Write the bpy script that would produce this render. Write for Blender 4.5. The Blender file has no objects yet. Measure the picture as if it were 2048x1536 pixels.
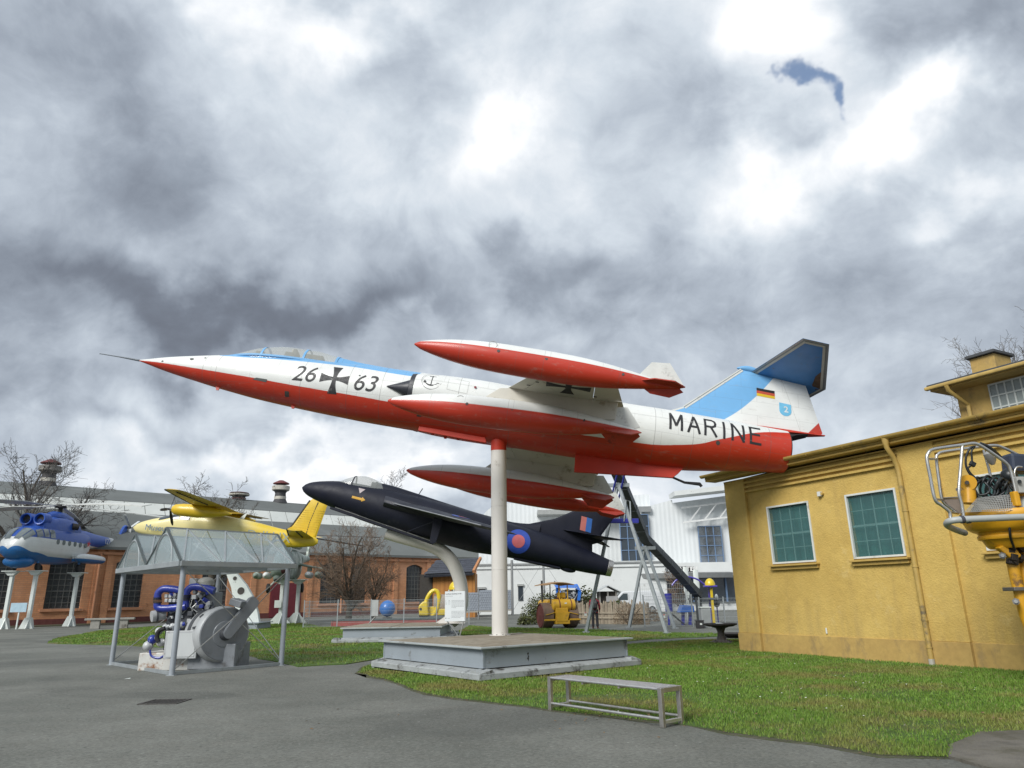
import bpy, bmesh, math, random
import numpy as np
from mathutils import Vector, Matrix, Euler, noise
random.seed(7)
SC = bpy.context.scene
COL = SC.collection
R = math.radians

# ------------------------------------------------------------------ camera
CAM_H, F_PX, PITCH, ROLL = 1.5, 1420.0, R(16.8), R(1.0)
f0 = Vector((0, math.cos(PITCH), math.sin(PITCH)))
u0 = Vector((0, -math.sin(PITCH), math.cos(PITCH)))
r0 = Vector((1, 0, 0))
cu = u0*math.cos(ROLL) + r0*math.sin(ROLL)
cr = r0*math.cos(ROLL) - u0*math.sin(ROLL)
CP = Vector((0, 0, CAM_H))
cam = bpy.data.cameras.new('camera')
cam.sensor_width = 36
cam.lens = 36*F_PX/2048
cam.clip_end = 3000
camo = bpy.data.objects.new('camera', cam)
COL.objects.link(camo)
m = Matrix((cr, cu, -f0)).transposed().to_4x4()
m.translation = CP
camo.matrix_world = m
SC.camera = camo
SC.view_settings.view_transform = 'Standard'
SC.view_settings.look = 'None'
SC.view_settings.exposure = 0.42
SC.view_settings.gamma = 1
SC.view_settings.use_curve_mapping = False

def ray(px, py): return f0 + cr*((px-1024)/F_PX) + cu*((768-py)/F_PX)
def G(px, py, z=0.0):                      # the point of the level z seen at a pixel of the photograph
    d = ray(px, py); return CP + d*((z-CAM_H)/d.z)
def A(px, py, Y):                          # the point at distance Y along the ground seen at a pixel
    d = ray(px, py); return CP + d*(Y/d.y)
def PL(px, py, p, n):                      # the point of a plane seen at a pixel
    d = ray(px, py); return CP + d*((Vector(p)-CP).dot(n)/d.dot(n))

# ------------------------------------------------------------------ node helper
class NT:
    def __init__(s, tree): s.t = tree; s.n = tree.nodes; s.l = tree.links
    def node(s, t, **k):
        n = s.n.new(t)
        for a, b in k.items(): setattr(n, a, b)
        return n
    def put(s, sock, v):
        if hasattr(v, 'bl_idname') or isinstance(v, bpy.types.NodeSocket): s.l.new(v, sock)
        else: sock.default_value = v
    def math(s, op, a, b=None, c=None, clamp=False):
        n = s.node('ShaderNodeMath', operation=op, use_clamp=clamp)
        s.put(n.inputs[0], a)
        if b is not None: s.put(n.inputs[1], b)
        if c is not None: s.put(n.inputs[2], c)
        return n.outputs[0]
    def vmath(s, op, a, b=None, scale=None):
        n = s.node('ShaderNodeVectorMath', operation=op)
        s.put(n.inputs[0], a)
        if b is not None: s.put(n.inputs[1], b)
        if scale is not None: s.put(n.inputs['Scale'], scale)
        return n.outputs['Value'] if op in ('DOT_PRODUCT', 'LENGTH') else n.outputs[0]
    def mix(s, fac, a, b, mode='MIX'):
        n = s.node('ShaderNodeMix', data_type='RGBA', blend_type=mode)
        s.put(n.inputs[0], fac); s.put(n.inputs[6], c4(a)); s.put(n.inputs[7], c4(b))
        return n.outputs[2]
    def noise(s, vec, scale, detail=4, rough=.55, dist=0, dim='3D'):
        n = s.node('ShaderNodeTexNoise', noise_dimensions=dim)
        if vec is not None: s.put(n.inputs['Vector'], vec)
        n.inputs['Scale'].default_value = scale; n.inputs['Detail'].default_value = detail
        n.inputs['Roughness'].default_value = rough; n.inputs['Distortion'].default_value = dist
        return n.outputs[0]
    def ramp(s, fac, stops, interp='LINEAR'):
        n = s.node('ShaderNodeValToRGB'); cr_ = n.color_ramp; cr_.interpolation = interp
        while len(cr_.elements) < len(stops): cr_.elements.new(.5)
        for e, (p, c) in zip(cr_.elements, stops):
            e.position = p; e.color = c4(c) if not isinstance(c, (int, float)) else (c, c, c, 1)
        s.put(n.inputs[0], fac); return n.outputs[0]
    def mapr(s, v, a, b, c=0., d=1., smooth=True):
        n = s.node('ShaderNodeMapRange', interpolation_type='SMOOTHSTEP' if smooth else 'LINEAR')
        for i, x in enumerate((v, a, b, c, d)): s.put(n.inputs[i], x)
        return n.outputs[0]
    def xyz(s, v):
        n = s.node('ShaderNodeSeparateXYZ'); s.put(n.inputs[0], v); return n.outputs
    def comb(s, x, y, z):
        n = s.node('ShaderNodeCombineXYZ'); s.put(n.inputs[0], x); s.put(n.inputs[1], y); s.put(n.inputs[2], z)
        return n.outputs[0]
def c4(c):
    if isinstance(c, (tuple, list)) and len(c) == 3: return (c[0], c[1], c[2], 1)
    return c

# ------------------------------------------------------------------ world: broken cloud over a pale blue sky
SUN_AZ, SUN_EL = R(-146), R(38)
W = bpy.data.worlds.new('World'); SC.world = W; W.use_nodes = True
wt = NT(W.node_tree); W.node_tree.nodes.clear()
sky = wt.node('ShaderNodeTexSky', sky_type='NISHITA', sun_disc=False)
sky.sun_elevation = SUN_EL; sky.sun_rotation = SUN_AZ
tc = wt.node('ShaderNodeTexCoord').outputs['Generated']
dirv = wt.vmath('NORMALIZE', tc)
dx, dy, dz = wt.xyz(dirv)
zc = wt.math('MAXIMUM', dz, 0.0)
den = wt.math('ADD', zc, 0.75)
base = wt.comb(wt.math('DIVIDE', dx, den), wt.math('DIVIDE', dy, den), 0.0)
w1 = wt.node('ShaderNodeTexNoise'); wt.put(w1.inputs['Vector'], base); w1.inputs['Scale'].default_value = 2.6; w1.inputs['Detail'].default_value = 4
warp = wt.vmath('ADD', base, wt.vmath('SCALE', wt.vmath('SUBTRACT', w1.outputs['Color'], (.5, .5, .5)), scale=.34))
n_big = wt.noise(warp, 2.3, 8, .57)
n_mid = wt.noise(wt.vmath('ADD', warp, (3.1, 7.7, 0)), 6.0, 7, .6)
n_fin = wt.noise(wt.vmath('ADD', dirv, (1.7, .3, 5.1)), 11, 6, .6, .3)
# the clouds of the day: (azimuth, elevation, half widths in degrees, brighter + / darker -)
AZ = wt.math('ARCTAN2', dx, dy); EL = wt.math('ARCSINE', dz)
wob = wt.vmath('SUBTRACT', w1.outputs['Color'], (.5, .5, .5)); wx, wy, wz_ = wt.xyz(wob)
n2 = wt.node('ShaderNodeTexNoise'); wt.put(n2.inputs['Vector'], dirv); n2.inputs['Scale'].default_value = 7; n2.inputs['Detail'].default_value = 5
w2x, w2y, _ = wt.xyz(wt.vmath('SUBTRACT', n2.outputs['Color'], (.5, .5, .5)))
AZw = wt.math('ADD', AZ, wt.math('ADD', wt.math('MULTIPLY', wx, .34), wt.math('MULTIPLY', w2x, .34)))
ELw = wt.math('ADD', EL, wt.math('ADD', wt.math('MULTIPLY', wy, .26), wt.math('MULTIPLY', w2y, .28)))
CLOUDS = []   # filled from the table below
CLOUDS = [(1.9, 43.6, 27.0, 2.8, 0.07), (20.9, 28.6, 14.6, 5.6, 0.06), (-17.8, 41.8, 7.0, 3.1, 0.36), (-12.3, 43.4, 3.4, 2.8, 0.15), (-25.2, 40.8, 1.7, 1.8, 0.2), (-30.9, 40.6, 6.3, 1.7, -0.08), (-36.6, 36.3, 6.9, 3.7, -0.22), (-32.1, 31.2, 8.8, 3.5, -0.1), (-34.4, 21.0, 11.1, 3.3, -0.24), (-24.3, 21.7, 11.8, 2.6, -0.22), (-16.9, 21.0, 10.8, 1.7, -0.2), (-27.6, 25.2, 5.2, 3.1, 0.1), (-0.7, 38.6, 4.5, 2.9, 0.32), (4.9, 43.1, 8.7, 2.2, -0.02), (-9.3, 40.7, 3.4, 2.6, -0.05), (13.6, 39.0, 6.6, 3.6, 0.02), (17.7, 36.0, 4.6, 2.0, -0.1), (30.4, 31.8, 6.2, 3.5, 0.45), (25.7, 39.7, 4.6, 4.1, 0.34), (23.7, 31.3, 4.8, 2.7, 0.3), (34.9, 32.7, 3.4, 1.8, 0.22), (34.3, 25.5, 3.3, 1.6, 0.25), (34.2, 37.5, 3.8, 2.0, -0.12), (40.1, 35.2, 3.5, 2.2, -0.2), (-5.3, 30.2, 14.9, 5.9, -0.02), (7.9, 25.6, 6.8, 3.1, -0.22), (-7.4, 23.5, 6.1, 2.7, -0.2), (1.8, 26.7, 3.1, 2.3, -0.2), (25.8, 22.5, 8.5, 4.3, 0.04), (20.9, 28.6, 4.2, 2.1, 0.12), (33.7, 19.4, 4.5, 2.7, 0.05), (-14.5, 34.4, 7.2, 3.1, 0.1), (-6.3, 33.9, 4.2, 2.5, 0.1), (-17.0, 12.1, 7.4, 1.2, 0.36), (-6.0, 11.5, 4.5, 1.0, 0.26), (-28.9, 9.2, 5.6, 1.4, 0.12), (-35.0, 15.4, 3.6, 2.0, -0.12), (-27.0, 14.7, 4.2, 1.4, -0.12), (-31.9, 12.7, 3.8, 1.0, 0.05), (8.9, 8.1, 9.5, 2.3, 0.2), (-13.1, 10.3, 12.0, 1.2, 0.12), (13.9, 21.1, 5.9, 2.3, -0.02), (-21.1, 15.6, 4.5, 1.5, 0.08)]
HOLES = [(25.5, 35.9, 0.9, 1.1)]
tot = 0.0
for (a, e, sa, se, amp) in CLOUDS:
    q1 = wt.math('DIVIDE', wt.math('SUBTRACT', AZw, R(a)), R(sa)); q2 = wt.math('DIVIDE', wt.math('SUBTRACT', ELw, R(e)), R(se))
    qq = wt.math('ADD', wt.math('MULTIPLY', q1, q1), wt.math('MULTIPLY', q2, q2))
    g = wt.math('MULTIPLY', wt.math('EXPONENT', wt.math('MULTIPLY', qq, -1.0)), amp)
    tot = g if isinstance(tot, float) else wt.math('ADD', tot, g)
lum = wt.math('ADD', wt.math('MULTIPLY', wt.math('SUBTRACT', n_big, .5), 1.0), wt.math('MULTIPLY', wt.math('SUBTRACT', n_mid, .5), .62))
lum = wt.math('ADD', lum, wt.math('MULTIPLY', wt.math('SUBTRACT', n_fin, .5), .26))
lum = wt.math('ADD', wt.math('ADD', lum, .615), tot)
ccol = wt.ramp(lum, [(0.0, (.105, .117, .145)), (.22, (.152, .174, .214)), (.42, (.25, .285, .338)), (.58, (.37, .415, .475)), (.72, (.50, .55, .605)), (.88, (.66, .69, .725)), (1.05, (.80, .81, .82))])
# openings in the cloud show the sky itself
hole = 0.0
for (a, e, sa, se) in HOLES:
    q1 = wt.math('DIVIDE', wt.math('SUBTRACT', AZw, R(a)), R(sa)); q2 = wt.math('DIVIDE', wt.math('SUBTRACT', ELw, R(e)), R(se))
    g = wt.math('EXPONENT', wt.math('MULTIPLY', wt.math('ADD', wt.math('MULTIPLY', q1, q1), wt.math('MULTIPLY', q2, q2)), -1.0))
    hole = g if isinstance(hole, float) else wt.math('ADD', hole, g)
hole = wt.math('MULTIPLY', wt.mapr(hole, .12, .95), .9)
cs = wt.vmath('SCALE', ccol, scale=1/.12)
skyc = wt.mix(hole, cs, sky.outputs[0])
bg = wt.node('ShaderNodeBackground'); bg.inputs[1].default_value = 0.12
wt.put(bg.inputs[0], skyc)
wo = wt.node('ShaderNodeOutputWorld'); wt.l.new(bg.outputs[0], wo.inputs[0])

sun = bpy.data.lights.new('sun', 'SUN'); sun.energy = 2.8; sun.angle = R(28); sun.color = (1, .98, .94)
suno = bpy.data.objects.new('sun', sun); COL.objects.link(suno)
suno.rotation_euler = Vector((math.sin(SUN_AZ)*math.cos(SUN_EL), math.cos(SUN_AZ)*math.cos(SUN_EL), math.sin(SUN_EL))).to_track_quat('Z', 'Y').to_euler()

# ------------------------------------------------------------------ materials
MATS = {}
def mat(name, col, rough=.5, metal=0., var=.12, vscale=3., bump=0., bscale=40., dirt=0., dirtcol=(.09, .08, .065), dscale=1.5, coat=0., spec=.5, fine=0.):
    if name in MATS: return MATS[name]
    m = bpy.data.materials.new(name); m.use_nodes = True
    t = NT(m.node_tree); b = t.n['Principled BSDF']
    co = t.node('ShaderNodeTexCoord').outputs['Object']
    c = c4(col)
    if var > 0:
        nz = t.noise(co, vscale, 5, .6)
        f = t.mapr(nz, .3, .7, 1-var, 1+var, False)
        c = t.vmath('SCALE', c[:3], scale=f)
    if fine > 0:
        nf = t.noise(co, bscale*1.5, 3, .7)
        c = t.vmath('SCALE', c if not isinstance(c, tuple) else c[:3], scale=t.mapr(nf, .25, .75, 1-fine, 1+fine, False))
    if dirt > 0:
        nd = t.noise(co, dscale, 8, .68)
        c = t.mix(t.mapr(nd, .62-dirt*.25, .74-dirt*.12), c, dirtcol)
    t.put(b.inputs['Base Color'], c)
    rr = t.mapr(t.noise(co, vscale*2.3, 4), .3, .7, max(.04, rough-.1), min(1, rough+.1), False)
    t.put(b.inputs['Roughness'], rr); b.inputs['Metallic'].default_value = metal
    b.inputs['Coat Weight'].default_value = coat; b.inputs['Specular IOR Level'].default_value = spec
    if bump > 0:
        bn = t.node('ShaderNodeBump'); bn.inputs['Strength'].default_value = min(1, bump); bn.inputs['Distance'].default_value = .02
        t.put(bn.inputs['Height'], t.noise(co, bscale, 5, .65)); t.put(b.inputs['Normal'], bn.outputs[0])
    MATS[name] = m; return m
def matfn(name, fn, rough=.5, metal=0., bumpfn=None, bstr=.5, bdist=.01, coat=0.):
    """a material whose colour socket comes from fn(t, object coordinates)"""
    m = bpy.data.materials.new(name); m.use_nodes = True
    t = NT(m.node_tree); b = t.n['Principled BSDF']
    co = t.node('ShaderNodeTexCoord').outputs['Object']
    t.put(b.inputs['Base Color'], fn(t, co)); b.inputs['Roughness'].default_value = rough; b.inputs['Metallic'].default_value = metal
    b.inputs['Coat Weight'].default_value = coat
    if bumpfn:
        bn = t.node('ShaderNodeBump'); bn.inputs['Strength'].default_value = bstr; bn.inputs['Distance'].default_value = bdist
        t.put(bn.inputs['Height'], bumpfn(t, co)); t.put(b.inputs['Normal'], bn.outputs[0])
    MATS[name] = m; return m
def glass(name, tint=(.8, .86, .88), alpha=.3, rough=.05):
    m = bpy.data.materials.new(name); m.use_nodes = True
    t = NT(m.node_tree); b = t.n['Principled BSDF']
    b.inputs['Base Color'].default_value = c4(tint); b.inputs['Roughness'].default_value = rough
    b.inputs['Alpha'].default_value = alpha; b.inputs['Specular IOR Level'].default_value = .7
    MATS[name] = m; return m

# ------------------------------------------------------------------ mesh builder
class MB:
    def __init__(s): s.v = []; s.f = []
    def add(s, vs, fs):
        o = len(s.v); s.v += [tuple(p) for p in vs]; s.f += [tuple(i+o for i in f) for f in fs]; return s
    def box(s, c, sz, rot=None):
        x, y, z = sz[0]/2, sz[1]/2, sz[2]/2
        P = [Vector(p) for p in ((-x,-y,-z),(x,-y,-z),(x,y,-z),(-x,y,-z),(-x,-y,z),(x,-y,z),(x,y,z),(-x,y,z))]
        if rot is not None: P = [rot @ p for p in P]
        c = Vector(c)
        return s.add([p+c for p in P], [(0,3,2,1),(4,5,6,7),(0,1,5,4),(1,2,6,5),(2,3,7,6),(3,0,4,7)])
    def beam(s, p0, p1, w, h, up=(0, 0, 1)):
        p0 = Vector(p0); p1 = Vector(p1); d = (p1-p0); L = d.length
        if L < 1e-6: return s
        d /= L; up = Vector(up)
        if abs(d.dot(up)) > .98: up = Vector((1, 0, 0))
        sd = d.cross(up).normalized(); u = sd.cross(d)
        rot = Matrix((d, -sd, u)).transposed()
        return s.box((p0+p1)/2, (L, w, h), rot)
    def loft(s, rings, cap0=True, cap1=True, closed=True):
        n = len(rings[0]); vs = [p for r in rings for p in r]; fs = []
        for i in range(len(rings)-1):
            for j in range(n if closed else n-1):
                k = (j+1) % n
                fs.append((i*n+j, i*n+k, (i+1)*n+k, (i+1)*n+j))
        if cap0: fs.append(tuple(range(n-1, -1, -1)))
        if cap1: fs.append(tuple((len(rings)-1)*n+j for j in range(n)))
        return s.add(vs, fs)
    def tube(s, pts, r, n=8, cap=True, closed=False):
        pts = [Vector(p) for p in pts]; N = len(pts)
        rs = r if isinstance(r, (list, tuple)) else [r]*N
        t = []
        for i in range(N):
            a = pts[i-1] if (i > 0 or closed) else pts[i]; b = pts[(i+1) % N] if (i < N-1 or closed) else pts[i]
            t.append((b-a).normalized())
        u = t[0].orthogonal().normalized(); rings = []
        for i in range(N):
            u = (u - t[i]*u.dot(t[i]))
            u = u.normalized() if u.length > 1e-6 else t[i].orthogonal().normalized()
            w = t[i].cross(u)
            rings.append([pts[i] + (u*math.cos(2*math.pi*k/n) + w*math.sin(2*math.pi*k/n))*rs[i] for k in range(n)])
        if closed: rings.append(rings[0]); cap = False
        return s.loft(rings, cap, cap)
    def cyl(s, p0, p1, r0, r1=None, n=16, cap=True):
        return s.tube([p0, p1], [r0, r0 if r1 is None else r1], n, cap)
    def lathe(s, prof, o=(0, 0, 0), ax=(0, 0, 1), n=24, cap=True):
        """profile of (distance along the axis, radius)"""
        o = Vector(o); ax = Vector(ax).normalized(); u = ax.orthogonal().normalized(); w = ax.cross(u)
        rings = [[o + ax*a + (u*math.cos(2*math.pi*k/n) + w*math.sin(2*math.pi*k/n))*max(r, 1e-4) for k in range(n)] for a, r in prof]
        return s.loft(rings, cap, cap)
    def prism(s, poly, o, ux, uy, t):
        """polygon in the plane (ux, uy) at o, thickened by t either side of it"""
        o = Vector(o); ux = Vector(ux); uy = Vector(uy); nn = ux.cross(uy).normalized()
        a = [o + ux*x + uy*y + nn*t for x, y in poly]; b = [o + ux*x + uy*y - nn*t for x, y in poly]; n = len(poly)
        area = sum(poly[i][0]*poly[(i+1) % n][1]-poly[(i+1) % n][0]*poly[i][1] for i in range(n))
        fs = [tuple(range(n)), tuple(range(2*n-1, n-1, -1))] + [(i, n+i, n+(i+1) % n, (i+1) % n) for i in range(n)]
        if area < 0: fs = [tuple(reversed(f)) for f in fs]
        return s.add(a+b, fs)
    def ball(s, c, r, nu=20, nv=12, lo=-90, hi=90):
        c = Vector(c); r = r if isinstance(r, (tuple, list)) else (r, r, r); rings = []
        for i in range(nv+1):
            th = R(lo+(hi-lo)*i/nv); q = max(math.cos(th), .002)
            rings.append([c + Vector((r[0]*q*math.cos(2*math.pi*k/nu), r[1]*q*math.sin(2*math.pi*k/nu), r[2]*math.sin(th))) for k in range(nu)])
        return s.loft(rings)
    def mirror_y(s):
        o = len(s.v); s.v += [(x, -y, z) for x, y, z in s.v]; s.f += [tuple(i+o for i in reversed(f)) for f in s.f]; return s
    def build(s, name, m, parent=None, smooth=30, bevel=0, fix=True):
        me = bpy.data.meshes.new(name); me.from_pydata(s.v, [], s.f)
        if fix:
            bm = bmesh.new(); bm.from_mesh(me); bmesh.ops.recalc_face_normals(bm, faces=bm.faces); bm.to_mesh(me); bm.free()
        return put(name, me, m, parent, smooth, bevel)
def put(name, me, m, parent=None, smooth=30, bevel=0):
    if m is not None: me.materials.append(m)
    if smooth:
        for p in me.polygons: p.use_smooth = True
        me.set_sharp_from_angle(angle=R(smooth))
    o = bpy.data.objects.new(name, me); COL.objects.link(o)
    if parent is not None: o.parent = parent
    if bevel:
        b = o.modifiers.new('bevel', 'BEVEL'); b.width = bevel; b.segments = 2; b.limit_method = 'ANGLE'; b.angle_limit = R(40)
        b.harden_normals = False
    return o
def tag(o, label=None, cat=None, group=None, kind=None):
    if label: o['label'] = label
    if cat: o['category'] = cat
    if group: o['group'] = group
    if kind: o['kind'] = kind
    return o
def thing(name, label, cat, loc=(0, 0, 0), rz=0., group=None, mtx=None):
    o = bpy.data.objects.new(name, None); COL.objects.link(o); o.empty_display_size = .3
    if mtx is not None: o.matrix_world = mtx
    else: o.location = loc; o.rotation_euler = (0, 0, rz)
    return tag(o, label, cat, group)
def copy_tree(o, parent=None):
    c = o.copy(); COL.objects.link(c)
    if parent is not None: c.parent = parent
    for ch in list(o.children): copy_tree(ch, c)
    return c
def frame(o, ux, uz=(0, 0, 1)):
    """matrix whose x axis runs along ux and z along uz"""
    ux = Vector(ux).normalized(); uz = Vector(uz); uy = uz.cross(ux).normalized(); uz = ux.cross(uy)
    m = Matrix((ux, uy, uz)).transposed().to_4x4(); m.translation = Vector(o); return m
def text_mesh(body, size, depth=.004, shear=0., offset=0., space=1., align='CENTER'):
    cu_ = bpy.data.curves.new('t', 'FONT'); cu_.body = body; cu_.size = size; cu_.extrude = depth; cu_.shear = shear
    cu_.offset = offset; cu_.space_character = space; cu_.align_x = align; cu_.align_y = 'CENTER'; cu_.resolution_u = 4
    ob = bpy.data.objects.new('t', cu_); COL.objects.link(ob)
    dg = bpy.context.evaluated_depsgraph_get()
    me = bpy.data.meshes.new_from_object(ob.evaluated_get(dg)); bpy.data.objects.remove(ob); bpy.data.curves.remove(cu_)
    me.materials.clear(); return me
def pchip(xs, ys):
    xs = np.array(xs, float); ys = np.array(ys, float); h = np.diff(xs); d = np.diff(ys)/h; mm = np.zeros_like(ys)
    for i in range(1, len(xs)-1):
        if d[i-1]*d[i] > 0: mm[i] = 2*d[i-1]*d[i]/(d[i-1]+d[i])
    mm[0], mm[-1] = d[0], d[-1]
    def f(x):
        x = min(max(x, xs[0]), xs[-1]); i = int(min(max(np.searchsorted(xs, x)-1, 0), len(xs)-2)); t = (x-xs[i])/h[i]
        return float((2*t**3-3*t*t+1)*ys[i]+(t**3-2*t*t+t)*h[i]*mm[i]+(-2*t**3+3*t*t)*ys[i+1]+(t**3-t*t)*h[i]*mm[i+1])
    return f
def arc(c, r, a0, a1, n, ux=(1, 0, 0), uy=(0, 0, 1)):
    c = Vector(c); ux = Vector(ux); uy = Vector(uy)
    return [c + ux*(r*math.cos(R(a0+(a1-a0)*i/n))) + uy*(r*math.sin(R(a0+(a1-a0)*i/n))) for i in range(n+1)]

# ================================================================== ground
def asphalt_col(t, co):
    big = t.noise(co, .35, 6, .62); mid = t.noise(co, 2.2, 6, .65); fine = t.noise(co, 140, 3, .75)
    vor = t.node('ShaderNodeTexVoronoi'); t.put(vor.inputs['Vector'], co); vor.inputs['Scale'].default_value = 95
    c = t.mix(t.mapr(big, .3, .7), (.098, .104, .090), (.168, .172, .152))
    c = t.mix(t.mapr(mid, .35, .75, 0, .5), c, (.115, .115, .098))
    crack = t.node('ShaderNodeTexVoronoi', feature='DISTANCE_TO_EDGE'); t.put(crack.inputs['Vector'], t.vmath('ADD', co, t.vmath('SCALE', t.comb(mid, big, 0), scale=1.4))); crack.inputs['Scale'].default_value = .28
    c = t.mix(t.math('MULTIPLY', t.mapr(crack.outputs['Distance'], .004, .0, 0, .55), t.mapr(big, .45, .6)), c, (.05, .05, .045))
    patch = t.noise(t.vmath('ADD', co, (9, 4, 0)), .16, 3, .5, .6)
    c = t.mix(t.mapr(patch, .54, .60, 0, .5), c, (.066, .070, .062)); c = t.mix(t.mapr(t.noise(t.vmath('MULTIPLY', co, (.5, 2.0, 1)), .7, 6, .7), .55, .72, 0, .45), c, (.155, .152, .132))
    sp = t.mapr(fine, .35, .72, .74, 1.3, False)
    v2 = t.node('ShaderNodeTexVoronoi'); t.put(v2.inputs['Vector'], co); v2.inputs['Scale'].default_value = 34
    g2 = t.noise(co, 22, 3, .8)
    c = t.vmath('SCALE', t.vmath('SCALE', c, scale=sp), scale=t.math('MULTIPLY', t.mapr(v2.outputs['Color'], 0, 1, .76, 1.26, False), t.mapr(g2, .3, .7, .8, 1.2, False)))
    c = t.mix(t.mapr(v2.outputs['Color'], .94, .96, 0, .5), c, (.27, .27, .25)); c = t.mix(t.mapr(v2.outputs['Color'], .06, .04, 0, .5), c, (.04, .04, .036))
    c = t.mix(t.mapr(vor.outputs['Color'], .93, .97, 0, .55), c, (.30, .30, .28))
    return c
def asphalt_bump(t, co): return t.math('ADD', t.noise(co, 120, 3, .8), t.math('MULTIPLY', t.noise(co, 5, 4), .6))
matfn('asphalt', asphalt_col, .88, 0, asphalt_bump, .55, .008)
me = bpy.data.meshes.new('asphalt_ground')
me.from_pydata([(-400, -60, 0), (400, -60, 0), (400, 700, 0), (-400, 700, 0)], [], [(0, 1, 2, 3)])
o = put('ground', me, MATS['asphalt'], None, 0); tag(o, 'grey worn asphalt yard with fine speckle and faint cracks', None, None, 'structure')

def lawn_col(t, co):
    a = t.noise(co, .5, 5, .6); b = t.noise(co, 3.0, 5, .65); c_ = t.noise(co, 38, 4, .75)
    c = t.mix(t.mapr(b, .3, .7), (.06, .12, .018), (.10, .175, .03))
    c = t.mix(t.mapr(a, .47, .64, 0, .75), c, (.15, .12, .045))
    c = t.mix(t.mapr(c_, .55, .8, 0, .6), c, (.03, .045, .012))
    return c
matfn('lawn_soil', lawn_col, .95, 0, lambda t, co: t.noise(co, 30, 5, .8), .9, .05)
def clean(poly): return [(p.x, p.y) for p in poly]
def sub_poly(pts, step=.35, jit=.05):
    out = []
    for i in range(len(pts)):
        a = Vector(pts[i]); b = Vector(pts[(i+1) % len(pts)]); L = (b-a).length
        near = min(a.length, b.length) < 40
        n = max(1, int(L/(step if near else 3)))
        for k in range(n):
            p = a.lerp(b, k/n); q = noise.noise_vector((p.x*1.7, p.y*1.7, 3)) * (jit*2 if near else .1)
            out.append((p.x+q.x, p.y+q.y))
    return out
def sheet(name, poly, z, m, label, jit=.05):
    bm = bmesh.new(); vs = [bm.verts.new((x, y, z)) for x, y in poly]; bm.faces.new(vs)
    lo = [bm.verts.new((x, y, -.05)) for x, y in poly]
    for i in range(len(vs)):
        j = (i+1) % len(vs); bm.faces.new((vs[i], lo[i], lo[j], vs[j]))
    bmesh.ops.triangulate(bm, faces=[f for f in bm.faces if len(f.verts) > 4]); bmesh.ops.recalc_face_normals(bm, faces=bm.faces)
    me = bpy.data.meshes.new(name); bm.to_mesh(me); bm.free()
    return tag(put(name, me, m, None, 0), label, None, None, 'structure')
def gp(*pts): return [(G(x, y).x, G(x, y).y) for x, y in pts]
LAWN_R = sub_poly(gp((722, 1346), (775, 1358), (860, 1388), (960, 1403), (1060, 1413), (1100, 1419), (1180, 1428), (1290, 1440), (1372, 1450), (1480, 1467), (1640, 1489), (1760, 1508), (1880, 1513), (1905, 1490), (1960, 1466), (2090, 1462), (2200, 1450))
                  + [(12.5, 10.5), (16, 24), (10.5, 27)] + gp((1478, 1280), (1400, 1281), (1300, 1286), (1262, 1290), (1180, 1312), (760, 1325)), .4, .06)
sheet('lawn', LAWN_R, .008, MATS['lawn_soil'], 'lawn in front of the yellow building')
SOIL = matfn('edge_soil', lambda t, co: t.mix(t.mapr(t.noise(co, 14, 5, .75), .4, .6), t.mix(t.mapr(t.noise(co, 2.5, 4), .4, .6), (.065, .058, .042), (.115, .105, .078)), (.07, .085, .03)), .95, 0, lambda t, co: t.noise(co, 45, 5, .8), .9, .03)
def widen(poly, d):
    out = []; n = len(poly); ar = sum(poly[i][0]*poly[(i+1) % n][1]-poly[(i+1) % n][0]*poly[i][1] for i in range(n))
    for i in range(n):
        a, b = Vector(poly[i-1]), Vector(poly[(i+1) % n]); t_ = (b-a).normalized(); nn = Vector((t_.y, -t_.x))*(1 if ar > 0 else -1)
        p = Vector(poly[i]); k = d*(.35+.95*abs(noise.noise((p.x*1.3, p.y*1.3, 2)))+.5*noise.noise((p.x*4, p.y*4, 5))); out.append(tuple(p+nn*k))
    return out
sheet('soil_edge', widen(LAWN_R, .22), .004, SOIL, 'bare soil rim along the front lawn')
LAWN_B = sub_poly(gp((940, 1292), (1150, 1292), (1300, 1279), (1400, 1275), (1472, 1272), (1472, 1268), (1400, 1268), (1340, 1266), (1250, 1262), (1150, 1259), (1060, 1257), (980, 1255), (940, 1252), (900, 1270)), .5, .08)
sheet('lawn', LAWN_B, .02, MATS['lawn_soil'], 'narrow strip of grass behind the grey plinth')
LAWN_L = sub_poly(gp((92, 1287), (115, 1277), (200, 1262), (300, 1254), (480, 1246), (600, 1243), (640, 1254), (760, 1256), (800, 1262), (945, 1268), (930, 1280), (760, 1318), (690, 1329), (600, 1334), (520, 1318), (470, 1303), (380, 1298), (240, 1291), (150, 1289)), .5, .08)
sheet('lawn', LAWN_L, .02, MATS['lawn_soil'], 'lawn on the left round the engine shelter')
SLAB = gp((1893, 1516), (1908, 1494), (1962, 1468), (2100, 1464), (2300, 1500), (2200, 1560), (1990, 1545))
sheet('pavement', sub_poly(SLAB, .3, .02), .028, mat('grey_slab', (.15, .14, .12), .95, var=.35, vscale=3, bump=.9, bscale=40, dirt=.8, dirtcol=(.08, .075, .055), fine=.2), 'grey concrete apron at the lower right')
# dark garden soil along the brick hall is laid with the hall

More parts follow.
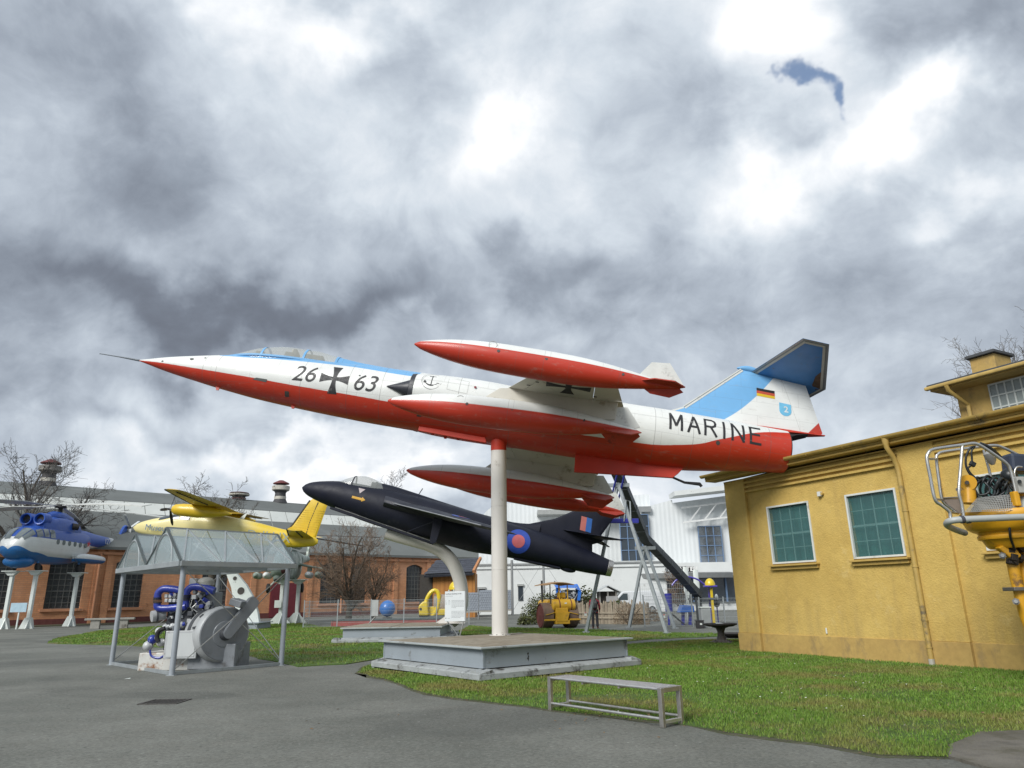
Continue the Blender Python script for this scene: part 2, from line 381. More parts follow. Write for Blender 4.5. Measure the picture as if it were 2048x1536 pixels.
# grass blades
def inside(px, py, poly):
    P = np.array(poly); x0, y0 = P[:, 0], P[:, 1]; x1, y1 = np.roll(x0, -1), np.roll(y0, -1)
    c = np.zeros(len(px), bool)
    for a, b, cc, d in zip(x0, y0, x1, y1):
        if b == d: continue
        k = ((b > py) != (d > py)) & (px < (cc-a)*(py-b)/(d-b)+a)
        c ^= k
    return c
rng = np.random.default_rng(3)
PLAT = [(-.69, 14.28), (2.77, 16.97), (-.07, 20.35), (-3.53, 17.66)]
def blades(name, poly, n, size, wmul, label, ydist=None, excl=()):
    P = np.array(poly); lo = P.min(0); hi = P.max(0)
    xs = rng.uniform(lo[0], hi[0], n); u = rng.random(n)
    ys = lo[1] + (hi[1]-lo[1])*u**(ydist or 1.)
    k = inside(xs, ys, poly)
    for e in excl: k &= ~inside(xs, ys, e)
    ang = np.arctan2(xs, ys); k &= (np.abs(ang) < .72)
    xs, ys = xs[k], ys[k]; n = len(xs)
    pat = np.array([noise.noise((x*.55, y*.55, 0)) + .5*noise.noise((x*1.7, y*1.7, 4)) for x, y in zip(xs[::1], ys)])
    kk = rng.random(n) < np.clip(.85+pat*.9, .15, 1); xs, ys, pat = xs[kk], ys[kk], pat[kk]; n = len(xs)
    d = np.hypot(xs, ys)
    h = size*(.55+.9*rng.random(n))*(1+.25*pat); w = np.maximum(.0035, wmul*d*.0007)*(.7+.6*rng.random(n))
    th = rng.uniform(0, 2*np.pi, n); ln = rng.uniform(.1, .9, n)*h; la = rng.uniform(0, 2*np.pi, n)
    V = np.zeros((n, 3, 3)); cx, sx = np.cos(th)*w, np.sin(th)*w
    V[:, 0] = np.stack([xs-cx, ys-sx, np.full(n, .015)], 1); V[:, 1] = np.stack([xs+cx, ys+sx, np.full(n, .015)], 1)
    V[:, 2] = np.stack([xs+np.cos(la)*ln, ys+np.sin(la)*ln, .02+h], 1)
    me = bpy.data.meshes.new(name); me.vertices.add(3*n); me.vertices.foreach_set('co', V.reshape(-1))
    me.loops.add(3*n); me.loops.foreach_set('vertex_index', np.arange(3*n, dtype=np.int32)); me.polygons.add(n)
    me.polygons.foreach_set('loop_start', np.arange(0, 3*n, 3, dtype=np.int32))
    at = me.attributes.new('tone', 'FLOAT', 'POINT'); at.data.foreach_set('value', np.repeat(rng.random(n), 3))
    me.update(); me.validate()
    return tag(put(name, me, MATS['grass'], None, 0), label, None, None, 'stuff')
def grass_mat():
    m = bpy.data.materials.new('grass'); m.use_nodes = True; t = NT(m.node_tree); b = t.n['Principled BSDF']
    co = t.node('ShaderNodeTexCoord').outputs['Object']; at = t.node('ShaderNodeAttribute', attribute_name='tone').outputs['Fac']
    a = t.noise(co, .5, 5, .6); c2 = t.noise(co, 3., 4, .6)
    c = t.mix(at, (.085, .17, .020), (.175, .275, .045))
    c = t.mix(t.mapr(a, .47, .64, 0, .75), c, (.22, .185, .06))
    c = t.mix(t.mapr(at, .92, .95), c, (.19, .17, .075))
    c = t.vmath('SCALE', c, scale=t.mapr(c2, .3, .7, .8, 1.15, False))
    t.put(b.inputs['Base Color'], c); b.inputs['Roughness'].default_value = .6; b.inputs['Specular IOR Level'].default_value = .25
    MATS['grass'] = m
grass_mat()
blades('grass', widen(LAWN_R, .13), 640000, .030, .75, 'short green and yellowish grass of the front lawn', 1.25, (PLAT,))
blades('grass', LAWN_B, 60000, .04, .8, 'short green grass of the narrow strip', None, (PLAT,))
blades('grass', LAWN_L, 190000, .04, .8, 'short green grass of the left lawn')
# daisies, fallen leaves
mb = MB(); ml = MB()
for i in range(260):
    x = random.uniform(1, 10.5); y = random.uniform(8.5, 20)
    if not inside(np.array([x]), np.array([y]), LAWN_R)[0]: continue
    if noise.noise((x*.6, y*.6, 9)) < -.05: continue
    r = random.uniform(.009, .017); z = random.uniform(.045, .07)
    mb.add([(x+r*math.cos(k*1.047), y+r*math.sin(k*1.047), z+random.uniform(-.003, .004)) for k in range(6)], [(0, 1, 2, 3, 4, 5)])
for i in range(420):
    k = random.random()
    if k < .35: p = G(random.uniform(1100, 1400), 1440 + random.gauss(0, 8)); x, y = p.x, p.y + random.gauss(.1, .25)
    else: x = random.uniform(-3, 9); y = random.uniform(8.5, 20)
    inl = inside(np.array([x]), np.array([y]), LAWN_R)[0]
    if not inl and random.random() < .75: continue
    r = random.uniform(.012, .03); z = (.05 if inl else .006)+random.uniform(0, .012); a = random.uniform(0, 6)
    ml.add([(x+r*math.cos(a), y+r*math.sin(a), z), (x+.5*r*math.cos(a+1.6), y+.5*r*math.sin(a+1.6), z+.008), (x-r*math.cos(a), y-r*math.sin(a), z+.004), (x+.5*r*math.cos(a-1.6), y+.5*r*math.sin(a-1.6), z-.002)], [(0, 1, 2, 3)])
for i in range(700):
    q = LAWN_R[random.randrange(120)]; x, y = q[0]+random.gauss(0, .14), q[1]+random.gauss(0, .14); r = random.uniform(.008, .022); a = random.uniform(0, 6); z = .012+random.uniform(0, .008)
    ml.add([(x+r*math.cos(a), y+r*math.sin(a), z), (x+.5*r*math.cos(a+1.6), y+.5*r*math.sin(a+1.6), z+.006), (x-r*math.cos(a), y-r*math.sin(a), z+.002), (x+.5*r*math.cos(a-1.6), y+.5*r*math.sin(a-1.6), z)], [(0, 1, 2, 3)])
tag(mb.build('daisies', mat('petal', (.75, .75, .7), .7, var=.1), None, 0, 0, False), 'scattered white daisies in the front lawn', None, None, 'stuff')
tag(ml.build('fallen_leaves', mat('dead_leaf', (.16, .10, .05), .8, var=.4, vscale=30), None, 0, 0, False), 'brown fallen leaves along the lawn edge', None, None, 'stuff')
# drain cover in the asphalt
dg = thing('drain_cover', 'square iron drain cover sunk in the asphalt', 'drain cover', G(330, 1404))
iron = mat('rusty_iron', (.07, .065, .06), .75, .3, .3, 12, .4, 60)
MB().box((0, .26, .004), (.62, .05, .014)).box((0, -.26, .004), (.62, .05, .014)).box((.29, 0, .0045), (.05, .5, .0145)).box((-.29, 0, .0045), (.05, .5, .0145)).build('frame', iron, dg, 0)
for k in range(7): MB().box((-.21+k*.07, 0, .003), (.03, .47, .012)).build('grate_bar', iron, dg, 0)

# ================================================================== the yellow building
K = G(1482, 1303); KR = G(2048, 1345)
YU = (KR-K); YU.z = 0; YU.normalize(); YN = Vector((-YU.y, YU.x, 0))      # YN points into the building
def fac(px, py, off=0.):
    p = PL(px, py, K+YN*off, YN) - K; return p.dot(YU), p.z
yb = thing('yellow_building', 'yellow rendered building with green curtained windows and brown gutter', 'building', mtx=frame(K, YU))
def plaster(t, co):
    a = t.noise(co, .8, 6, .6); b = t.noise(co, 6, 5, .6)
    c = t.mix(t.mapr(a, .3, .7), (.49, .335, .09), (.56, .395, .115))
    z = t.xyz(co)[2]
    st = t.noise(t.vmath('MULTIPLY', co, (5, 5, .5)), 1.0, 5, .6)
    c = t.mix(t.mapr(st, .52, .72, 0, .26), c, (.36, .245, .085)); c = t.mix(t.mapr(t.noise(t.vmath('ADD', co, (3, 1, 8)), 2.2, 7, .7), .60, .68, 0, .35), c, (.60, .46, .19))
    c = t.mix(t.math('MULTIPLY', t.mapr(t.noise(t.vmath('MULTIPLY', co, (2.5, 1, .35)), 2.0, 6, .7), .4, .65), t.mapr(z, 1.9, .5, 0, .22)), c, (.27, .20, .10))
    return t.vmath('SCALE', c, scale=t.mapr(b, .3, .7, .92, 1.06, False))
def plaster_bump(t, co):
    v = t.node('ShaderNodeTexVoronoi', feature='SMOOTH_F1'); t.put(v.inputs['Vector'], t.vmath('ADD', co, t.vmath('SCALE', t.comb(t.noise(co, 9), t.noise(co, 11), t.noise(co, 8)), scale=.12))); v.inputs['Scale'].default_value = 26
    return t.math('ADD', t.math('MULTIPLY', v.outputs['Distance'], 1.1), t.math('MULTIPLY', t.noise(co, 60, 4, .7), .6))
PLM = matfn('yellow_roughcast', plaster, .9, 0, plaster_bump, .5, .014)
PLS = matfn('yellow_smooth_render', lambda t, co: t.vmath('SCALE', t.mix(t.mapr(t.noise(t.vmath('MULTIPLY', co, (1.6, 1, .7)), 2.2, 8, .72), .50, .68, 0, .6), t.mix(t.mapr(t.noise(co, 1.2, 6), .3, .7), (.40, .265, .085), (.47, .32, .10)), (.24, .175, .085)), scale=t.mapr(t.noise(co, 9, 4), .3, .7, .9, 1.08, False)), .85, 0, lambda t, co: t.noise(co, 30, 4), .25, .01)
TRIM = mat('yellow_trim', (.46, .31, .085), .7, var=.1, dirt=.15)
GUT = mat('yellow_gutter', (.42, .29, .085), .5, var=.15, vscale=5, dirt=.2)
ROOFM = mat('roof_felt', (.06, .063, .066), .85, var=.25, vscale=1.5, bump=.3)
L = 22.0; DEP = 12.0
s_pl0, s_pr0 = 0.0, fac(1525, 1308)[0]
s_p1a, s_p1b = fac(1868, 1334)[0]+.02, fac(1950, 1338)[0]
z_pl = .5*(fac(1490, 1268)[1] + fac(1900, 1281)[1])
z_ev = fac(1447, 965)[1]
WIN = []
for q in (((1530, 1008), (1612, 1000), (1628, 1123), (1540, 1128)), ((1687, 991), (1787, 981), (1808, 1112), (1702, 1119))):
    c = [fac(*p) for p in q]; WIN.append(((c[0][0]+c[3][0])/2, (c[1][0]+c[2][0])/2, (c[2][1]+c[3][1])/2, (c[0][1]+c[1][1])/2))
w0, w1 = WIN; zb_, zt_ = (w0[2]+w1[2])/2, (w0[3]+w1[3])/2
WIN = [(a, b, zb_, zt_) for a, b, _, _ in WIN]
ww = WIN[1][1]-WIN[1][0]; x3 = s_p1b + (WIN[0][0]-s_pr0); WIN += [(x3, x3+ww, zb_, zt_), (x3+(WIN[1][0]-WIN[0][0]), x3+(WIN[1][0]-WIN[0][0])+ww, zb_, zt_)]
# main wall: strips round the window openings, front face at y = 0.10 (recess), pilasters at y = 0
mb = MB(); RY = .09; TH = .3
xs = [0.0]+[v for w in WIN for v in w[:2]]+[L]
for i in range(0, len(xs), 2): mb.box(((xs[i]+xs[i+1])/2, RY+TH/2, z_ev/2), (xs[i+1]-xs[i], TH, z_ev))
for a, b, z0, z1 in WIN:
    mb.box(((a+b)/2, RY+TH/2, z0/2), (b-a, TH, z0)); mb.box(((a+b)/2, RY+TH/2, (z1+z_ev)/2), (b-a, TH, z_ev-z1))
mb.box((-.0+TH/2, RY+TH+DEP/2, z_ev/2), (TH, DEP, z_ev)).box((L-TH/2, RY+TH+DEP/2, z_ev/2), (TH, DEP, z_ev)).box((L/2, RY+TH*1.5+DEP, z_ev/2), (L, TH, z_ev))
mb.build('wall', PLM, yb, 0)
zf = fac(1500, 983)[1]
for a, b in ((s_pl0-.003, s_pr0), (s_p1a-.03, s_p1b), (x3+ (WIN[1][1]-WIN[0][0])+.9, x3+(WIN[1][1]-WIN[0][0])+1.6)):
    MB().box(((a+b)/2, RY/2+.01, (z_pl+z_ev)/2), (b-a, RY+.02, z_ev-z_pl)).build('pilaster', PLM, yb, 0, .012)
    MB().box(((a+b)/2, RY/2, z_pl/2), (b-a+.02, RY+.06, z_pl)).build('pilaster_base', PLS, yb, 0, .01)
MB().box((L/2, RY-.012, z_pl/2), (L, .03, z_pl-.004)).build('plinth', PLS, yb, 0, .006)
for k in range(3):                                            # stepped band under the eaves
    z = zf + k*.125
    for a, b in ((s_pr0, s_p1a-.03), (s_p1b, L)):
        MB().box(((a+b)/2, RY-.035, z+.02), (b-a, .09, .055)).build('moulding', PLM, yb, 0, .006)
MB().box((L/2, RY-.045, (zf+.36+z_ev)/2), (L, .12, z_ev-zf-.36)).build('frieze', PLS, yb, 0, .01)
OV = .30
MB().box((L/2-.2, -OV/2+.06, z_ev+.08), (L+.5, OV+.1, .05)).build('soffit', TRIM, yb, 0, .01)
MB().box((L/2-.2, -OV+.03, z_ev+.17), (L+.52, .04, .12)).build('fascia', TRIM, yb, 0, .005)
pts = []
mb = MB(); gr = []
for s_ in (-.50, L): gr.append([(s_, -OV-.075+.085*math.cos(R(a)), z_ev+.24+.085*math.sin(R(a))) for a in range(180, 361, 20)] + [(s_, -OV-.075+.075*math.cos(R(a)), z_ev+.24+.075*math.sin(R(a))) for a in range(360, 179, -20)])
mb.loft(gr).build('gutter', GUT, yb, 40)
for k in range(12): MB().tube([(k*1.05+.2, -OV-.075+.092*math.cos(R(a)), z_ev+.24+.092*math.sin(R(a))) for a in range(180, 361, 20)], .011, 5).build('gutter_bracket', GUT, yb)
slope = math.tan(R(11))
for k in range(1):
    y0, y1 = -OV, DEP/2+.3
    MB().add([(-.55, y0, z_ev+.27), (L, y0, z_ev+.27), (L, y1, z_ev+.27+(y1-y0)*slope), (-.55, y1, z_ev+.27+(y1-y0)*slope), (-.55, DEP+1, z_ev+.27), (L, DEP+1, z_ev+.27)] , [(0, 1, 2, 3), (3, 2, 5, 4)])\
      .add([(-.55, y0, z_ev+.22), (L, y0, z_ev+.22), (L, y1, z_ev+.2+(y1-y0)*slope), (-.55, y1, z_ev+.2+(y1-y0)*slope), (-.55, DEP+1, z_ev+.22), (L, DEP+1, z_ev+.22)], [(0, 3, 2, 1), (3, 4, 5, 2)])\
      .add([(-.55, y0, z_ev+.22), (L, y0, z_ev+.22), (L, y0, z_ev+.27), (-.55, y0, z_ev+.27)], [(0, 1, 2, 3)]).build('roof', ROOFM, yb, 0)
MB().add([(.02, RY+.02, z_ev), (.02, DEP+.5, z_ev), (.02, DEP/2+.3, z_ev+.2+(DEP/2+.7)*slope)], [(0, 1, 2)]).build('gable', PLM, yb, 0)
# windows
FRM = mat('white_window_frame', (.6, .62, .6), .4, var=.06, dirt=.15, dirtcol=(.3, .3, .26))
WGL = glass('window_glass', (.08, .2, .2), .30, .05)
CURT = matfn('green_curtain', lambda t, co: t.mix(t.mapr(t.noise(co, 1.3, 5), .4, .65, 0, .6), t.mix(t.mapr(t.noise(t.vmath('MULTIPLY', co, (1, 1, .08)), 9, 4), .35, .65), (.010, .06, .052), (.045, .17, .15)), (.02, .07, .075)), .9)
BARM = mat('pale_bar', (.24, .40, .38), .6)
for i, (a, b, z0, z1) in enumerate(WIN):
    w = tag(MB().box(((a+b)/2, RY+.2, (z0+z1)/2), (b-a, .02, z1-z0)).build('window', CURT, yb, 0), None)
    fw = .045
    MB().box((a+fw/2, RY-.0, (z0+z1)/2), (fw, .07, z1-z0)).box((b-fw/2, RY, (z0+z1)/2), (fw, .07, z1-z0)).box(((a+b)/2, RY, z1-fw/2), (b-a-2*fw, .068, fw)).box(((a+b)/2, RY, z0+fw/2), (b-a-2*fw, .068, fw)).build('frame', FRM, w, 0, .004)
    nx, nz = (4, 4); ia, ib, iz0, iz1 = a+fw, b-fw, z0+fw, z1-fw
    for c in range(1, nx): x = ia+(ib-ia)*c/nx; MB().box((x, RY+.075, (iz0+iz1)/2), (.016 if c != 2 else .03, .018, iz1-iz0)).build('glazing_bar', BARM, w, 0)
    for c in range(1, nz): z = iz0+(iz1-iz0)*c/nz; MB().box(((ia+ib)/2, RY+.075, z), (ib-ia, .022, .016 if c != 2 else .05)).build('glazing_bar', BARM, w, 0)
    pw, ph = (ib-ia)/2, (iz1-iz0)/1
    for c in range(2): MB().box((ia+pw*(c+.5), RY+.03+.004*c, (iz0+iz1)/2), (pw+.01, .006, ph)).build('pane', WGL, w, 0)
    MB().box(((a+b)/2+.02, RY-.05, z0-.05), (b-a+.16, .2, .045)).box(((a+b)/2+.02, RY-.02, z0-.115), (b-a+.10, .12, .085)).build('sill', TRIM, w, 0, .008)
# lamp box, stub, downpipe
s_, z_ = fac(1637, 988); MB().box((s_, RY-.05, z_), (.09, .1, .12)).build('wall_lamp', FRM, yb, 0, .01); MB().cyl((s_+.07, RY, z_), (s_+.07, RY-.07, z_), .03, .035, 10).build('wall_lamp', TRIM, yb)
s_, z_ = fac(1649, 1262); MB().cyl((s_, RY-.02, z_-.06), (s_, RY-.02, z_+.07), .02, None, 8).build('vent_stub', FRM, yb)
s1 = s_p1a - .02; zt = z_ev+.2
sT = fac(1795, 905, -.3)[0]; sB = fac(1866, 1330, -.05)[0]
pp = [(sB, -OV-.05, zt), (sB, -OV-.05, zt-.22), (sB, -OV*.6, zt-.42), (sB, -.09, zt-.62), (sB, -.07, zt-.8), (sB, -.07, .12)]
dp = MB().tube(pp, .055, 12).build('downpipe', GUT, yb, 50)
MB().lathe([(0, .09), (.12, .075), (.2, .056)], (sB, -OV-.05, zt+.02), (0, 0, -1), 12).build('hopper', GUT, dp)
for z in (3.2, 2.0, .9, .35): MB().lathe([(0, .066), (.03, .066)], (sB, -.07, z), (0, 0, 1), 12).build('pipe_collar', GUT, dp)
MB().cyl((sB, -.07, 0.0), (sB, -.07, .14), .06, .06, 12).build('pipe_shoe', mat('pale_pipe', (.4, .38, .33), .7), dp)
# clerestory with its window, roof, downpipe; chimney on top
CO = 2.6
def clf(px, py): return fac(px, py, CO)
cs0 = clf(1925, 850)[0]; cz0 = z_ev+.27+(CO+OV)*slope-.15; cz1 = clf(1908, 782)[1]
MB().box((cs0+8, CO+3, (cz0+cz1)/2), (16, 6, cz1-cz0)).build('clerestory_wall', PLS, yb, 0, .01)
r_ = MB().box((cs0+8.15, CO+2.9, cz1+.09), (17, 7.0, .12)).build('clerestory_roof', ROOFM, yb, 0, .01)
MB().box((cs0+8.15, CO+2.9, cz1+.0), (16.9, 6.9, .05)).build('soffit', TRIM, r_, 0)
MB().box((cs0+8.15, CO-.64, cz1+.045), (17.04, .12, .09)).build('gutter', GUT, r_, 0, .03)
cw0, cw1 = clf(1983, 790)[0], clf(2120, 780)[0]; cwz0, cwz1 = clf(2010, 838)[1], clf(1983, 770)[1]
cw = MB().box(((cw0+cw1)/2, CO-.012, (cwz0+cwz1)/2), (cw1-cw0, .03, cwz1-cwz0)).build('clerestory_window', mat('dark_void', (.09, .1, .1), .6), yb, 0)
nx, nz = 8, 3
for c in range(nx):
    for d in range(nz): MB().box((cw0+(cw1-cw0)*(c+.5)/nx, CO-.035, cwz0+(cwz1-cwz0)*(d+.5)/nz), ((cw1-cw0)/nx-.02, .008, (cwz1-cwz0)/nz-.02)).build('pane', mat('dusty_pane', (.22, .25, .24), .25, var=.2, vscale=2), cw, 0)
mb = MB()
for c in range(nx+1): mb.box((cw0+(cw1-cw0)*c/nx, CO-.04, (cwz0+cwz1)/2), (.035, .03, cwz1-cwz0+.03))
for d in range(nz+1): mb.box(((cw0+cw1)/2, CO-.041, cwz0+(cwz1-cwz0)*d/nz), (cw1-cw0, .034, .035))
mb.build('glazing_bars', mat('white_bar', (.5, .53, .5), .5), cw, 0)
MB().box(((cw0+cw1)/2+2, CO-.03, cwz0-.1), (cw1-cw0+5, .07, .16)).build('sill', mat('grey_flashing', (.28, .29, .28), .6), cw, 0)
sd = clf(1928, 790)[0]
MB().tube([(sd, CO-.68, cz1), (sd, CO-.62, cz1-.12), (sd+.1, CO-.1, cz1-.45), (sd+.1, CO-.09, cz0-.1)], .05, 10).build('clerestory_downpipe', GUT, yb)
MB().lathe([(0, .16), (.12, .1)], (sd+.1, CO-.12, cz0+.02), (0, 0, 1), 10).build('lead_flashing', mat('lead', (.03, .03, .032), .7), yb)
CHO = 4.4
c0, c1 = fac(1943, 740, CHO)[0], fac(1992, 730, CHO)[0]; chz = fac(1965, 712, CHO)[1]
ch = MB().box(((c0+c1)/2, CHO+.4, (cz1+chz)/2), (c1-c0, .8, chz-cz1)).build('chimney', PLS, yb, 0, .01)
MB().box(((c0+c1)/2, CHO+.4, chz+.05), (c1-c0+.14, 1.0, .08)).build('chimney_cap', ROOFM, ch, 0, .01)
MB().box(((c0+c1)/2, CHO+.4, cz1+.25), (c1-c0+.14, .94, .24)).build('chimney_flashing', mat('lead', (.03, .03, .032), .7), ch, 0, .01)

# ================================================================== the long brick hall on the left
HA = A(250, 1245, 66); HB = A(830, 1230, 86); HA.z = HB.z = 0
HU = (HB-HA).normalized(); HN = Vector((-HU.y, HU.x, 0))
HL0, HL1 = -34.0, (A(985, 1200, 95)-HA).dot(HU)
def hf(px, py, off=0.):
    p = PL(px, py, HA+HN*off, HN)-HA; return p.dot(HU), p.z
hall = thing('brick_hall', 'long orange brick factory hall with tall barred windows and grey roof', 'building', mtx=frame(HA, HU))
def brickcol(t, co):
    x, y, z = t.xyz(co); b = t.node('ShaderNodeTexBrick'); b.offset = .5
    t.put(b.inputs['Vector'], t.comb(x, z, 0)); b.inputs['Scale'].default_value = 1
    for k, v in (('Brick Width', .52), ('Row Height', .16), ('Mortar Size', .018)): b.inputs[k].default_value = v
    b.inputs['Color1'].default_value = (.58, .28, .14, 1); b.inputs['Color2'].default_value = (.49, .225, .11, 1); b.inputs['Mortar'].default_value = (.42, .22, .125, 1)
    c = t.mix(t.mapr(t.noise(co, .22, 6, .6), .5, .7, 0, .6), b.outputs['Color'], (.50, .28, .18))
    c = t.mix(t.mapr(t.noise(t.vmath('ADD', co, (5, 0, 2)), .5, 8, .75), .60, .66, 0, .8), c, (.16, .06, .04))
    return t.vmath('SCALE', c, scale=t.mapr(t.noise(co, 1.5, 5), .3, .7, .86, 1.1, False))
BRK = matfn('orange_brick', brickcol, .9, 0, lambda t, co: t.noise(co, 6, 5, .7), .5, .05)
CORN = mat('orange_cornice', (.48, .23, .125), .85, var=.2, vscale=.6, dirt=.2)
ROOFG = mat('grey_hall_roof', (.115, .125, .12), .8, var=.18, vscale=.12, dirt=.2, dirtcol=(.16, .17, .165), dscale=.1)
HH = hf(250, 1095)[1]
hw = []       # window spans from the photograph: left, right px on the sill line, then the same bay rhythm
zs0, zs1 = hf(245, 1215)[1], hf(245, 1126)[1]
for a, b in ((-120, -62), (-40, 20), (12, 80), (92, 165), (226, 284), (295, 352), (402, 455), (640, 690), (700, 733), (738, 772), (812, 845), (462, 512)):
    sa, sb = hf(a, 1180)[0], hf(b, 1180)[0]; hw.append((sa, sb))
hw = [w for w in hw if w[1]-w[0] > .5]
# merge/space the list so that openings never touch
hw.sort(); ok = [hw[0]]
for w in hw[1:]:
    if w[0] > ok[-1][1]+.5: ok.append(w)
hw = ok
mb = MB(); xs = [HL0]+[v for w in hw for v in w]+[HL1]
for i in range(0, len(xs), 2): mb.box(((xs[i]+xs[i+1])/2, .3, HH/2), (xs[i+1]-xs[i], .6, HH))
for a, b in hw:
    mb.box(((a+b)/2, .3, zs0/2), (b-a, .6, zs0)); n = 8; rise = (b-a)*.16; poly = [(a, HH), (b, HH), (b, zs1)] + [(b-(b-a)*k/n, zs1+rise*math.sin(math.pi*k/n)) for k in range(1, n)] + [(a, zs1)]
    mb.prism(poly, (0, .3, 0), (1, 0, 0), (0, 0, 1), .3)
mb.build('wall', BRK, hall, 0)
PANE = mat('dark_pane', (.035, .04, .044), .3, var=.3, vscale=.8); BARS = mat('grey_bars', (.12, .125, .12), .7)
for a, b in hw:
    rise = (b-a)*.16; n = 8
    poly = [(a, zs0), (b, zs0), (b, zs1)] + [(b-(b-a)*k/n, zs1+rise*math.sin(math.pi*k/n)) for k in range(1, n)] + [(a, zs1)]
    w = MB().prism(poly, (0, .38, 0), (1, 0, 0), (0, 0, 1), .02).build('window', PANE, hall, 0)
    mb = MB(); nx = max(4, int((b-a)/.42)); nz = 8
    for c in range(nx+1):
        x = a+(b-a)*c/nx; mb.box((x, .33, (zs0+zs1+rise*math.sin(math.pi*c/nx))/2), (.05, .05, zs1-zs0+rise*math.sin(math.pi*c/nx)))
    for d in range(nz+1): mb.box(((a+b)/2, .328, zs0+(zs1-zs0)*d/nz), (b-a, .05, .05 if d % 3 else .09))
    tag(mb.build('glazing_bars', BARS, w, 0), kind='stuff')
    MB().box(((a+b)/2, -.06, zs0-.12), (b-a+.5, .24, .2)).build('sill', CORN, w, 0)
# pilaster strips between bays, cornice, base band
px_ = [hf(x, 1180)[0] for x in (190, 212, 380, 505, 618, 700, 790, 856)]
for x in px_:
    if all(not (a-.35 < x < b+.35) for a, b in hw): MB().box((x, -.06, HH/2), (.55, .16, HH)).build('pilaster', BRK, hall, 0)
for k in range(2): MB().box(((HL0+HL1)/2, -.1-.05*k, HH-.55+.38*k), (HL1-HL0, .3+.1*k, .24)).build('cornice', CORN, hall, 0)
MB().box(((HL0+HL1)/2, -.03, .25), (HL1-HL0, .1, .5)).build('base_band', mat('oxblood', (.12, .035, .03), .8, var=.2), hall, 0)
for x in (192, 682):
    s_ = hf(x, 1170)[0]; MB().tube([(s_, -.22, HH-.5), (s_, -.22, .3)], .1, 8).build('downpipe', CORN, hall)
# red double gate behind the grey helicopter, with its surround
ga, gb = hf(541, 1180)[0], hf(602, 1180)[0]; gz1 = hf(570, 1166)[1]
gt = MB().box(((ga+gb)/2, -.05, gz1/2), (gb-ga, .12, gz1)).build('gate', mat('dark_red_gate', (.13, .014, .022), .6, var=.15), hall, 0)
for k in range(2): MB().box((ga+(gb-ga)*(k+.5)/2, -.13, gz1/2), ((gb-ga)/2-.12, .05, gz1-.2)).build('gate_leaf', mat('dark_red_gate', (.13, .014, .022), .6), gt, 0, .02)
# roof: lower slope, glazed strip, upper slope, ridge
O1, O2 = 8.0, 17.0
za = hf(250, 1026, O1)[1]; zb2 = hf(250, 1003, O1+1.0)[1]; zr = hf(250, 981, O2)[1]
def strip(y0, z0, y1, z1, name, m, th=.25, parent=hall):
    return MB().add([(HL0, y0, z0), (HL1, y0, z0), (HL1, y1, z1), (HL0, y1, z1), (HL0, y0, z0-th), (HL1, y0, z0-th), (HL1, y1, z1-th), (HL0, y1, z1-th)], [(0, 1, 2, 3), (7, 6, 5, 4), (0, 4, 5, 1), (2, 6, 7, 3), (1, 5, 6, 2), (0, 3, 7, 4)]).build(name, m, parent, 0)
rf = strip(-.5, HH, O1, za, 'roof', ROOFG)
n = 40
for k in range(n):
    a = HL0+(HL1-HL0)*k/n; b = HL0+(HL1-HL0)*(k+1)/n-.06
    MB().add([(a, O1, za), (b, O1, za), (b, O1+1, zb2), (a, O1+1, zb2), (a, O1+.1, za), (b, O1+.1, za), (b, O1+1.1, zb2), (a, O1+1.1, zb2)], [(0, 1, 2, 3), (7, 6, 5, 4), (0, 3, 7, 4), (1, 5, 6, 2)]).build('skylight_panel', mat('translucent_panel', (.56, .58, .55), .45, var=.12, vscale=.25, dirt=.2, dirtcol=(.4, .4, .37)), rf, 0)
strip(O1+1.0, zb2+.05, O2, zr, 'roof', ROOFG)
strip(O2, zr, O2+16, HH, 'roof', ROOFG)
mb = MB()
for xx, s in ((HL1, 1), (HL0, -1)):
    mb.add([(xx, 0, HH), (xx, O1, za), (xx, O1+1, zb2), (xx, O2, zr), (xx, O2+16, HH), (xx, O2+16, 0), (xx, 0, 0)], [tuple(range(7))])
mb.build('gable_wall', BRK, hall, 0)
MB().box(((HL0+HL1)/2, O2+15.8, HH/2), (HL1-HL0-.1, .3, HH)).build('back_wall', BRK, hall, 0)
# ridge ventilators: three things of the roof
VD = mat('vent_dark', (.045, .045, .048), .7, var=.2); VW = mat('vent_white', (.48, .46, .40), .7, var=.2, dirt=.4); VR = mat('vent_red', (.13, .03, .03), .7)
for px, pb, pt, kk, lab in ((104, 965, 916, 1.0, 'dark'), (479, 997, 984, .8, 'red'), (563, 1003, 961, 1.0, 'white')):
    s_, zt2 = hf(px, pt, O2); _, zb3 = hf(px, pb, O2); hgt = zt2-zb3+.3
    v = thing('roof_ventilator', None, None); v.parent = hall; v.location = (s_, O2, zr-.2); r = .30*hgt
    if lab == 'red': r = 1.0
    for nm, pr, m in (('base', [(0, r*1.1), (hgt*.18, r*.8)], VD), ('collar', [(hgt*.18, r*.82), (hgt*.3, r*.84)], VW if lab != 'red' else VR), ('neck', [(hgt*.3, r*.78), (hgt*.45, r*.74), (hgt*.55, r*.95)], VD), ('drum', [(hgt*.55, r*1.1), (hgt*.58, r*1.22), (hgt*.74, r*1.24), (hgt*.76, r*1.0)], VW if lab != 'dark' else mat('vent_grey', (.22, .21, .19), .7, dirt=.3)), ('cap', [(hgt*.84, .25*r), (hgt*.845, r*1.15), (hgt*.88, r*1.1), (hgt, r*.3)], VR)):
        MB().lathe(pr, n=20).build(nm, m, v)
    MB().cyl((0, 0, hgt*.5), (0, 0, hgt*.9), r*.4, None, 10).build('stem', VD, v)
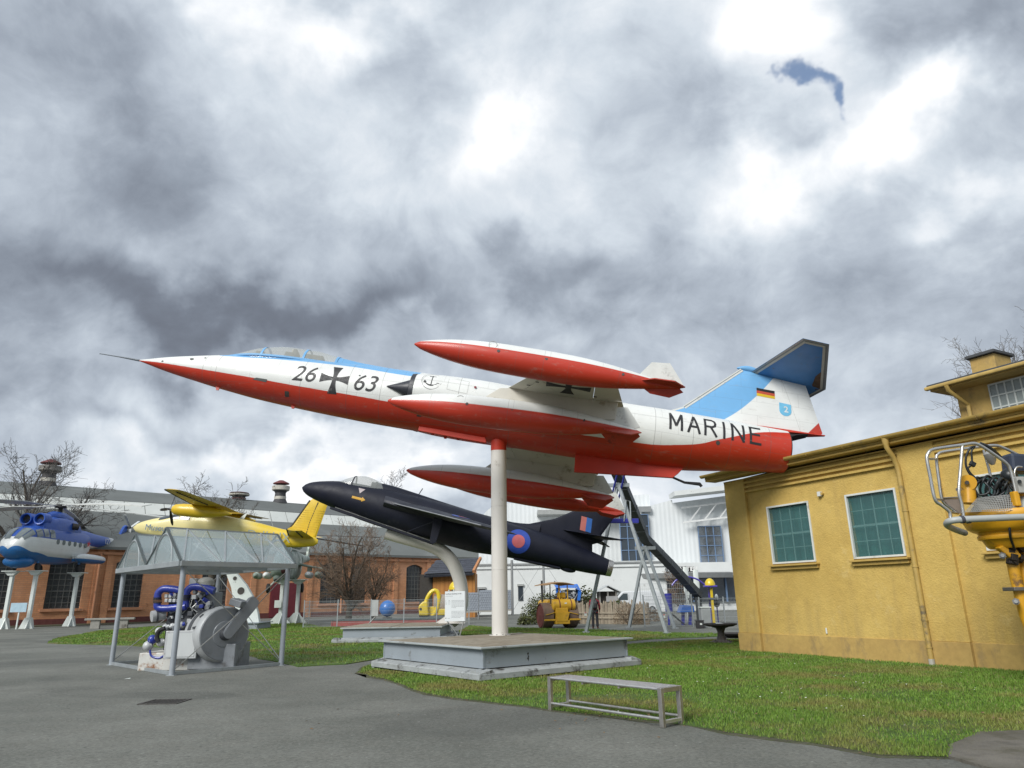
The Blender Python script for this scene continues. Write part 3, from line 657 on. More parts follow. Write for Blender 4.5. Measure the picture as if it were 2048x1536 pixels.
# planting bed of dark soil at the wall foot
SB = [HA+HU*HL0-HN*4.5, HA+HU*(hf(215, 1200)[0])-HN*4.5, HA+HU*(hf(480, 1200)[0])-HN*2.2, HA+HU*(hf(480, 1200)[0]), HA+HU*HL0]
sheet('soil_bed', sub_poly([(p.x, p.y) for p in SB], 2, .2), .06, mat('dark_soil', (.055, .05, .028), .95, var=.4, vscale=.8, bump=.8, bscale=12, dirt=.4, dirtcol=(.04, .07, .02)), 'dark planting bed along the brick hall')
bush = thing('concrete_bench', 'low concrete bench on the left by the brick hall', 'bench', G(218, 1257), R(20))
CONC = mat('concrete', (.30, .29, .26), .9, var=.15, vscale=3, bump=.3, dirt=.3)
MB().box((0, 0, .62), (3.0, .6, .13)).build('seat', CONC, bush, 0, .02)
for k in (-1, 1): MB().box((k*.85, 0, .28), (.55, .45, .56)).build('leg', CONC, bush, 0, .02)

# ================================================================== the white museum building behind
WHT = mat('white_block', (.62, .64, .63), .8, var=.06, vscale=.5, dirt=.12, dirtcol=(.4, .4, .38))
def corr(t, co):
    x, y, z = t.xyz(co); w = t.math('SINE', t.math('MULTIPLY', x, 2*math.pi/.5))
    return t.vmath('SCALE', t.mix(t.mapr(t.noise(co, .15, 5), .3, .7), (.58, .605, .61), (.66, .685, .69)), scale=t.mapr(w, -1, 1, .975, 1.01))
CORR = matfn('white_corrugated', corr, .5, 0, lambda t, co: t.math('SINE', t.math('MULTIPLY', t.xyz(co)[0], 2*math.pi/.5)), .22, .05)
GREYM = mat('grey_metal', (.27, .28, .28), .5, .3, var=.1); BLUF = mat('blue_frame', (.13, .20, .32), .5); DGL = mat('dark_glass', (.03, .04, .05), .08, var=.3, vscale=.4, spec=.8)
wbY = 78.0
wl = thing('white_building', 'white museum building with corrugated walls, tall blue framed glazing and entrance canopy', 'building')
def wb(px, py, Y=wbY): p = A(px, py, Y); return p.x, p.z
def slab(px0, py0, px1, py1, Y, th, name, m, parent=None, bev=0):
    (x0, _), (x1, _), (_, z1), (_, z0) = wb(px0, py0, Y), wb(px1, py1, Y), wb((px0+px1)/2, py0, Y), wb((px0+px1)/2, py1, Y)
    return MB().box(((x0+x1)/2, Y+th/2, (z0+z1)/2), (abs(x1-x0), th, abs(z1-z0))).build(name, m, parent or wl, 0, bev)
def low_box(px0, px1, pt, Y, th, name, m):
    (x0, z1), (x1, _) = wb(px0, pt, Y), wb(px1, pt, Y)
    return MB().box(((x0+x1)/2, Y+th/2, z1/2), (x1-x0, th, z1)).build(name, m, wl, 0)
lw = low_box(953, 1330, 1127, 74, 8, 'low_wall', WHT)
slab(953, 1125, 1330, 1128.5, 73.9, .3, 'parapet', GREYM)
slab(953, 1135, 1330, 1136.5, 73.92, .2, 'parapet', GREYM)
for px0, px1, p0, p1 in ((1036, 1046, 1172, 1201), (955, 970, 1178, 1200)):
    w = slab(px0, p0, px1, p1, 73.9, .2, 'window', DGL); slab(px0-1.5, p0-4, px1+1.5, p0, 73.8, .3, 'lintel', mat('grey_lintel', (.32, .33, .32), .8), w)
low_box(1270, 1480, 1127, 76, 10, 'entrance_wall', WHT)
# big corrugated hall with a rounded left end
(x0, zt), (x1, _) = wb(957, 1008, 84), wb(1300, 1008, 84)
mb = MB(); prof = [(x0, 0), (x0, zt-3.0)] + [(x0+3.0-3.0*math.cos(R(a)), zt-3.0+3.0*math.sin(R(a))) for a in range(15, 91, 15)] + [(x1, zt+.8), (x1, 0)]
mb.prism(prof, (0, 89, 0), (1, 0, 0), (0, 0, 1), 5).build('hall_wall', CORR, wl, 20)
slab(1075, 1018, 1290, 1027, 81.5, 2.5, 'ledge', mat('grey_soffit', (.30, .31, .30), .7), None)
# tall right-hand volume
rp = [wb(1283, 1016, 80), wb(1344, 1000, 80), wb(1345, 1006, 80), wb(1500, 985, 80)]
mb = MB(); mb.prism([(rp[0][0], 0), rp[0], rp[1], (rp[2][0], rp[2][1]), rp[3], (rp[3][0], 0)], (0, 84, 0), (1, 0, 0), (0, 0, 1), 4).build('tower_wall', CORR, wl, 0)
MB().beam((rp[1][0]-.3, 78.6, rp[1][1]+.35), (rp[3][0], 78.6, rp[3][1]+.5), 2.8, .5).build('roof_edge', WHT, wl, 0)
mb = MB()
for z in (1.0, 2.6): mb.beam((rp[1][0]+.8, 79.0, rp[1][1]-z), (rp[3][0], 79.0, rp[3][1]-z+.1), .25, .18)
for k in range(5): xx = rp[1][0]+1.5+k*1.7; mb.beam((xx, 79.0, rp[1][1]-2.5+k*.2), (xx+1.4, 79.0, rp[1][1]-.9+k*.2), .14, .14)
mb.build('roof_truss', mat('white_steel', (.62, .63, .62), .5), wl, 0)
slab(1302, 1013, 1240, 1024, 79.5, .5, 'gallery', GREYM); 
def glazing(px0, py0, px1, py1, Y, nx, nz, m):
    w = slab(px0, py0, px1, py1, Y, .15, 'glazing', m); (x0, z1), (x1, z0) = wb(px0, py0, Y), wb(px1, py1, Y)
    for c in range(nx):
        for d in range(nz): MB().box((x0+(x1-x0)*(c+.5)/nx, Y-.05, z0+(z1-z0)*(d+.5)/nz), ((x1-x0)/nx-.1, .04, (z1-z0)/nz-.1)).build('pane', m, w, 0)
    mb = MB()
    for c in range(nx+1): mb.box((x0+(x1-x0)*c/nx, Y-.1, (z0+z1)/2), (.08, .16, z1-z0))
    for d in range(nz+1): mb.box(((x0+x1)/2, Y-.1, z0+(z1-z0)*d/nz), (x1-x0, .14, .07))
    mb.build('frame', BLUF, w, 0)
REFL = mat('mirror_glass', (.35, .38, .4), .04, .85, var=.1)
glazing(1395, 1053, 1450, 1150, 79.7, 3, 5, REFL)
glazing(1238, 1030, 1302, 1124, 79.6, 4, 4, DGL)
# entrance: canopy, dark glazed front, name board
slab(1262, 1152, 1480, 1204, 75.7, .3, 'entrance_glazing', DGL)
for px in (1285, 1318, 1350, 1385, 1420, 1452): slab(px, 1152, px+2, 1204, 75.5, .2, 'mullion', BLUF)
p0 = wb(1250, 1158, 73.5); p1 = wb(1475, 1158, 73.5)
mb = MB(); rr = []
for k in range(13):
    x = p0[0]+(p1[0]-p0[0])*k/12; dp_ = 2.2*math.sin(math.pi*(k+.6)/13.2)**.6; rr.append([(x, 75.8, p0[1]), (x, 75.6-dp_, p0[1]), (x, 75.5-dp_, p0[1]+.5), (x, 75.8, p0[1]+.6)])
mb.loft(rr).build('canopy', GREYM, wl, 20)
sg = slab(1330, 1133, 1389, 1144, 75.3, .15, 'name_board', mat('black_board', (.012, .012, .012), .6), None)
q0 = wb(1360, 1138.6, 75.3)
tm = text_mesh('BIERGARTEN', .62, .01, 0, .012, 1.0); o = put('lettering', tm, mat('white_letter', (.7, .7, .68), .6), sg, 0); o.rotation_euler = (R(90), 0, 0); o.location = (q0[0], 75.26, q0[1])
for s_ in (-1.36, 1.36): mb = MB().tube(arc((q0[0]+s_, 75.26, q0[1]), .2, 0, 330, 12), .04, 5).build('emblem', MATS['white_letter'], sg)
# masts and wires in front of the low wall
for i, px in enumerate((1025, 1089)):
    b = A(px, 1214, 70); b.z = 0; zt = A(px, 1120, 70).z
    ms = thing('steel_mast', ('grey steel mast by the white wall, beside the white pole' if i == 0 else 'grey steel mast by the white wall, left of the road roller'), 'mast', b, 0, 'masts along the white wall')
    MB().tube([(0, 0, 0), (0, 0, zt)], .12, 10).build('pole', GREYM, ms)
    mb = MB()
    for sx in (-3.2, 3.2): mb.tube([(0, 0, zt-.1), (sx, .3, 0.02)], .02, 4)
    mb.build('stay_wire', GREYM, ms)
# wooden lodge with a slate roof at the end of the brick hall
lY = 64
def lp(px, py, Y=lY): p = A(px, py, Y); return p
lodge = thing('timber_lodge', 'orange timber lodge with dark slate roof beside the brick hall', 'hut')
p0, p1 = lp(866, 1147), lp(950, 1147); zc = p0.z
OR = matfn('orange_boards', lambda t, co: t.vmath('SCALE', t.mix(t.mapr(t.noise(t.vmath('MULTIPLY', co, (1, 1, .1)), 3, 4), .3, .7), (.33, .135, .03), (.43, .19, .045)), scale=t.mapr(t.math('SINE', t.math('MULTIPLY', t.xyz(co)[0], 18)), .9, 1, 1, .6)), .75)
MB().box(((p0.x+p1.x)/2, lY+2, zc/2), (p1.x-p0.x, 4, zc)).build('wall', OR, lodge, 0)
MB().box((p0.x-.6, lY+1.2, zc/2), (1.1, 2.2, zc-.1)).build('dark_bay', mat('dark_timber', (.04, .035, .03), .8), lodge, 0)
SL = mat('slate', (.045, .05, .065), .6, var=.3, vscale=2)
e0, e1 = lp(848, 1148, lY-.7), lp(946, 1143, lY-.7); r0_, r1_ = lp(872, 1121, lY+1.6), lp(960, 1116, lY+1.6)
rows = 7; cols = 22; mb = None
rfl = MB().add([e0+Vector((0, 0, -.12)), e1+Vector((0, 0, -.12)), r1_+Vector((0, 0, -.12)), r0_+Vector((0, 0, -.12)), e0+Vector((0, .1, -.3)), e1+Vector((0, .1, -.3)), r1_+Vector((0, .1, -.3)), r0_+Vector((0, .1, -.3))], [(0, 1, 2, 3), (7, 6, 5, 4), (0, 4, 5, 1), (1, 5, 6, 2), (2, 6, 7, 3), (3, 7, 4, 0)]).build('roof', SL, lodge, 0)
for i in range(rows):
    for j in range(cols):
        f = lambda u, v: (e0.lerp(e1, u)).lerp(r0_.lerp(r1_, u), v)
        u0_, u1_ = (j+.5*(i % 2)*.8)/(cols+.4), (j+.96+.5*(i % 2)*.8)/(cols+.4); v0, v1 = i/rows, (i+1.25)/rows
        q = [f(u0_, v0)+Vector((0, 0, .04)), f(u1_, v0)+Vector((0, 0, .04)), f(u1_, min(v1, 1.02)), f(u0_, min(v1, 1.02))]
        MB().add(q+[p-Vector((0, 0, .05)) for p in q], [(0, 1, 2, 3), (0, 4, 5, 1), (1, 5, 6, 2), (0, 3, 7, 4)]).build('slate', SL, rfl, 0)
MB().beam(e1+Vector((.05, 0, .0)), r1_+Vector((.05, 0, .0)), .2, .25).build('bargeboard', mat('orange_board', (.42, .19, .08), .7), lodge, 0)
# scale-clad grey fence panels
SF = mat('grey_shingle', (.20, .225, .26), .6, var=.12)
for i, (a, b, t0, t1, bt) in enumerate(((921, 957, 1186, 1182, 1222), (958, 986, 1181, 1181, 1221), (987, 1022, 1181, 1182, 1219))):
    Y = 58; pa, pb_ = A(a, t0, Y), A(b, t1, Y)
    fp = thing('shingled_fence', ('grey scale shingled fence panel behind the information board', 'grey scale shingled fence panel left of the white pole', 'grey scale shingled fence panel right of the white pole')[i], 'fence', Vector((pa.x, Y, 0)), 0, 'grey shingled fence panels')
    w, h = pb_.x-pa.x, pa.z; zb0 = max(.25, A(a, bt, Y).z)
    MB().box((w/2, .05, (h+zb0)/2), (w, .08, h-zb0)).build('backing', SF, fp, 0)
    MB().box((w/2, .02, zb0-.06), (w, .3, .12)).build('kerb', mat('concrete', (.3, .29, .26), .9), fp, 0)
    nr, nc = 8, 7
    for r_i in range(nr):
        for c in range(nc):
            x = w*(c+.5*(r_i % 2))/nc; cw_ = w/nc*.96; zz = zb0+(h-zb0)*(r_i+.02)/nr; hh = (h-zb0)/nr*1.12
            if x+cw_ > w: cw_ = max(.05, w-x)
            MB().add([(x, -.03, zz+hh*.35), (x+cw_*.5, -.035, zz), (x+cw_, -.03, zz+hh*.35), (x+cw_, 0.0, zz+hh), (x, 0.0, zz+hh)], [(0, 1, 2, 3, 4)]).build('shingle', SF, fp, 0)
    MB().cyl((-.05, .05, 0), (-.05, .05, h+.1), .06, None, 8).build('post', GREYM, fp)

# ================================================================== bare trees and shrubs
BARK = mat('bark', (.075, .062, .048), .95, var=.3, vscale=6, bump=.5, bscale=20)
TWIG = mat('twig_brown', (.16, .11, .075), .95, var=.3, vscale=4)
TWIGG = mat('twig_grey', (.12, .11, .10), .95, var=.3, vscale=4)
def bare_tree(name, label, loc, H, spread, trunk_r, seed, lean=(0, 0), counts=(7, 9, 7, 5), twig=None, ang=(22, 58), first=.22, limb=.62, tipr=.009, group=None, up=.5):
    rnd = random.Random(seed); t = thing(name, label, 'tree', loc, 0, group); trunk, crown = MB(), MB()
    def stem(p, d, L, r0_, r1_, lev, mb, n):
        pts = [p]; rs = [r0_]; dd = d.copy(); w = (.05, .13, .2, .26, .3)[lev]
        for k in range(n):
            dd = (dd+Vector((rnd.gauss(0, w), rnd.gauss(0, w), rnd.gauss(0, w*.6)+up*.10*(lev > 0)))).normalized(); pts.append(pts[-1]+dd*L/n); rs.append(r0_+(r1_-r0_)*(k+1)/n)
        mb.tube(pts, rs, (9, 7, 5, 3, 3)[lev], lev < 1); return pts, rs
    def side(d, a):
        ax = Matrix.Rotation(rnd.uniform(0, 6.283), 3, d) @ d.orthogonal().normalized(); nd = Matrix.Rotation(R(a), 3, ax) @ d
        return Vector((nd.x*spread, nd.y*spread, nd.z+.12*up)).normalized()
    def kids(pts, rs, L, lev):
        if lev > len(counts): return
        nk = max(2, counts[lev-1]+rnd.randint(-1, 1))
        for q in range(nk):
            f = (.55+.45*(q+1)/nk) if lev == 1 else (.12+.88*(q+rnd.random())/nk); f = min(f, .999); i = int(f*(len(pts)-1)); u = f*(len(pts)-1)-i
            p = pts[i].lerp(pts[i+1], u); r_ = rs[i]+(rs[i+1]-rs[i])*u; d = (pts[i+1]-pts[i]).normalized()
            if lev == 1: a = ang[0]+(ang[1]-ang[0])*(1-q/nk)+rnd.uniform(-8, 8); ln = H*limb*rnd.uniform(.8, 1.05)*(.82+.25*q/nk)
            else: a = rnd.uniform(22, 62); ln = L*(.46 if lev == 2 else .5)*rnd.uniform(.6, 1.25)*(1.15-.45*f)
            ra = max(tipr, r_*(.62 if lev == 1 else .5)); rb = max(tipr*.7, ra*.22)
            pp, rr = stem(p, side(d, a), ln, ra, rb, min(lev, 4), trunk if lev < 2 else crown, (6, 6, 4, 3, 2)[min(lev, 4)])
            kids(pp, rr, ln, lev+1)
    pp, rr = stem(Vector((0, 0, -.1)), Vector((lean[0], lean[1], 1)).normalized(), H*first, trunk_r, trunk_r*.72, 0, trunk, 5); kids(pp, rr, H*first, 1)
    k = H/max(v[2] for v in crown.v)
    trunk.v = [(x*k, y*k, z*k) for x, y, z in trunk.v]; crown.v = [(x*k, y*k, z*k) for x, y, z in crown.v]
    trunk.build('trunk', BARK, t, 60); tag(crown.build('crown', twig or TWIG, t, 0, 0, False), kind='stuff')
    return t
def at_ground(px, Y): p = A(px, 1200, Y); return Vector((p.x, p.y, 0))
bare_tree('bare_tree', 'tall bare tree behind the blue and white helicopter at the left edge', at_ground(12, 61), A(60, 868, 61).z, 1.0, .40, 11, (.10, 0), (8, 10, 8, 6), TWIGG, (18, 68), .36, .52, .013)
bare_tree('bare_tree', 'bare round tree rising behind the yellow aeroplane', at_ground(432, 58), A(430, 945, 58).z, 1.0, .28, 5, (0, 0), (8, 9, 7, 5), TWIGG, (18, 60), .42, .46, .011)
bare_tree('bare_tree', 'brown bushy bare tree in front of the hall, left of its twin', at_ground(698, 53), A(700, 1042, 53).z, 1.0, .24, 21, (.02, 0), (10, 11, 8, 6), TWIG, (15, 72), .22, .62, .009)
bare_tree('bare_tree', 'brown bushy bare tree in front of the hall, nearer the lodge', at_ground(748, 57), A(760, 1052, 57).z, 1.0, .18, 37, (.03, 0), (9, 10, 8, 5), TWIG, (15, 72), .26, .60, .009)
bare_tree('bare_tree', 'distant bare treetop behind the canopy of the navy jet', at_ground(722, 128), A(722, 930, 128).z, 1.0, .40, 8, (0, 0), (8, 8, 6, 4), TWIGG, (12, 45), .5, .42, .03)
bare_tree('bare_tree', 'bare upright tree behind the roof of the yellow building', at_ground(2082, 44), A(2046, 606, 44).z, .62, .32, 14, (0, 0), (9, 11, 8, 5), TWIGG, (5, 18), .45, .5, .012)
bare_tree('bare_tree', 'small bare shrub tree by the museum entrance', at_ground(1365, 66), A(1365, 1137, 66).z, 1.0, .10, 16, (0, 0), (8, 7, 6, 4), TWIG, (15, 60), .2, .6, .01)
LEAFG = matfn('shrub_leaf', lambda t, co: t.mix(t.node('ShaderNodeNewGeometry').outputs['Random Per Island'], (.035, .05, .012), (.10, .105, .03)), .6)
LEAFB = matfn('dry_leaf', lambda t, co: t.mix(t.node('ShaderNodeNewGeometry').outputs['Random Per Island'], (.11, .08, .05), (.24, .17, .10)), .8)
def shrub(label, px, Y, w, d, h, n, m, seed, lf=.12, group=None, stems=True, name='shrub'):
    rnd = random.Random(seed); t = thing(name, label, 'shrub', at_ground(px, Y), 0, group); mb = MB(); sm = MB()
    for i in range(n):
        a = rnd.uniform(0, 6.283); e = math.acos(rnd.random()); q = rnd.random()**.33*(1+.25*noise.noise((math.cos(a)*1.5, math.sin(a)*1.5, seed)))
        c = Vector((w/2*q*math.sin(e)*math.cos(a), d/2*q*math.sin(e)*math.sin(a), .05+h*q*math.cos(e)*(1+.2*noise.noise((a, e*2, seed+3)))))
        u = Vector((rnd.gauss(0, 1), rnd.gauss(0, 1), rnd.gauss(0, .6))).normalized(); v = u.orthogonal().normalized(); v = Matrix.Rotation(rnd.uniform(0, 6), 3, u) @ v; s_ = lf*rnd.uniform(.6, 1.3)
        mb.add([c-u*s_, c+v*s_*.45, c+u*s_, c-v*s_*.45], [(0, 1, 2, 3)])
    for i in range(14):
        a = rnd.uniform(0, 6.283); sm.tube([(0, 0, 0), (w*.2*math.cos(a), d*.2*math.sin(a), h*.45), (w*.38*math.cos(a), d*.38*math.sin(a), h*.8)], [.03, .02, .01], 4)
    sm.build('stems', BARK, t); tag(mb.build('foliage', m, t, 0, 0, False), kind='stuff'); return t
shrub('rounded evergreen bush behind the yellow road roller', 1100, 44.5, 3.6, 2.4, 1.75, 6000, LEAFG, 1, .07)
shrub('small evergreen bush between the blue container and the hut', 1172, 50, 1.9, 1.5, 2.0, 1400, LEAFG, 2)
shrub('low evergreen hedge in front of the white van', 1236, 48, 3.0, 1.6, 1.1, 1500, LEAFG, 3)
shrub('tiny green plant by the small white standing sign', 1047, 43.5, .9, .8, .5, 300, LEAFG, 4, .08)
shrub('dry brown bush leaning over the paling fence', 1254, 41.0, 2.0, .8, 1.15, 1800, LEAFB, 5, .035)
shrub('long dry brown hedge along the top of the paling fence', 1268, 44.5, 4.4, 1.4, .95, 3000, LEAFB, 6, .045)

# ================================================================== grey plinth, white pole and the red and white jet
PAINT = mat('plinth_paint', (.255, .29, .32), .55, var=.08, vscale=1.2, dirt=.16, dirtcol=(.13, .13, .12), dscale=2.2, bump=.15, bscale=15)
PLSTEP = mat('plinth_step', (.31, .33, .33), .7, var=.15, vscale=3, dirt=.5, dirtcol=(.05, .045, .04), dscale=3.5, bump=.4, bscale=18)
PTOP = matfn('plinth_top', lambda t, co: t.mix(t.mapr(t.noise(co, 5, 7, .7), .4, .7, 0, .8), t.mix(t.mapr(t.noise(co, .9, 6, .65), .35, .65), (.30, .27, .21), (.23, .195, .14)), (.14, .115, .08)), .9, 0, lambda t, co: t.noise(co, 30, 4), .3)
PF, PR_, PLf = Vector((-.69, 14.28, 0)), Vector((2.77, 16.97, 0)), Vector((-3.53, 17.66, 0))
pc = (PR_+PLf)/2
pu = (PR_-PF).normalized(); pw_ = (PR_-PF).length; pv_ = Vector((-pu.y, pu.x, 0)); pd_ = (PLf-PF).dot(pv_)
pl = thing('display_plinth', 'large grey painted plinth with chipped base step under the white pole', 'plinth', mtx=frame(PF+pu*pw_/2+pv_*pd_/2, pu))
ph = .61
def rough_edge_step(w, d, z0, z1, wid):
    mb = MB()
    for (ax, sg) in (('x', -1), ('x', 1), ('y', -1), ('y', 1)):
        n = 26; rings = []
        for k in range(n+1):
            t_ = -.5 + k/n; j = noise.noise((k*.7, sg*3+(ax == 'x')*7, 1))*.012
            L_ = (w if ax == 'x' else d); off = (d if ax == 'x' else w)/2*sg; a = t_*L_
            inn, out, top, hi = off-sg*wid, off+sg*(.01+j), z1+j*.6, z1+.06
            prof = [(inn, z0), (out, z0), (out, top-.02), (out-sg*.02, top), (inn, hi)]
            rings.append([(a, p, z) if ax == 'x' else (p, a, z) for p, z in prof])
        mb.loft(rings)
    return mb
wi, di = pw_-.44, pd_-.44
rough_edge_step(pw_, pd_, .04, .155, .30).build('base_step', PLSTEP, pl, 25)
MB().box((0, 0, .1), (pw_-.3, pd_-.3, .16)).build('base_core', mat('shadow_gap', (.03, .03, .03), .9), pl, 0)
for sx in (-1, 1):
    for sy in (-1, 1): MB().box((sx*(pw_/2-.06), sy*(pd_/2-.06), .05), (.11, .11, .1)).build('foot', PLSTEP, pl, 0, .01)
for (c, s) in (((0, -di/2, .395), (wi, .02, .35)), ((0, di/2, .395), (wi, .02, .35)), ((-wi/2, 0, .395), (.02, di-.02, .35)), ((wi/2, 0, .395), (.02, di-.02, .35))): MB().box(c, s).build('side_panel', PAINT, pl, 0, .003)
for sx in (-1, 1):
    for sy in (-1, 1): MB().box((sx*(wi/2-.0), sy*(di/2-.0), .395), (.05, .05, .345)).build('corner_angle', PAINT, pl, 0, .006)
rim = MB()
for sy in (-1, 1): rim.box((0, sy*(di/2+.03), ph-.018), (wi+.26, .17, .036))
for sx in (-1, 1): rim.box((sx*(wi/2+.035), 0, ph-.0185), (.17, di-.1, .035))
rim.build('rim', mat('rim_paint', (.33, .36, .36), .5, var=.12, dirt=.3), pl, 0, .008)
for i in range(2):
    for j in range(2): MB().box(((i-.5)*wi/2, (j-.5)*di/2, ph-.02), (wi/2-.012, di/2-.012, .05)).build('top_plate', PTOP, pl, 0, .004)
for k, (x, z) in enumerate(((-.86, .43),)):
    mb = MB()
    for q in range(5): r = .012+.01*random.random(); mb.add([(x+.02*random.uniform(-1, 1)+r*math.cos(a), -di/2-.0125, z-.03*q+r*1.6*math.sin(a)) for a in (0, 1.2, 2.3, 3.3, 4.2, 5.3)], [(0, 1, 2, 3, 4, 5)])
    tag(mb.build('paint_chip', mat('chip_dark', (.05, .045, .04), .8), pl, 0, 0, False), kind='stuff')

# jet pose: local x runs aft, y to starboard, z up
FP = Vector((-10.463, 18.826, 8.067))
FM = (Matrix.Rotation(-.003, 4, 'Z') @ Matrix.Rotation(.159, 4, 'Y') @ Matrix.Rotation(-.229, 4, 'X')); FM.translation = FP
PB = G(1000, 1271, ph)
pole_top = FM @ Vector((10.33, 0, -.8))
SSB = mat('bolt_grey', (.25, .25, .24), .5, .6)
po = thing('white_pole', 'tall white steel pole with red top carrying the red and white jet', 'pole', (PB.x, PB.y, ph))
tx, ty, tz = pole_top.x-PB.x, pole_top.y-PB.y, pole_top.z-ph
WPAINT = mat('pole_white', (.62, .60, .56), .45, var=.05, vscale=1, dirt=.08, dirtcol=(.3, .27, .22))
RPAINT = mat('jet_red', (.47, .034, .014), .5, var=.1, vscale=2, dirt=.06, dirtcol=(.2, .03, .02))
MB().tube([(0, 0, .012), (tx*.9, ty*.9, tz*.925)], .205, 32).build('shaft', WPAINT, po)
MB().tube([(tx*.9, ty*.9, tz*.925), (tx, ty, tz)], .207, 32).build('red_collar', RPAINT, po)
MB().cyl((0, 0, 0), (0, 0, .02), .27, None, 28).build('base_flange', WPAINT, po)
for k in range(10): MB().cyl((.245*math.cos(k*.628), .245*math.sin(k*.628), .018), (.245*math.cos(k*.628), .245*math.sin(k*.628), .04), .014, None, 6).build('bolt', SSB, po)
for zz in (1.6, 3.2): MB().lathe([(0, .2055), (.006, .208), (.012, .2055)], (tx*zz/tz, ty*zz/tz, zz), (0, 0, 1), 32, False).build('weld_seam', WPAINT, po)
MB().add([(.10, -.23, .016), (.17, -.25, .016), (.16, -.20, .03)], [(0, 1, 2)]).build('weld_scrap', mat('chip_dark', (.05, .045, .04), .8), po, 0)

JET = thing('fighter_jet', 'red, white and blue fighter jet mounted nose up on the white pole', 'jet aircraft', mtx=FM)
sx_ = [0, .35, .7, 1.2, 1.7, 2.2, 2.7, 3.2, 3.7, 4.75, 5.8, 7, 8.5, 10, 12.4, 14.4, 15.3, 16, 17, 17.95]
fc = pchip(sx_, [0, 0, 0, 0, 0, 0, 0, -.01, -.02, -.04, -.06, -.08, -.11, -.15, -.2, -.22, -.2, -.17, -.12, -.10])
fh = pchip(sx_, [.012, .092, .175, .275, .36, .445, .52, .58, .63, .70, .75, .79, .80, .81, .82, .81, .77, .72, .63, .565])
fwid = pchip(sx_, [.012, .09, .172, .265, .345, .425, .49, .55, .60, .68, .74, .80, .84, .87, .90, .86, .80, .74, .64, .565])
def fsurf(x, z):
    u = (z-fc(x))/fh(x); return fwid(x)*math.sqrt(max(0, 1-u*u))
zred = [(0, .0), (.6, -.05), (1.3, -.12), (2.26, -.21), (3.6, -.32), (4.74, -.41), (6.4, -.50), (7.3, -.55), (10, -.66), (13, -.75), (14, -.75), (15.1, -.64), (16.1, -.33), (17.3, .12), (17.95, .26)]
zblu = [(0, 2.), (2.2, 2.), (2.3, .34), (2.95, .31), (4.15, .35), (5.8, .37), (7.8, .26), (8.0, .26), (8.05, 2.), (18, 2.)]
def curve(t, x, pts, lo, hi):
    n = t.node('ShaderNodeFloatCurve'); c = n.mapping.curves[0]
    P = [(p[0]/18., (p[1]-lo)/(hi-lo)) for p in pts]
    while len(c.points) < len(P): c.points.new(.5, .5)
    for q, p in zip(c.points, P): q.location = (min(max(p[0], 0), 1), min(max(p[1], 0), 1)); q.handle_type = 'AUTO_CLAMPED'
    n.mapping.update(); t.put(n.inputs['Value'], t.math('DIVIDE', x, 18.)); return t.math('MULTIPLY_ADD', n.outputs[0], hi-lo, lo)
RED, WHI, BLU = (.47, .034, .014), (.68, .69, .665), (.15, .37, .63)
def weather(t, co, c, chips=.5):
    n1 = t.noise(co, .9, 6, .65); n2 = t.noise(t.vmath('MULTIPLY', co, (1.2, 1, 4)), 3.5, 7, .7)
    c = t.vmath('SCALE', c, scale=t.mapr(n1, .3, .7, .92, 1.05, False))
    c = t.mix(t.mapr(n2, .54, .76, 0, .38), c, (.30, .27, .22))
    px_, py__, pz_ = t.xyz(co); bt = t.node('ShaderNodeTexBrick'); bt.offset = .37; t.put(bt.inputs['Vector'], t.comb(px_, pz_, 0)); bt.inputs['Scale'].default_value = 1
    for k_, v_ in (('Brick Width', 1.15), ('Row Height', .43), ('Mortar Size', .006), ('Mortar Smooth', .3)): bt.inputs[k_].default_value = v_
    c = t.mix(t.math('MULTIPLY', bt.outputs['Fac'], .26), c, (.12, .11, .10))
    n3 = t.noise(co, 6.5, 8, .72)
    return t.mix(t.mapr(n3, .735, .75, 0, chips), c, (.10, .095, .09))
def seam(t, x, at, w=.009):
    s = None
    for a in at:
        d = t.math('ABSOLUTE', t.math('SUBTRACT', x, a)); k = t.mapr(d, w, w*.3, 0, 1)
        s = k if s is None else t.math('MAXIMUM', s, k)
    return s
def jetcol(t, co):
    x, y, z = t.xyz(co); jit = t.math('MULTIPLY', t.math('SUBTRACT', t.noise(co, 6), .5), .012); zz = t.math('ADD', z, jit)
    c = t.mix(t.mapr(t.math('SUBTRACT', zz, curve(t, x, zred, -1, 1)), -.006, .006), RED, WHI)
    c = t.mix(t.mapr(t.math('SUBTRACT', zz, curve(t, x, zblu, -1, 2.2)), -.006, .006), c, BLU)
    c = weather(t, co, c)
    s = seam(t, x, (2.05, 2.45, 4.9, 6.2, 7.1, 9.2, 10.6, 11.9, 13.35, 14.35, 15.35, 16.35, 17.4))
    s = t.math('MAXIMUM', s, t.math('MULTIPLY', seam(t, z, (-.02,), .005), t.mapr(x, 4.8, 4.85)))
    s = t.math('MAXIMUM', s, t.math('MULTIPLY', seam(t, z, (.42,), .006), t.mapr(x, 13., 13.1)))
    return t.mix(t.math('MULTIPLY', s, .62), c, (.10, .09, .08))
JM = matfn('jet_skin', jetcol, .38, 0, lambda t, co: t.noise(co, 2.2, 3), .12, .02, .05)
NF = 40
def ring(x, c, h, w, n=NF, cy=0.): return [(x, cy + w*math.sin(2*math.pi*k/n), c + h*math.cos(2*math.pi*k/n)) for k in range(n)]
xs = [0, .1, .25] + [.45+.2*i for i in range(87)] + [17.8, 17.95]
MB().loft([ring(x, fc(x), fh(x), fwid(x)) for x in xs]).build('fuselage', JM, JET, 50)
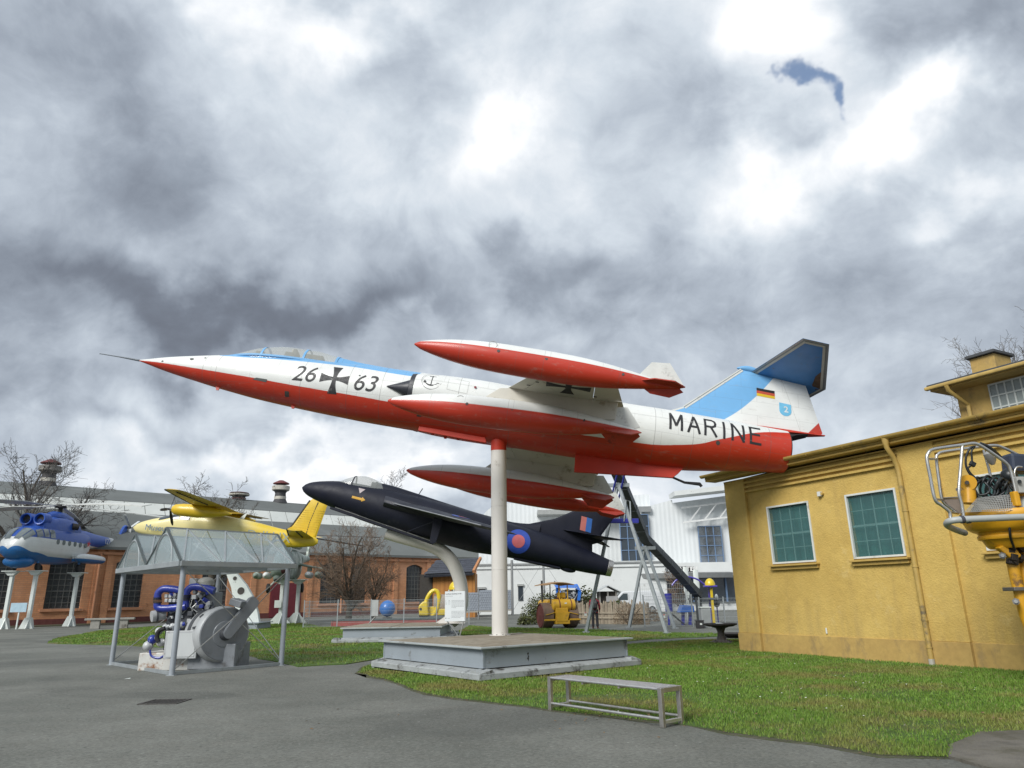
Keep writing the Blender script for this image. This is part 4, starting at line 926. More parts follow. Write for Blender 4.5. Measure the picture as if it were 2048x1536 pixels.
# spine: canopy fairing and dorsal ridge
hx = [2.3, 2.6, 2.9, 3.4, 4.2, 4.9, 5.5, 6.4, 7.6, 8.6, 10, 12, 14.6]
hz = pchip(hx, [.42, .54, .67, .87, 1.01, 1.0, .91, .81, .77, .74, .70, .66, .60]); hw_ = pchip(hx, [.08, .22, .32, .42, .45, .43, .40, .34, .30, .26, .20, .18, .14])
def hump(xa, xb, m, name, z_off=0., n=22, thick=None, lo=.0):
    rings = []
    for k in range(n+1):
        x = xa+(xb-xa)*k/n; top = hz(x)+z_off; base_ = fc(x)+fh(x)*.62; w = hw_(x)+z_off*.5
        rings.append([(x, w*math.sin(R(a)), base_+(top-base_)*(math.cos(R(a*.9))-math.cos(R(90*.9+9)))/(1-math.cos(R(90*.9+9)))) for a in range(-100, 101, 10)])
    mb = MB()
    if name == 'canopy_glass': return mb.loft(rings, False, False, False).build(name, m, JET, 60)
    return mb.loft(rings).build(name, m, JET, 60)
BLM = matfn('jet_blue', lambda t, co: weather(t, co, t.mix(.0, BLU, BLU), .4), .4)
def ridge(t, co): return weather(t, co, t.mix(t.mapr(t.xyz(co)[0], 7.95, 8.0), BLU, WHI), .4)
hump(5.58, 14.6, matfn('ridge_paint', ridge, .4), 'dorsal_spine', 0, 40)
CANG = glass('canopy_plexi', (.58, .59, .54), .42, .06)
# cockpit: tub, seat, headrest, then glass in three panes with blue frame bows
CK = mat('cockpit_dark', (.05, .052, .05), .8); CKB = mat('cockpit_beige', (.36, .33, .27), .7)
rings = []
for k in range(9):
    x = 2.5+(5.58-2.5)*k/8; base_ = fc(x)+fh(x)*.62; top = base_+(hz(x)-base_)*.30; w = hw_(x)*.93
    rings.append([(x, w*math.sin(R(a)), base_-.1+(top-base_+.1)*math.cos(R(a*.9))) for a in range(-90, 91, 30)])
MB().loft(rings).build('cockpit_sill', BLM, JET, 40)
st = MB().box((4.15, 0, .62), (.25, .4, .4)).box((4.28, 0, .78), (.12, .36, .34)).build('ejection_seat', CK, JET, 0, .03)
MB().box((4.24, 0, .90), (.14, .26, .14)).build('headrest', CKB, st, 0, .03)
MB().box((3.35, 0, .60), (.25, .45, .22)).build('instrument_panel', CK, JET, 0, .03)
MB().box((4.85, 0, .72), (.55, .42, .22)).build('equipment_deck', CK, JET, 0, .03)
for xa, xb in ((2.40, 3.47), (3.53, 4.65), (4.71, 5.60)): hump(xa, xb, CANG, 'canopy_glass', .004, 10)
def bow(x, w=.06):
    rr = []
    for xx, o in ((x-w/2, .0), (x-w/2, .014), (x+w/2, .014), (x+w/2, .0)):
        top = hz(xx)+o; base_ = fc(xx)+fh(xx)*.62; ww = hw_(xx)+o
        rr.append([(xx, ww*math.sin(R(a)), base_+(top-base_)*(math.cos(R(a*.9))-math.cos(R(90)))/(1-math.cos(R(90)))) for a in range(-100, 101, 10)])
    MB().loft(rr+[rr[0]], False, False, False).build('canopy_bow', BLM, JET, 40)
for x in (3.50, 4.68, 5.58): bow(x, .06)
for s in (-1, 1):
    MB().tube([(x, s*(hw_(x)*.985+.01), fc(x)+fh(x)*.62+.10) for x in [2.45+.15*i for i in range(20)]], .04, 6).build('canopy_rail', BLM, JET)
# pitot boom
MB().tube([(-1.16, 0, .045), (-.6, 0, .03), (-.2, 0, .012), (.02, 0, 0)], [.012, .016, .026, .03], 10).build('pitot_boom', mat('boom_grey', (.10, .12, .14), .4), JET)
# engine nozzle and the fairing over it
NZ = mat('burnt_metal', (.045, .04, .037), .5, .5)
MB().lathe([(0, .55), (.05, .545), (.05, .50), (-.9, .42)], (17.93, 0, -.10), (1, 0, 0), 36, False).build('nozzle', NZ, JET)
MB().cyl((17.1, 0, -.1), (17.12, 0, -.1), .42, None, 30).build('flame_holder', NZ, JET)
# air intakes: lip ring, duct fairing, shock cone
def intake(s):
    ix = [7.92, 8.1, 8.6, 9.3, 10., 10.8, 11.6, 12.4]; cy = pchip(ix, [.70, .71, .72, .71, .68, .60, .50, .40]); hwid = pchip(ix, [.40, .43, .46, .46, .44, .42, .40, .38]); hh = pchip(ix, [.46, .48, .52, .55, .57, .58, .56, .5]); cz = pchip(ix, [-.16, -.16, -.16, -.17, -.18, -.2, -.2, -.2])
    X = [7.92+.15*i for i in range(31)]
    b = MB().loft([ring(x, cz(x), hh(x), hwid(x), 28, s*cy(x)) for x in X], False, True).build('intake_duct', JM, JET, 50)
    MB().loft([ring(7.87, -.16, .452, .39, 28, s*.70), ring(7.88, -.16, .468, .408, 28, s*.70), ring(7.99, -.16, .482, .425, 28, s*.705)], False, False).build('intake_lip', mat('lip_black', (.022, .024, .032), .45), b)
    MB().loft([ring(7.9, -.16, .44, .38, 28, s*.70), ring(8.6, -.16, .3, .25, 28, s*.70)], False, True).build('intake_throat', mat('throat_black', (.006, .006, .007), .9), b)
    MB().lathe([(0, .006), (.3, .12), (.62, .25), (.75, .27), (.9, .27)], (7.24, s*.83, -.19), (1, 0, 0), 24).build('shock_cone', MATS['lip_black'], b)
    return b
ducts = [intake(-1), intake(1)]
# wings with anhedral
WUND = mat('wing_grey_white', (.50, .48, .42), .5, var=.08, vscale=1.5, dirt=.22, dirtcol=(.26, .22, .15), dscale=2.)
def wz(y): return -.22 - (abs(y)-.8)*math.tan(R(11.5))
def wLE(y): return 9.92+.47*(abs(y)-.9)
def wTE(y): return 13.60-.24*(abs(y)-.9)
def foil(xa, xb, y, z, th, n=8):
    up = []; lo = []
    for k in range(n+1):
        u = k/n; t_ = th*4*u*(1-u)*.5; x = xa+(xb-xa)*u; up.append((x, y, z+t_)); lo.append((x, y, z-t_))
    return up + lo[-2:0:-1]
def wingpart(y0, y1, fa, fb, name, s, par, m, th=.034, n=6, gap=0.):
    rr = []
    for k in range(n+1):
        y = y0+(y1-y0)*k/n; c = wTE(y)-wLE(y); xa = wLE(y)+c*fa+gap; xb = wLE(y)+c*fb-gap; TH = c*th
        pts = []
        def tt(x): u = (x-wLE(y))/c; return max(.004, TH*2*u*(1-u))
        m_ = 6
        up = [(xa+(xb-xa)*j/m_, s*y, wz(y)+tt(xa+(xb-xa)*j/m_)) for j in range(m_+1)]; lo = [(xa+(xb-xa)*j/m_, s*y, wz(y)-tt(xa+(xb-xa)*j/m_)) for j in range(m_+1)]
        rr.append(up+lo[::-1])
    return MB().loft(rr).build(name, m, par, 25)
def cross_poly(a):
    """iron cross: four flared arms, a = arm length"""
    P = []
    for q in range(4):
        th = q*math.pi/2; arm = []
        w0, w1 = a*.13, a*.34
        for k in range(6):
            u = k/5; r = a*.13+(a-a*.13)*u; arm.append((r, -(w0+(w1-w0)*u**1.7)))
        arm += [(r, -w) for r, w in reversed(arm)]
        for (x, y) in arm: P.append((x*math.cos(th)-y*math.sin(th), x*math.sin(th)+y*math.cos(th)))
    return P
BLK = mat('marking_black', (.018, .018, .02), .55, var=.25, vscale=8, dirt=.12, dirtcol=(.35, .35, .33), dscale=5)
WHM = mat('marking_white', (.6, .61, .59), .5)
for s in (-1, 1):
    w = wingpart(.55, 3.62, .135, .74, 'wing', s, JET, WUND)
    wingpart(.6, 3.62, 0, .13, 'leading_edge_flap', s, w, WUND)
    wingpart(.62, 2.28, .745, 1, 'flap', s, w, WUND)
    wingpart(2.3, 3.6, .745, 1, 'aileron', s, w, WUND)
    cxp = [(p[0]*1.0+11.93, p[1]*.9+2.92) for p in cross_poly(.52)]
    mb = MB(); vs = []
    for x, y in cxp:
        yy = min(max(y, .7), 3.6); c = wTE(yy)-wLE(yy); u = (x-wLE(yy))/c; vs.append((x, s*y, wz(yy)-max(.004, c*.034*2*u*(1-u))-.006))
    mb.add(vs, [tuple(range(len(vs)))])
    o = mb.build('iron_cross', BLK, w, 0)
    for x, y in ((11.0, 2.7), (11.2, 3.0), (12.6, 2.5)): MB().box((x, s*y, wz(y)-.05), (.08, .02, .012)).build('stain', mat('chip_dark', (.05, .045, .04), .8), w, 0)
# drop tanks
def tankcol(cut):
    def f(t, co):
        x, y, z = t.xyz(co); c = t.mix(t.mapr(z, cut-.004, cut+.004), RED, WHI); c = t.mix(t.mapr(x, .10, .085), c, RED)
        c = weather(t, co, c, .75); return t.mix(t.math('MULTIPLY', seam(t, x, (1.05, 2.9, 4.55), .007), .45), c, (.12, .1, .09))
    return f
TKM = matfn('tip_tank_paint', tankcol(.05), .4, coat=.1); PKM = matfn('pylon_tank_paint', tankcol(-.01), .4, coat=.1)
FINR = mat('fin_red', (.40, .036, .018), .45, var=.1, dirt=.1, dirtcol=(.12, .02, .015)); FINW = mat('fin_white', (.55, .56, .53), .45, var=.08, dirt=.15)
def tank(name, s, y, nose, tail, rad, m, tip):
    nx, nz_ = nose; txx, tz_ = tail; L_ = txx-nx; ang = math.atan2(nz_-tz_, L_)
    o = thing(name, None, None); o.parent = JET; o.location = (nx, s*y, nz_); o.rotation_euler = (0, ang, 0)
    pr = [(0, .02), (.04, .055), (.15, .095), (.5, .185), (1.0, .27), (1.5, .318), (2.1, .34), (2.9, .345), (3.6, .33), (4.2, .285), (4.8, .205), (5.3, .12), (5.65, .06), (5.9, .02)]
    f = pchip([p[0] for p in pr], [p[1] for p in pr])
    MB().lathe([(5.9*k/44*L_/5.9, f(5.9*k/44)*rad/.345) for k in range(45)], (0, 0, 0), (1, 0, 0), 30).build('tank_body', m, o, 60)
    t0 = L_-.92
    fin = [(0, .13), (.26, .46), (.66, .50), (.98, .08), (.8, .02), (.1, .02)]
    hexa = [(0, .10), (.30, .40), (.72, .44), (1.0, .14), (.9, .0), (.1, .0)]
    MB().prism([(t0+a, b*1.18) for a, b in fin], (0, 0, 0), (1, 0, 0), (0, 0, 1), .012).build('tail_fin', FINW, o, 0)
    MB().prism([(t0+a, b) for a, b in hexa], (0, 0, 0), (1, 0, 0), (0, s*.97, -.24) if tip else (0, s*.74, -.67), .012).build('tail_fin', FINR, o, 0)
    if tip: MB().prism([(t0+a, b*.55) for a, b in hexa], (0, 0, 0), (1, 0, 0), (0, -s*.5, -.86), .012).build('tail_fin', FINR, o, 0)
    else: MB().prism([(t0+a, b) for a, b in hexa], (0, 0, 0), (1, 0, 0), (0, -s*.74, -.67), .012).build('tail_fin', FINR, o, 0)
    DK = mat('cap_dark', (.06, .05, .045), .5)
    for xx, th in ((2.95, -78), (4.62, -80), (1.9, -70)):
        rr = f(xx)*rad/.345; MB().cyl((xx*L_/5.9, s*rr*.985*math.cos(R(th+90-25)), -.02), (xx*L_/5.9, s*(rr*.985*math.cos(R(th+90-25))+.012), -.02), .035, None, 12).build('filler_cap', DK, o)
    MB().tube([(1.75+.09*math.cos(R(a)), s*(.012+.3), .12+.09*math.sin(R(a))) for a in range(0, 360, 20)], .006, 4, closed=True).build('access_ring', mat('seam_grey', (.3, .3, .28), .6), o)
    return o
for s in (-1, 1):
    tank('tip_tank', s, 3.92, (8.40, -.70), (14.30, -.93), .335, TKM, True)
    tank('pylon_tank', s, 2.14, (7.70, -1.28), (13.70, -1.17), .375, PKM, False)
    MB().prism([(9.85, -.98), (10.3, -.55), (10.8, -.46), (13.2, -.45), (13.15, -.98), (12.9, -1.02), (9.9, -1.02)], (0, s*2.12, 0), (1, 0, 0), (0, 0, 1), .075).build('pylon', WUND, JET, 0, .02)
    MB().box((11.3, s*3.68, -.82), (2.0, .2, .09)).build('tank_mount', WUND, JET, 0, .02)
# fin, rudder, tailplane
def fincol(t, co):
    x, y, z = t.xyz(co)
    dd = t.math('SUBTRACT', x, 16.35); e1 = t.math('MULTIPLY_ADD', dd, t.math('MULTIPLY_ADD', dd, .28, .72), .61)      # lower edge of the blue sweep
    k = t.mapr(t.math('SUBTRACT', z, e1), -.01, .01)
    c = t.mix(k, WHI, BLU)
    rr = t.mapr(t.math('SUBTRACT', z, t.math('MULTIPLY_ADD', t.math('SUBTRACT', x, 18.54), 1.16, .46)), .01, -.01)
    c = t.mix(rr, c, RED)
    c = weather(t, co, c, .5)
    return t.mix(t.math('MULTIPLY', seam(t, t.math('ADD', x, t.math('MULTIPLY', z, .27)), (18.55,), .006), .5), c, (.12, .1, .09))
FNM = matfn('fin_paint', fincol, .4, coat=.1)
finp = [(14.58, .55), (15.22, .86), (16.83, 2.33), (17.14, 2.33), (18.66, 2.07), (19.02, .62), (18.95, .52), (18.2, .42), (17.0, .35), (15, .4)]
def thickfin(poly, th, name, m, par, zc=0.):
    """biconvex slab: full thickness inside, sharp rim"""
    c = Vector((sum(p[0] for p in poly)/len(poly), sum(p[1] for p in poly)/len(poly))); rings = []
    for k, (q, tt) in enumerate(((1, 0), (.93, .5), (.6, .95), (.2, 1))): pass
    bm = bmesh.new(); N = len(poly); L_ = []
    for sgn in (1, -1):
        for q, tt in ((1, .06), (.9, .7), (.55, 1.0)):
            L_.append([bm.verts.new((c.x+(p[0]-c.x)*q, sgn*th*tt, c.y+(p[1]-c.y)*q)) for p in poly])
    for sgn in (0, 3):
        for i in range(2):
            for j in range(N): bm.faces.new((L_[sgn+i][j], L_[sgn+i][(j+1) % N], L_[sgn+i+1][(j+1) % N], L_[sgn+i+1][j]))
        bm.faces.new(L_[sgn+2])
    for j in range(N): bm.faces.new((L_[0][j], L_[0][(j+1) % N], L_[3][(j+1) % N], L_[3][j]))
    bmesh.ops.recalc_face_normals(bm, faces=bm.faces); me = bpy.data.meshes.new(name); bm.to_mesh(me); bm.free()
    return put(name, me, m, par, 20)
fin = thickfin(finp, .075, 'tail_fin', FNM, JET)
def fstrip(a, b, w, name, m, yy):
    a = Vector((a[0], 0, a[1])); b = Vector((b[0], 0, b[1])); d = (b-a).normalized(); nrm = Vector((-d.z, 0, d.x))*-1
    for s in (-1, 1):
        vs = [a+nrm*yy[0], b+nrm*yy[0], b+nrm*yy[1], a+nrm*yy[1]]
        MB().add([(v.x, s*yy[2], v.z) for v in vs], [(0, 1, 2, 3)]).build(name, m, fin, 0)
GST = mat('edge_grey', (.18, .19, .19), .5); CRM = mat('cream_white', (.46, .45, .40), .5)
fstrip((15.22, .86), (16.83, 2.33), 0, 'edge_stripe', FINW, (.0, .03, .045)); fstrip((15.22, .86), (16.83, 2.33), 0, 'edge_stripe', GST, (.03, .055, .052)); fstrip((15.22, .86), (16.83, 2.33), 0, 'edge_stripe', FINW, (.055, .105, .060))
fstrip((14.58, .55), (15.22, .86), 0, 'edge_stripe', FINW, (.02, .07, .055))
MB().loft([ring(16.74+.75*k/11, 2.36+.012*k-.0018*k*k, .006+.085*math.sin(math.pi*(k+.3)/11.6)**.7, .006+.085*math.sin(math.pi*(k+.3)/11.6)**.7, 16) for k in range(12)]).build('fin_cap', BLM, fin, 60)
# tailplane in one plane with slight incidence
def tz2(x): return 2.29-.118*(x-17.13)
def stabpoly(q=1., d=0.): 
    P = [(17.13, 0), (17.83, 2.03), (18.50, 2.03), (19.22, 0), (18.50, -2.03), (17.83, -2.03)]
    c = (18.16, 0); return [(c[0]+(x-c[0])*q, y*q) for x, y in P]
STB = mat('tailplane_blue', (.045, .175, .42), .42, var=.12, vscale=1.2, dirt=.1, dirtcol=(.10, .09, .07), dscale=1.6)
bm = bmesh.new(); rr = []
for q, t_ in ((.5, -.045), (.9, -.02), (1., -.002), (1., .002), (.9, .02), (.5, .045)): rr.append([bm.verts.new((x, y, tz2(x)+t_)) for x, y in stabpoly(q)])
for a, b in zip(rr, rr[1:]):
    for j in range(6): bm.faces.new((a[j], a[(j+1) % 6], b[(j+1) % 6], b[j]))
bm.faces.new(rr[0]); bm.faces.new(rr[-1]); bmesh.ops.recalc_face_normals(bm, faces=bm.faces); me = bpy.data.meshes.new('tailplane'); bm.to_mesh(me); bm.free()
stab = put('tailplane', me, STB, JET, 15)
def inset_poly(d):
    P = [Vector(p) for p in stabpoly()]; out = []
    for i in range(6):
        a, b, c = P[i-1], P[i], P[(i+1) % 6]; n1 = (b-a).normalized(); n2 = (c-b).normalized(); m1 = Vector((n1.y, -n1.x)); m2 = Vector((n2.y, -n2.x)); bis = (m1+m2).normalized(); out.append(b+bis*d/max(.3, bis.dot(m1)))
    return out
for (d0, d1, m) in ((.0, .05, mat('edge_alu', (.30, .31, .31), .4, .4)), (.05, .085, GST), (.085, .15, CRM)):
    P0, P1 = inset_poly(d0), inset_poly(d1); mb = MB()
    for i in (0, 1, 2, 3, 4, 5):
        j = (i+1) % 6
        def zz(p): 
            q = max(abs(p.x-18.16)/1.06, 0); dd = d0; return tz2(p.x)-.005-.017*min(1, (d0+.0)/.1)
        mb.add([(P0[i].x, P0[i].y, zz(P0[i])-.003), (P0[j].x, P0[j].y, zz(P0[j])-.003), (P1[j].x, P1[j].y, zz(P1[j])-.012), (P1[i].x, P1[i].y, zz(P1[i])-.012)], [(0, 1, 2, 3)])
    mb.build('edge_stripe', m, stab, 0)
MB().add([(18.98, .12, tz2(18.98)-.026), (19.1, -.05, tz2(19.1)-.022), (18.95, -.55, tz2(18.95)-.024), (18.8, -.9, tz2(18.8)-.022), (18.72, -.55, tz2(18.72)-.038), (18.8, -.1, tz2(18.8)-.038)], [(0, 1, 2, 3, 4, 5)]).build('rust_patch', mat('primer_brown', (.10, .06, .035), .8, var=.4, vscale=6), stab, 0)
# tail fairing over the nozzle
MB().loft([[(16.6, .28*math.sin(R(a)), .30+.22*math.cos(R(a))) for a in range(-90, 91, 15)], [(17.4, .26*math.sin(R(a)), .36+.20*math.cos(R(a))) for a in range(-90, 91, 15)], [(18.1, .20*math.sin(R(a)), .42+.14*math.cos(R(a))) for a in range(-90, 91, 15)], [(18.6, .11*math.sin(R(a)), .49+.07*math.cos(R(a))) for a in range(-90, 91, 15)], [(19.08, .03*math.sin(R(a)), .545+.03*math.cos(R(a))) for a in range(-90, 91, 15)]]).build('tail_fairing', RPAINT, JET, 50)
MB().loft([[(17.95, .30*math.sin(R(a)), .18+.26*math.cos(R(a))) for a in range(-90, 91, 15)], [(18.25, .20*math.sin(R(a)), .36+.08*math.cos(R(a))) for a in range(-90, 91, 15)], [(18.6, .11*math.sin(R(a)), .47+.02*math.cos(R(a))) for a in range(-90, 91, 15)]]).build('heat_shield', NZ, JET, 50)
# ventral fin, hook, doors, aerials
MB().prism([(12.42, -.9), (12.44, -1.52), (15.0, -1.30), (15.15, -1.15), (15.3, -.95)], (0, 0, 0), (1, 0, 0), (0, 0, 1), .03).build('ventral_fin', RPAINT, JET, 0)
MB().tube([(15.0, .12, -1.22), (15.35, .14, -1.32), (15.75, .15, -1.30), (15.80, .15, -1.36)], [.03, .035, .05, .04], 8).build('arrestor_hook', mat('hook_black', (.015, .015, .017), .5), JET)
for pts in ([(8.2, -1.02), (9.6, -1.09), (10.05, -1.10), (10.0, -.95), (8.2, -.85)],): MB().prism(pts, (0, -.12, 0), (1, 0, 0), (0, 0, 1), .025).build('gear_door', RPAINT, JET, 0, .01)
for x, h in ((8.9, .16), (9.25, .14), (2.45, .10), (4.65, .09), (8.55, .12)):
    zb = fc(x)-fh(x); MB().add([(x-.05, -.02, zb+.03), (x+.07, -.02, zb+.03), (x+.07, .02, zb+.03), (x-.05, .02, zb+.03), (x+.0, -.01, zb-h), (x+.07, -.01, zb-h), (x+.07, .01, zb-h), (x, .01, zb-h)], [(0, 1, 5, 4), (1, 2, 6, 5), (2, 3, 7, 6), (3, 0, 4, 7), (4, 5, 6, 7)]).build('blade_aerial', RPAINT, JET, 0)
# marks that follow the skin of the near and far side
def on_skin(name, polys_or_me, x0, z0, m, side=-1, surf=fsurf, lift=.006, cuts=14, sx=1., flip=False, par=None):
    me = polys_or_me
    bm = bmesh.new(); bm.from_mesh(me); bmesh.ops.triangulate(bm, faces=bm.faces[:], ngon_method='EAR_CLIP')
    zs = [v.co.y for v in bm.verts]; xs2 = [v.co.x for v in bm.verts]
    for k in range(1, cuts):
        zc = min(zs)+(max(zs)-min(zs))*k/cuts
        bmesh.ops.bisect_plane(bm, geom=bm.verts[:]+bm.edges[:]+bm.faces[:], plane_co=(0, zc, 0), plane_no=(0, 1, 0))
    for v in bm.verts:
        x = x0+v.co.x*sx*(1 if side < 0 else -1); z = z0+v.co.y; v.co = Vector((x, side*(surf(x, z)+lift), z))
    bmesh.ops.triangulate(bm, faces=[f for f in bm.faces if len(f.verts) > 4])
    me2 = bpy.data.meshes.new(name); bm.to_mesh(me2); bm.free(); return put(name, me2, m, par or JET, 0)
def poly_mesh(polys):
    me = bpy.data.meshes.new('p'); vs = []; fs = []
    for p in polys: fs.append(tuple(range(len(vs), len(vs)+len(p)))); vs += [(x, y, 0) for x, y in p]
    me.from_pydata(vs, [], fs); bm = bmesh.new(); bm.from_mesh(me); bmesh.ops.triangulate(bm, faces=bm.faces); bm.to_mesh(me); bm.free(); return me
def stroke_word():
    H, W_, t_ = .52, .32, .031; L = {'M': [[(0, 0), (0, 1)], [(0, 1), (.5, .22)], [(.5, .22), (1, 1)], [(1, 1), (1, 0)]], 'A': [[(0, 0), (.5, 1)], [(.5, 1), (1, 0)], [(.2, .34), (.8, .34)]], 'I': [[(.5, 0), (.5, 1)]], 'N': [[(0, 0), (0, 1)], [(0, 1), (1, 0)], [(1, 0), (1, 1)]], 'E': [[(0, 0), (0, 1)], [(0, .04), (.9, .04)], [(0, .52), (.78, .52)], [(0, .96), (.9, .96)]],
     'R': [[(0, 0), (0, 1)], [(0, .96), (.6, .96)], [(.6, .96), (.84, .88)], [(.84, .88), (.9, .73)], [(.9, .73), (.84, .58)], [(.84, .58), (.6, .5)], [(.6, .5), (0, .5)], [(.45, .5), (.98, 0)]]}
    out = []; x0 = -1.235
    for ch, adv in zip('MARINE', (.47, .45, .45, .27, .49, .3)):
        wk = .1 if ch == 'I' else (.30 if ch in 'MN' else W_-.02)
        for (a, b), (c, d) in L[ch]:
            p, q = Vector((x0+a*wk, (b-.5)*H)), Vector((x0+c*wk, (d-.5)*H)); u = (q-p).normalized(); n = Vector((-u.y, u.x))*t_; e = u*t_*.35; out.append([tuple(p-e-n), tuple(q+e-n), tuple(q+e+n), tuple(p-e+n)])
        x0 += adv
    return out
def ringpoly(r, w, n=36): return [[(r*math.cos(2*math.pi*k/n), r*math.sin(2*math.pi*k/n)), (r*math.cos(2*math.pi*(k+1)/n), r*math.sin(2*math.pi*(k+1)/n)), ((r-w)*math.cos(2*math.pi*(k+1)/n), (r-w)*math.sin(2*math.pi*(k+1)/n)), ((r-w)*math.cos(2*math.pi*k/n), (r-w)*math.sin(2*math.pi*k/n))] for k in range(n)]
def duct_surf(x, z):
    u = (z+.165)/.52; return .715+.455*math.sqrt(max(0, 1-u*u))
for side in (-1, 1):
    on_skin('number_marking', text_mesh('26' if side < 0 else '63', .66, 0, .2, .0, 1.0), 4.95, -.09, BLK, side)
    on_skin('number_marking', text_mesh('63' if side < 0 else '26', .66, 0, .2, .0, 1.0), 6.64, -.17, BLK, side)
    on_skin('iron_cross', poly_mesh([cross_poly(.39)]), 5.80, -.13, BLK, side)
    on_skin('service_lettering', poly_mesh(stroke_word()), 15.97, -.05, BLK, side, cuts=20)
    anc = ringpoly(.27, .008) + [[(-.012, -.17), (.012, -.17), (.012, .18), (-.012, .18)], [(-.09, .15), (.09, .15), (.09, .165), (-.09, .165)]]
    for k in range(14):
        a0, a1 = R(200+140*k/14), R(200+140*(k+1)/14); w0_ = .030*math.sin(math.pi*k/14)+.008; w1_ = .030*math.sin(math.pi*(k+1)/14)+.008
        anc.append([(.19*math.cos(a0), .0+.17*math.sin(a0)), (.19*math.cos(a1), .0+.17*math.sin(a1)), ((.19-w1_)*math.cos(a1), (.17-w1_)*math.sin(a1)), ((.19-w0_)*math.cos(a0), (.17-w0_)*math.sin(a0))])
    for sgn in (-1, 1): anc.append([(sgn*.215, -.09), (sgn*.13, -.06), (sgn*.185, .0)])
    on_skin('anchor_emblem', poly_mesh(anc), 8.45, -.02, BLK, side, duct_surf, .008, 8, par=ducts[0 if side < 0 else 1])
    on_skin('red_spot', poly_mesh([[(.035*math.cos(k*.5236), .035*math.sin(k*.5236)) for k in range(12)]]), 9.6, -.05, mat('spot_red', (.2, .02, .03), .5), side, duct_surf, .012, 2, par=ducts[0 if side < 0 else 1])
    # flag and squadron shield on the fin
    for k, c in enumerate(((.012, .012, .012), (.45, .07, .035), (.62, .42, .02))):
        z1 = 1.745-k*.085; MB().add([(17.25, side*.081, z1), (17.25, side*.081, z1-.085), (17.75, side*.081, z1-.085-.035), (17.75, side*.081, z1-.035)], [(0, 1, 2, 3)]).build('flag_stripe', mat('flag_%d' % k, c, .5, var=.1), fin, 0)
    shp = [(-.16, .2), (.16, .165), (.165, -.02)] + [(.165*math.cos(R(a)), -.04-.17*math.sin(R(a))) for a in range(10, 171, 20)] + [(-.165, 0)]
    sh = MB().add([(18.02+x, side*.0815, 1.17+z) for x, z in shp], [tuple(range(len(shp)))]).build('squadron_shield', mat('shield_blue', (.14, .42, .62), .5, dirt=.2, dirtcol=(.5, .52, .5)), fin, 0)
    o = put('squadron_number', text_mesh('2', .26, 0, 0, .004), WHM, sh, 0); o.rotation_euler = (R(90), 0, 0 if side < 0 else R(180)); o.location = (18.04, side*.0835, 1.16)
# chipped patches along the nose and tank
for x, z, r in ((1.62, .10, .06), (2.0, .17, .03), (.78, -.02, .035), (6.45, .05, .03)):
    poly = [(r*(1+.5*noise.noise((k, x, z)))*math.cos(k*.698), r*.7*(1+.5*noise.noise((k, z, x)))*math.sin(k*.698)) for k in range(9)]
    on_skin('paint_chip', poly_mesh([poly]), x, z, mat('chip_grey', (.09, .095, .09), .7), -1, cuts=3)
on_skin('vent_scoop', poly_mesh([[(-.2, .0), (.2, -.04), (.22, .03), (-.1, .05)]]), 3.75, -.36, mat('chip_grey', (.09, .095, .09), .7), -1, cuts=3)
on_skin('service_port', poly_mesh([[(.055*math.cos(k*.5236), .055*math.sin(k*.5236)) for k in range(12)]]), 16.0, -.45, mat('chip_dark', (.05, .045, .04), .8), -1, cuts=3)
for x, z in ((4.55, -.6), (8.2, -.72)): on_skin('drain_slot', poly_mesh([[(-.06, -.05), (.06, -.05), (.06, .05), (-.06, .05)]]), x, z, mat('chip_dark', (.05, .045, .04), .8), -1, cuts=3)
# panel on the intake
on_skin('access_panel', poly_mesh([[(-.27, -.2), (.27, -.25), (.27, -.245), (-.27, -.195)], [(-.27, .2), (.27, .15), (.27, .155), (-.27, .205)], [(-.27, -.2), (-.265, -.2), (-.265, .2), (-.27, .2)], [(.265, -.25), (.27, -.25), (.27, .15), (.265, .15)]]), 9.15, -.03, mat('seam_grey', (.3, .3, .28), .6), -1, duct_surf, .012, 6, par=ducts[0])

# information board on the plinth
b0 = G(917, 1272, ph)
ib = thing('information_board', 'white information board on a V shaped steel stand on the plinth', 'sign', (b0.x, b0.y, ph), R(-2))
SS = mat('stainless', (.42, .42, .40), .32, .85, var=.1)
T = lambda px, py: A(px, py, b0.y)-Vector((b0.x, b0.y, ph))
c = [T(890, 1183), T(930, 1183), T(890, 1243), T(930, 1243)]
bx0, bx1, bz0, bz1 = c[0].x, c[1].x, c[2].z, c[0].z
MB().box(((bx0+bx1)/2, 0, (bz0+bz1)/2), (bx1-bx0, .02, bz1-bz0)).build('panel', mat('panel_white', (.66, .70, .71), .35, var=.03), ib, 0, .004)
MB().beam((bx1+.012, .0, bz0), (bx1+.012, .0, bz1), .03, .03).build('edge_strip', GREYM, ib, 0)
MB().tube([(bx0+.05, .02, bz0+.02), (-.015, .02, .0)], .016, 8).build('leg', SS, ib); MB().tube([(bx1-.03, .02, bz0+.02), (.03, .02, .0)], .016, 8).build('leg', SS, ib)
MB().box((0, .02, .004), (.16, .08, .008)).build('foot_plate', SS, ib, 0)
INK = mat('sign_ink', (.05, .055, .06), .6)
pw = bx1-bx0; phh = bz1-bz0
tm = text_mesh('Lockheed Starfighter F-104', .047, 0, 0, .0006, .95, 'LEFT'); o = put('title', tm, INK, ib, 0); o.rotation_euler = (R(90), 0, 0); o.location = (bx0+.02, -.0125, bz1-phh*.085); o.scale = ((pw*.78)/max(.01, o.dimensions.x),)*3 if o.dimensions.x > 0 else (1, 1, 1)
mb = MB()
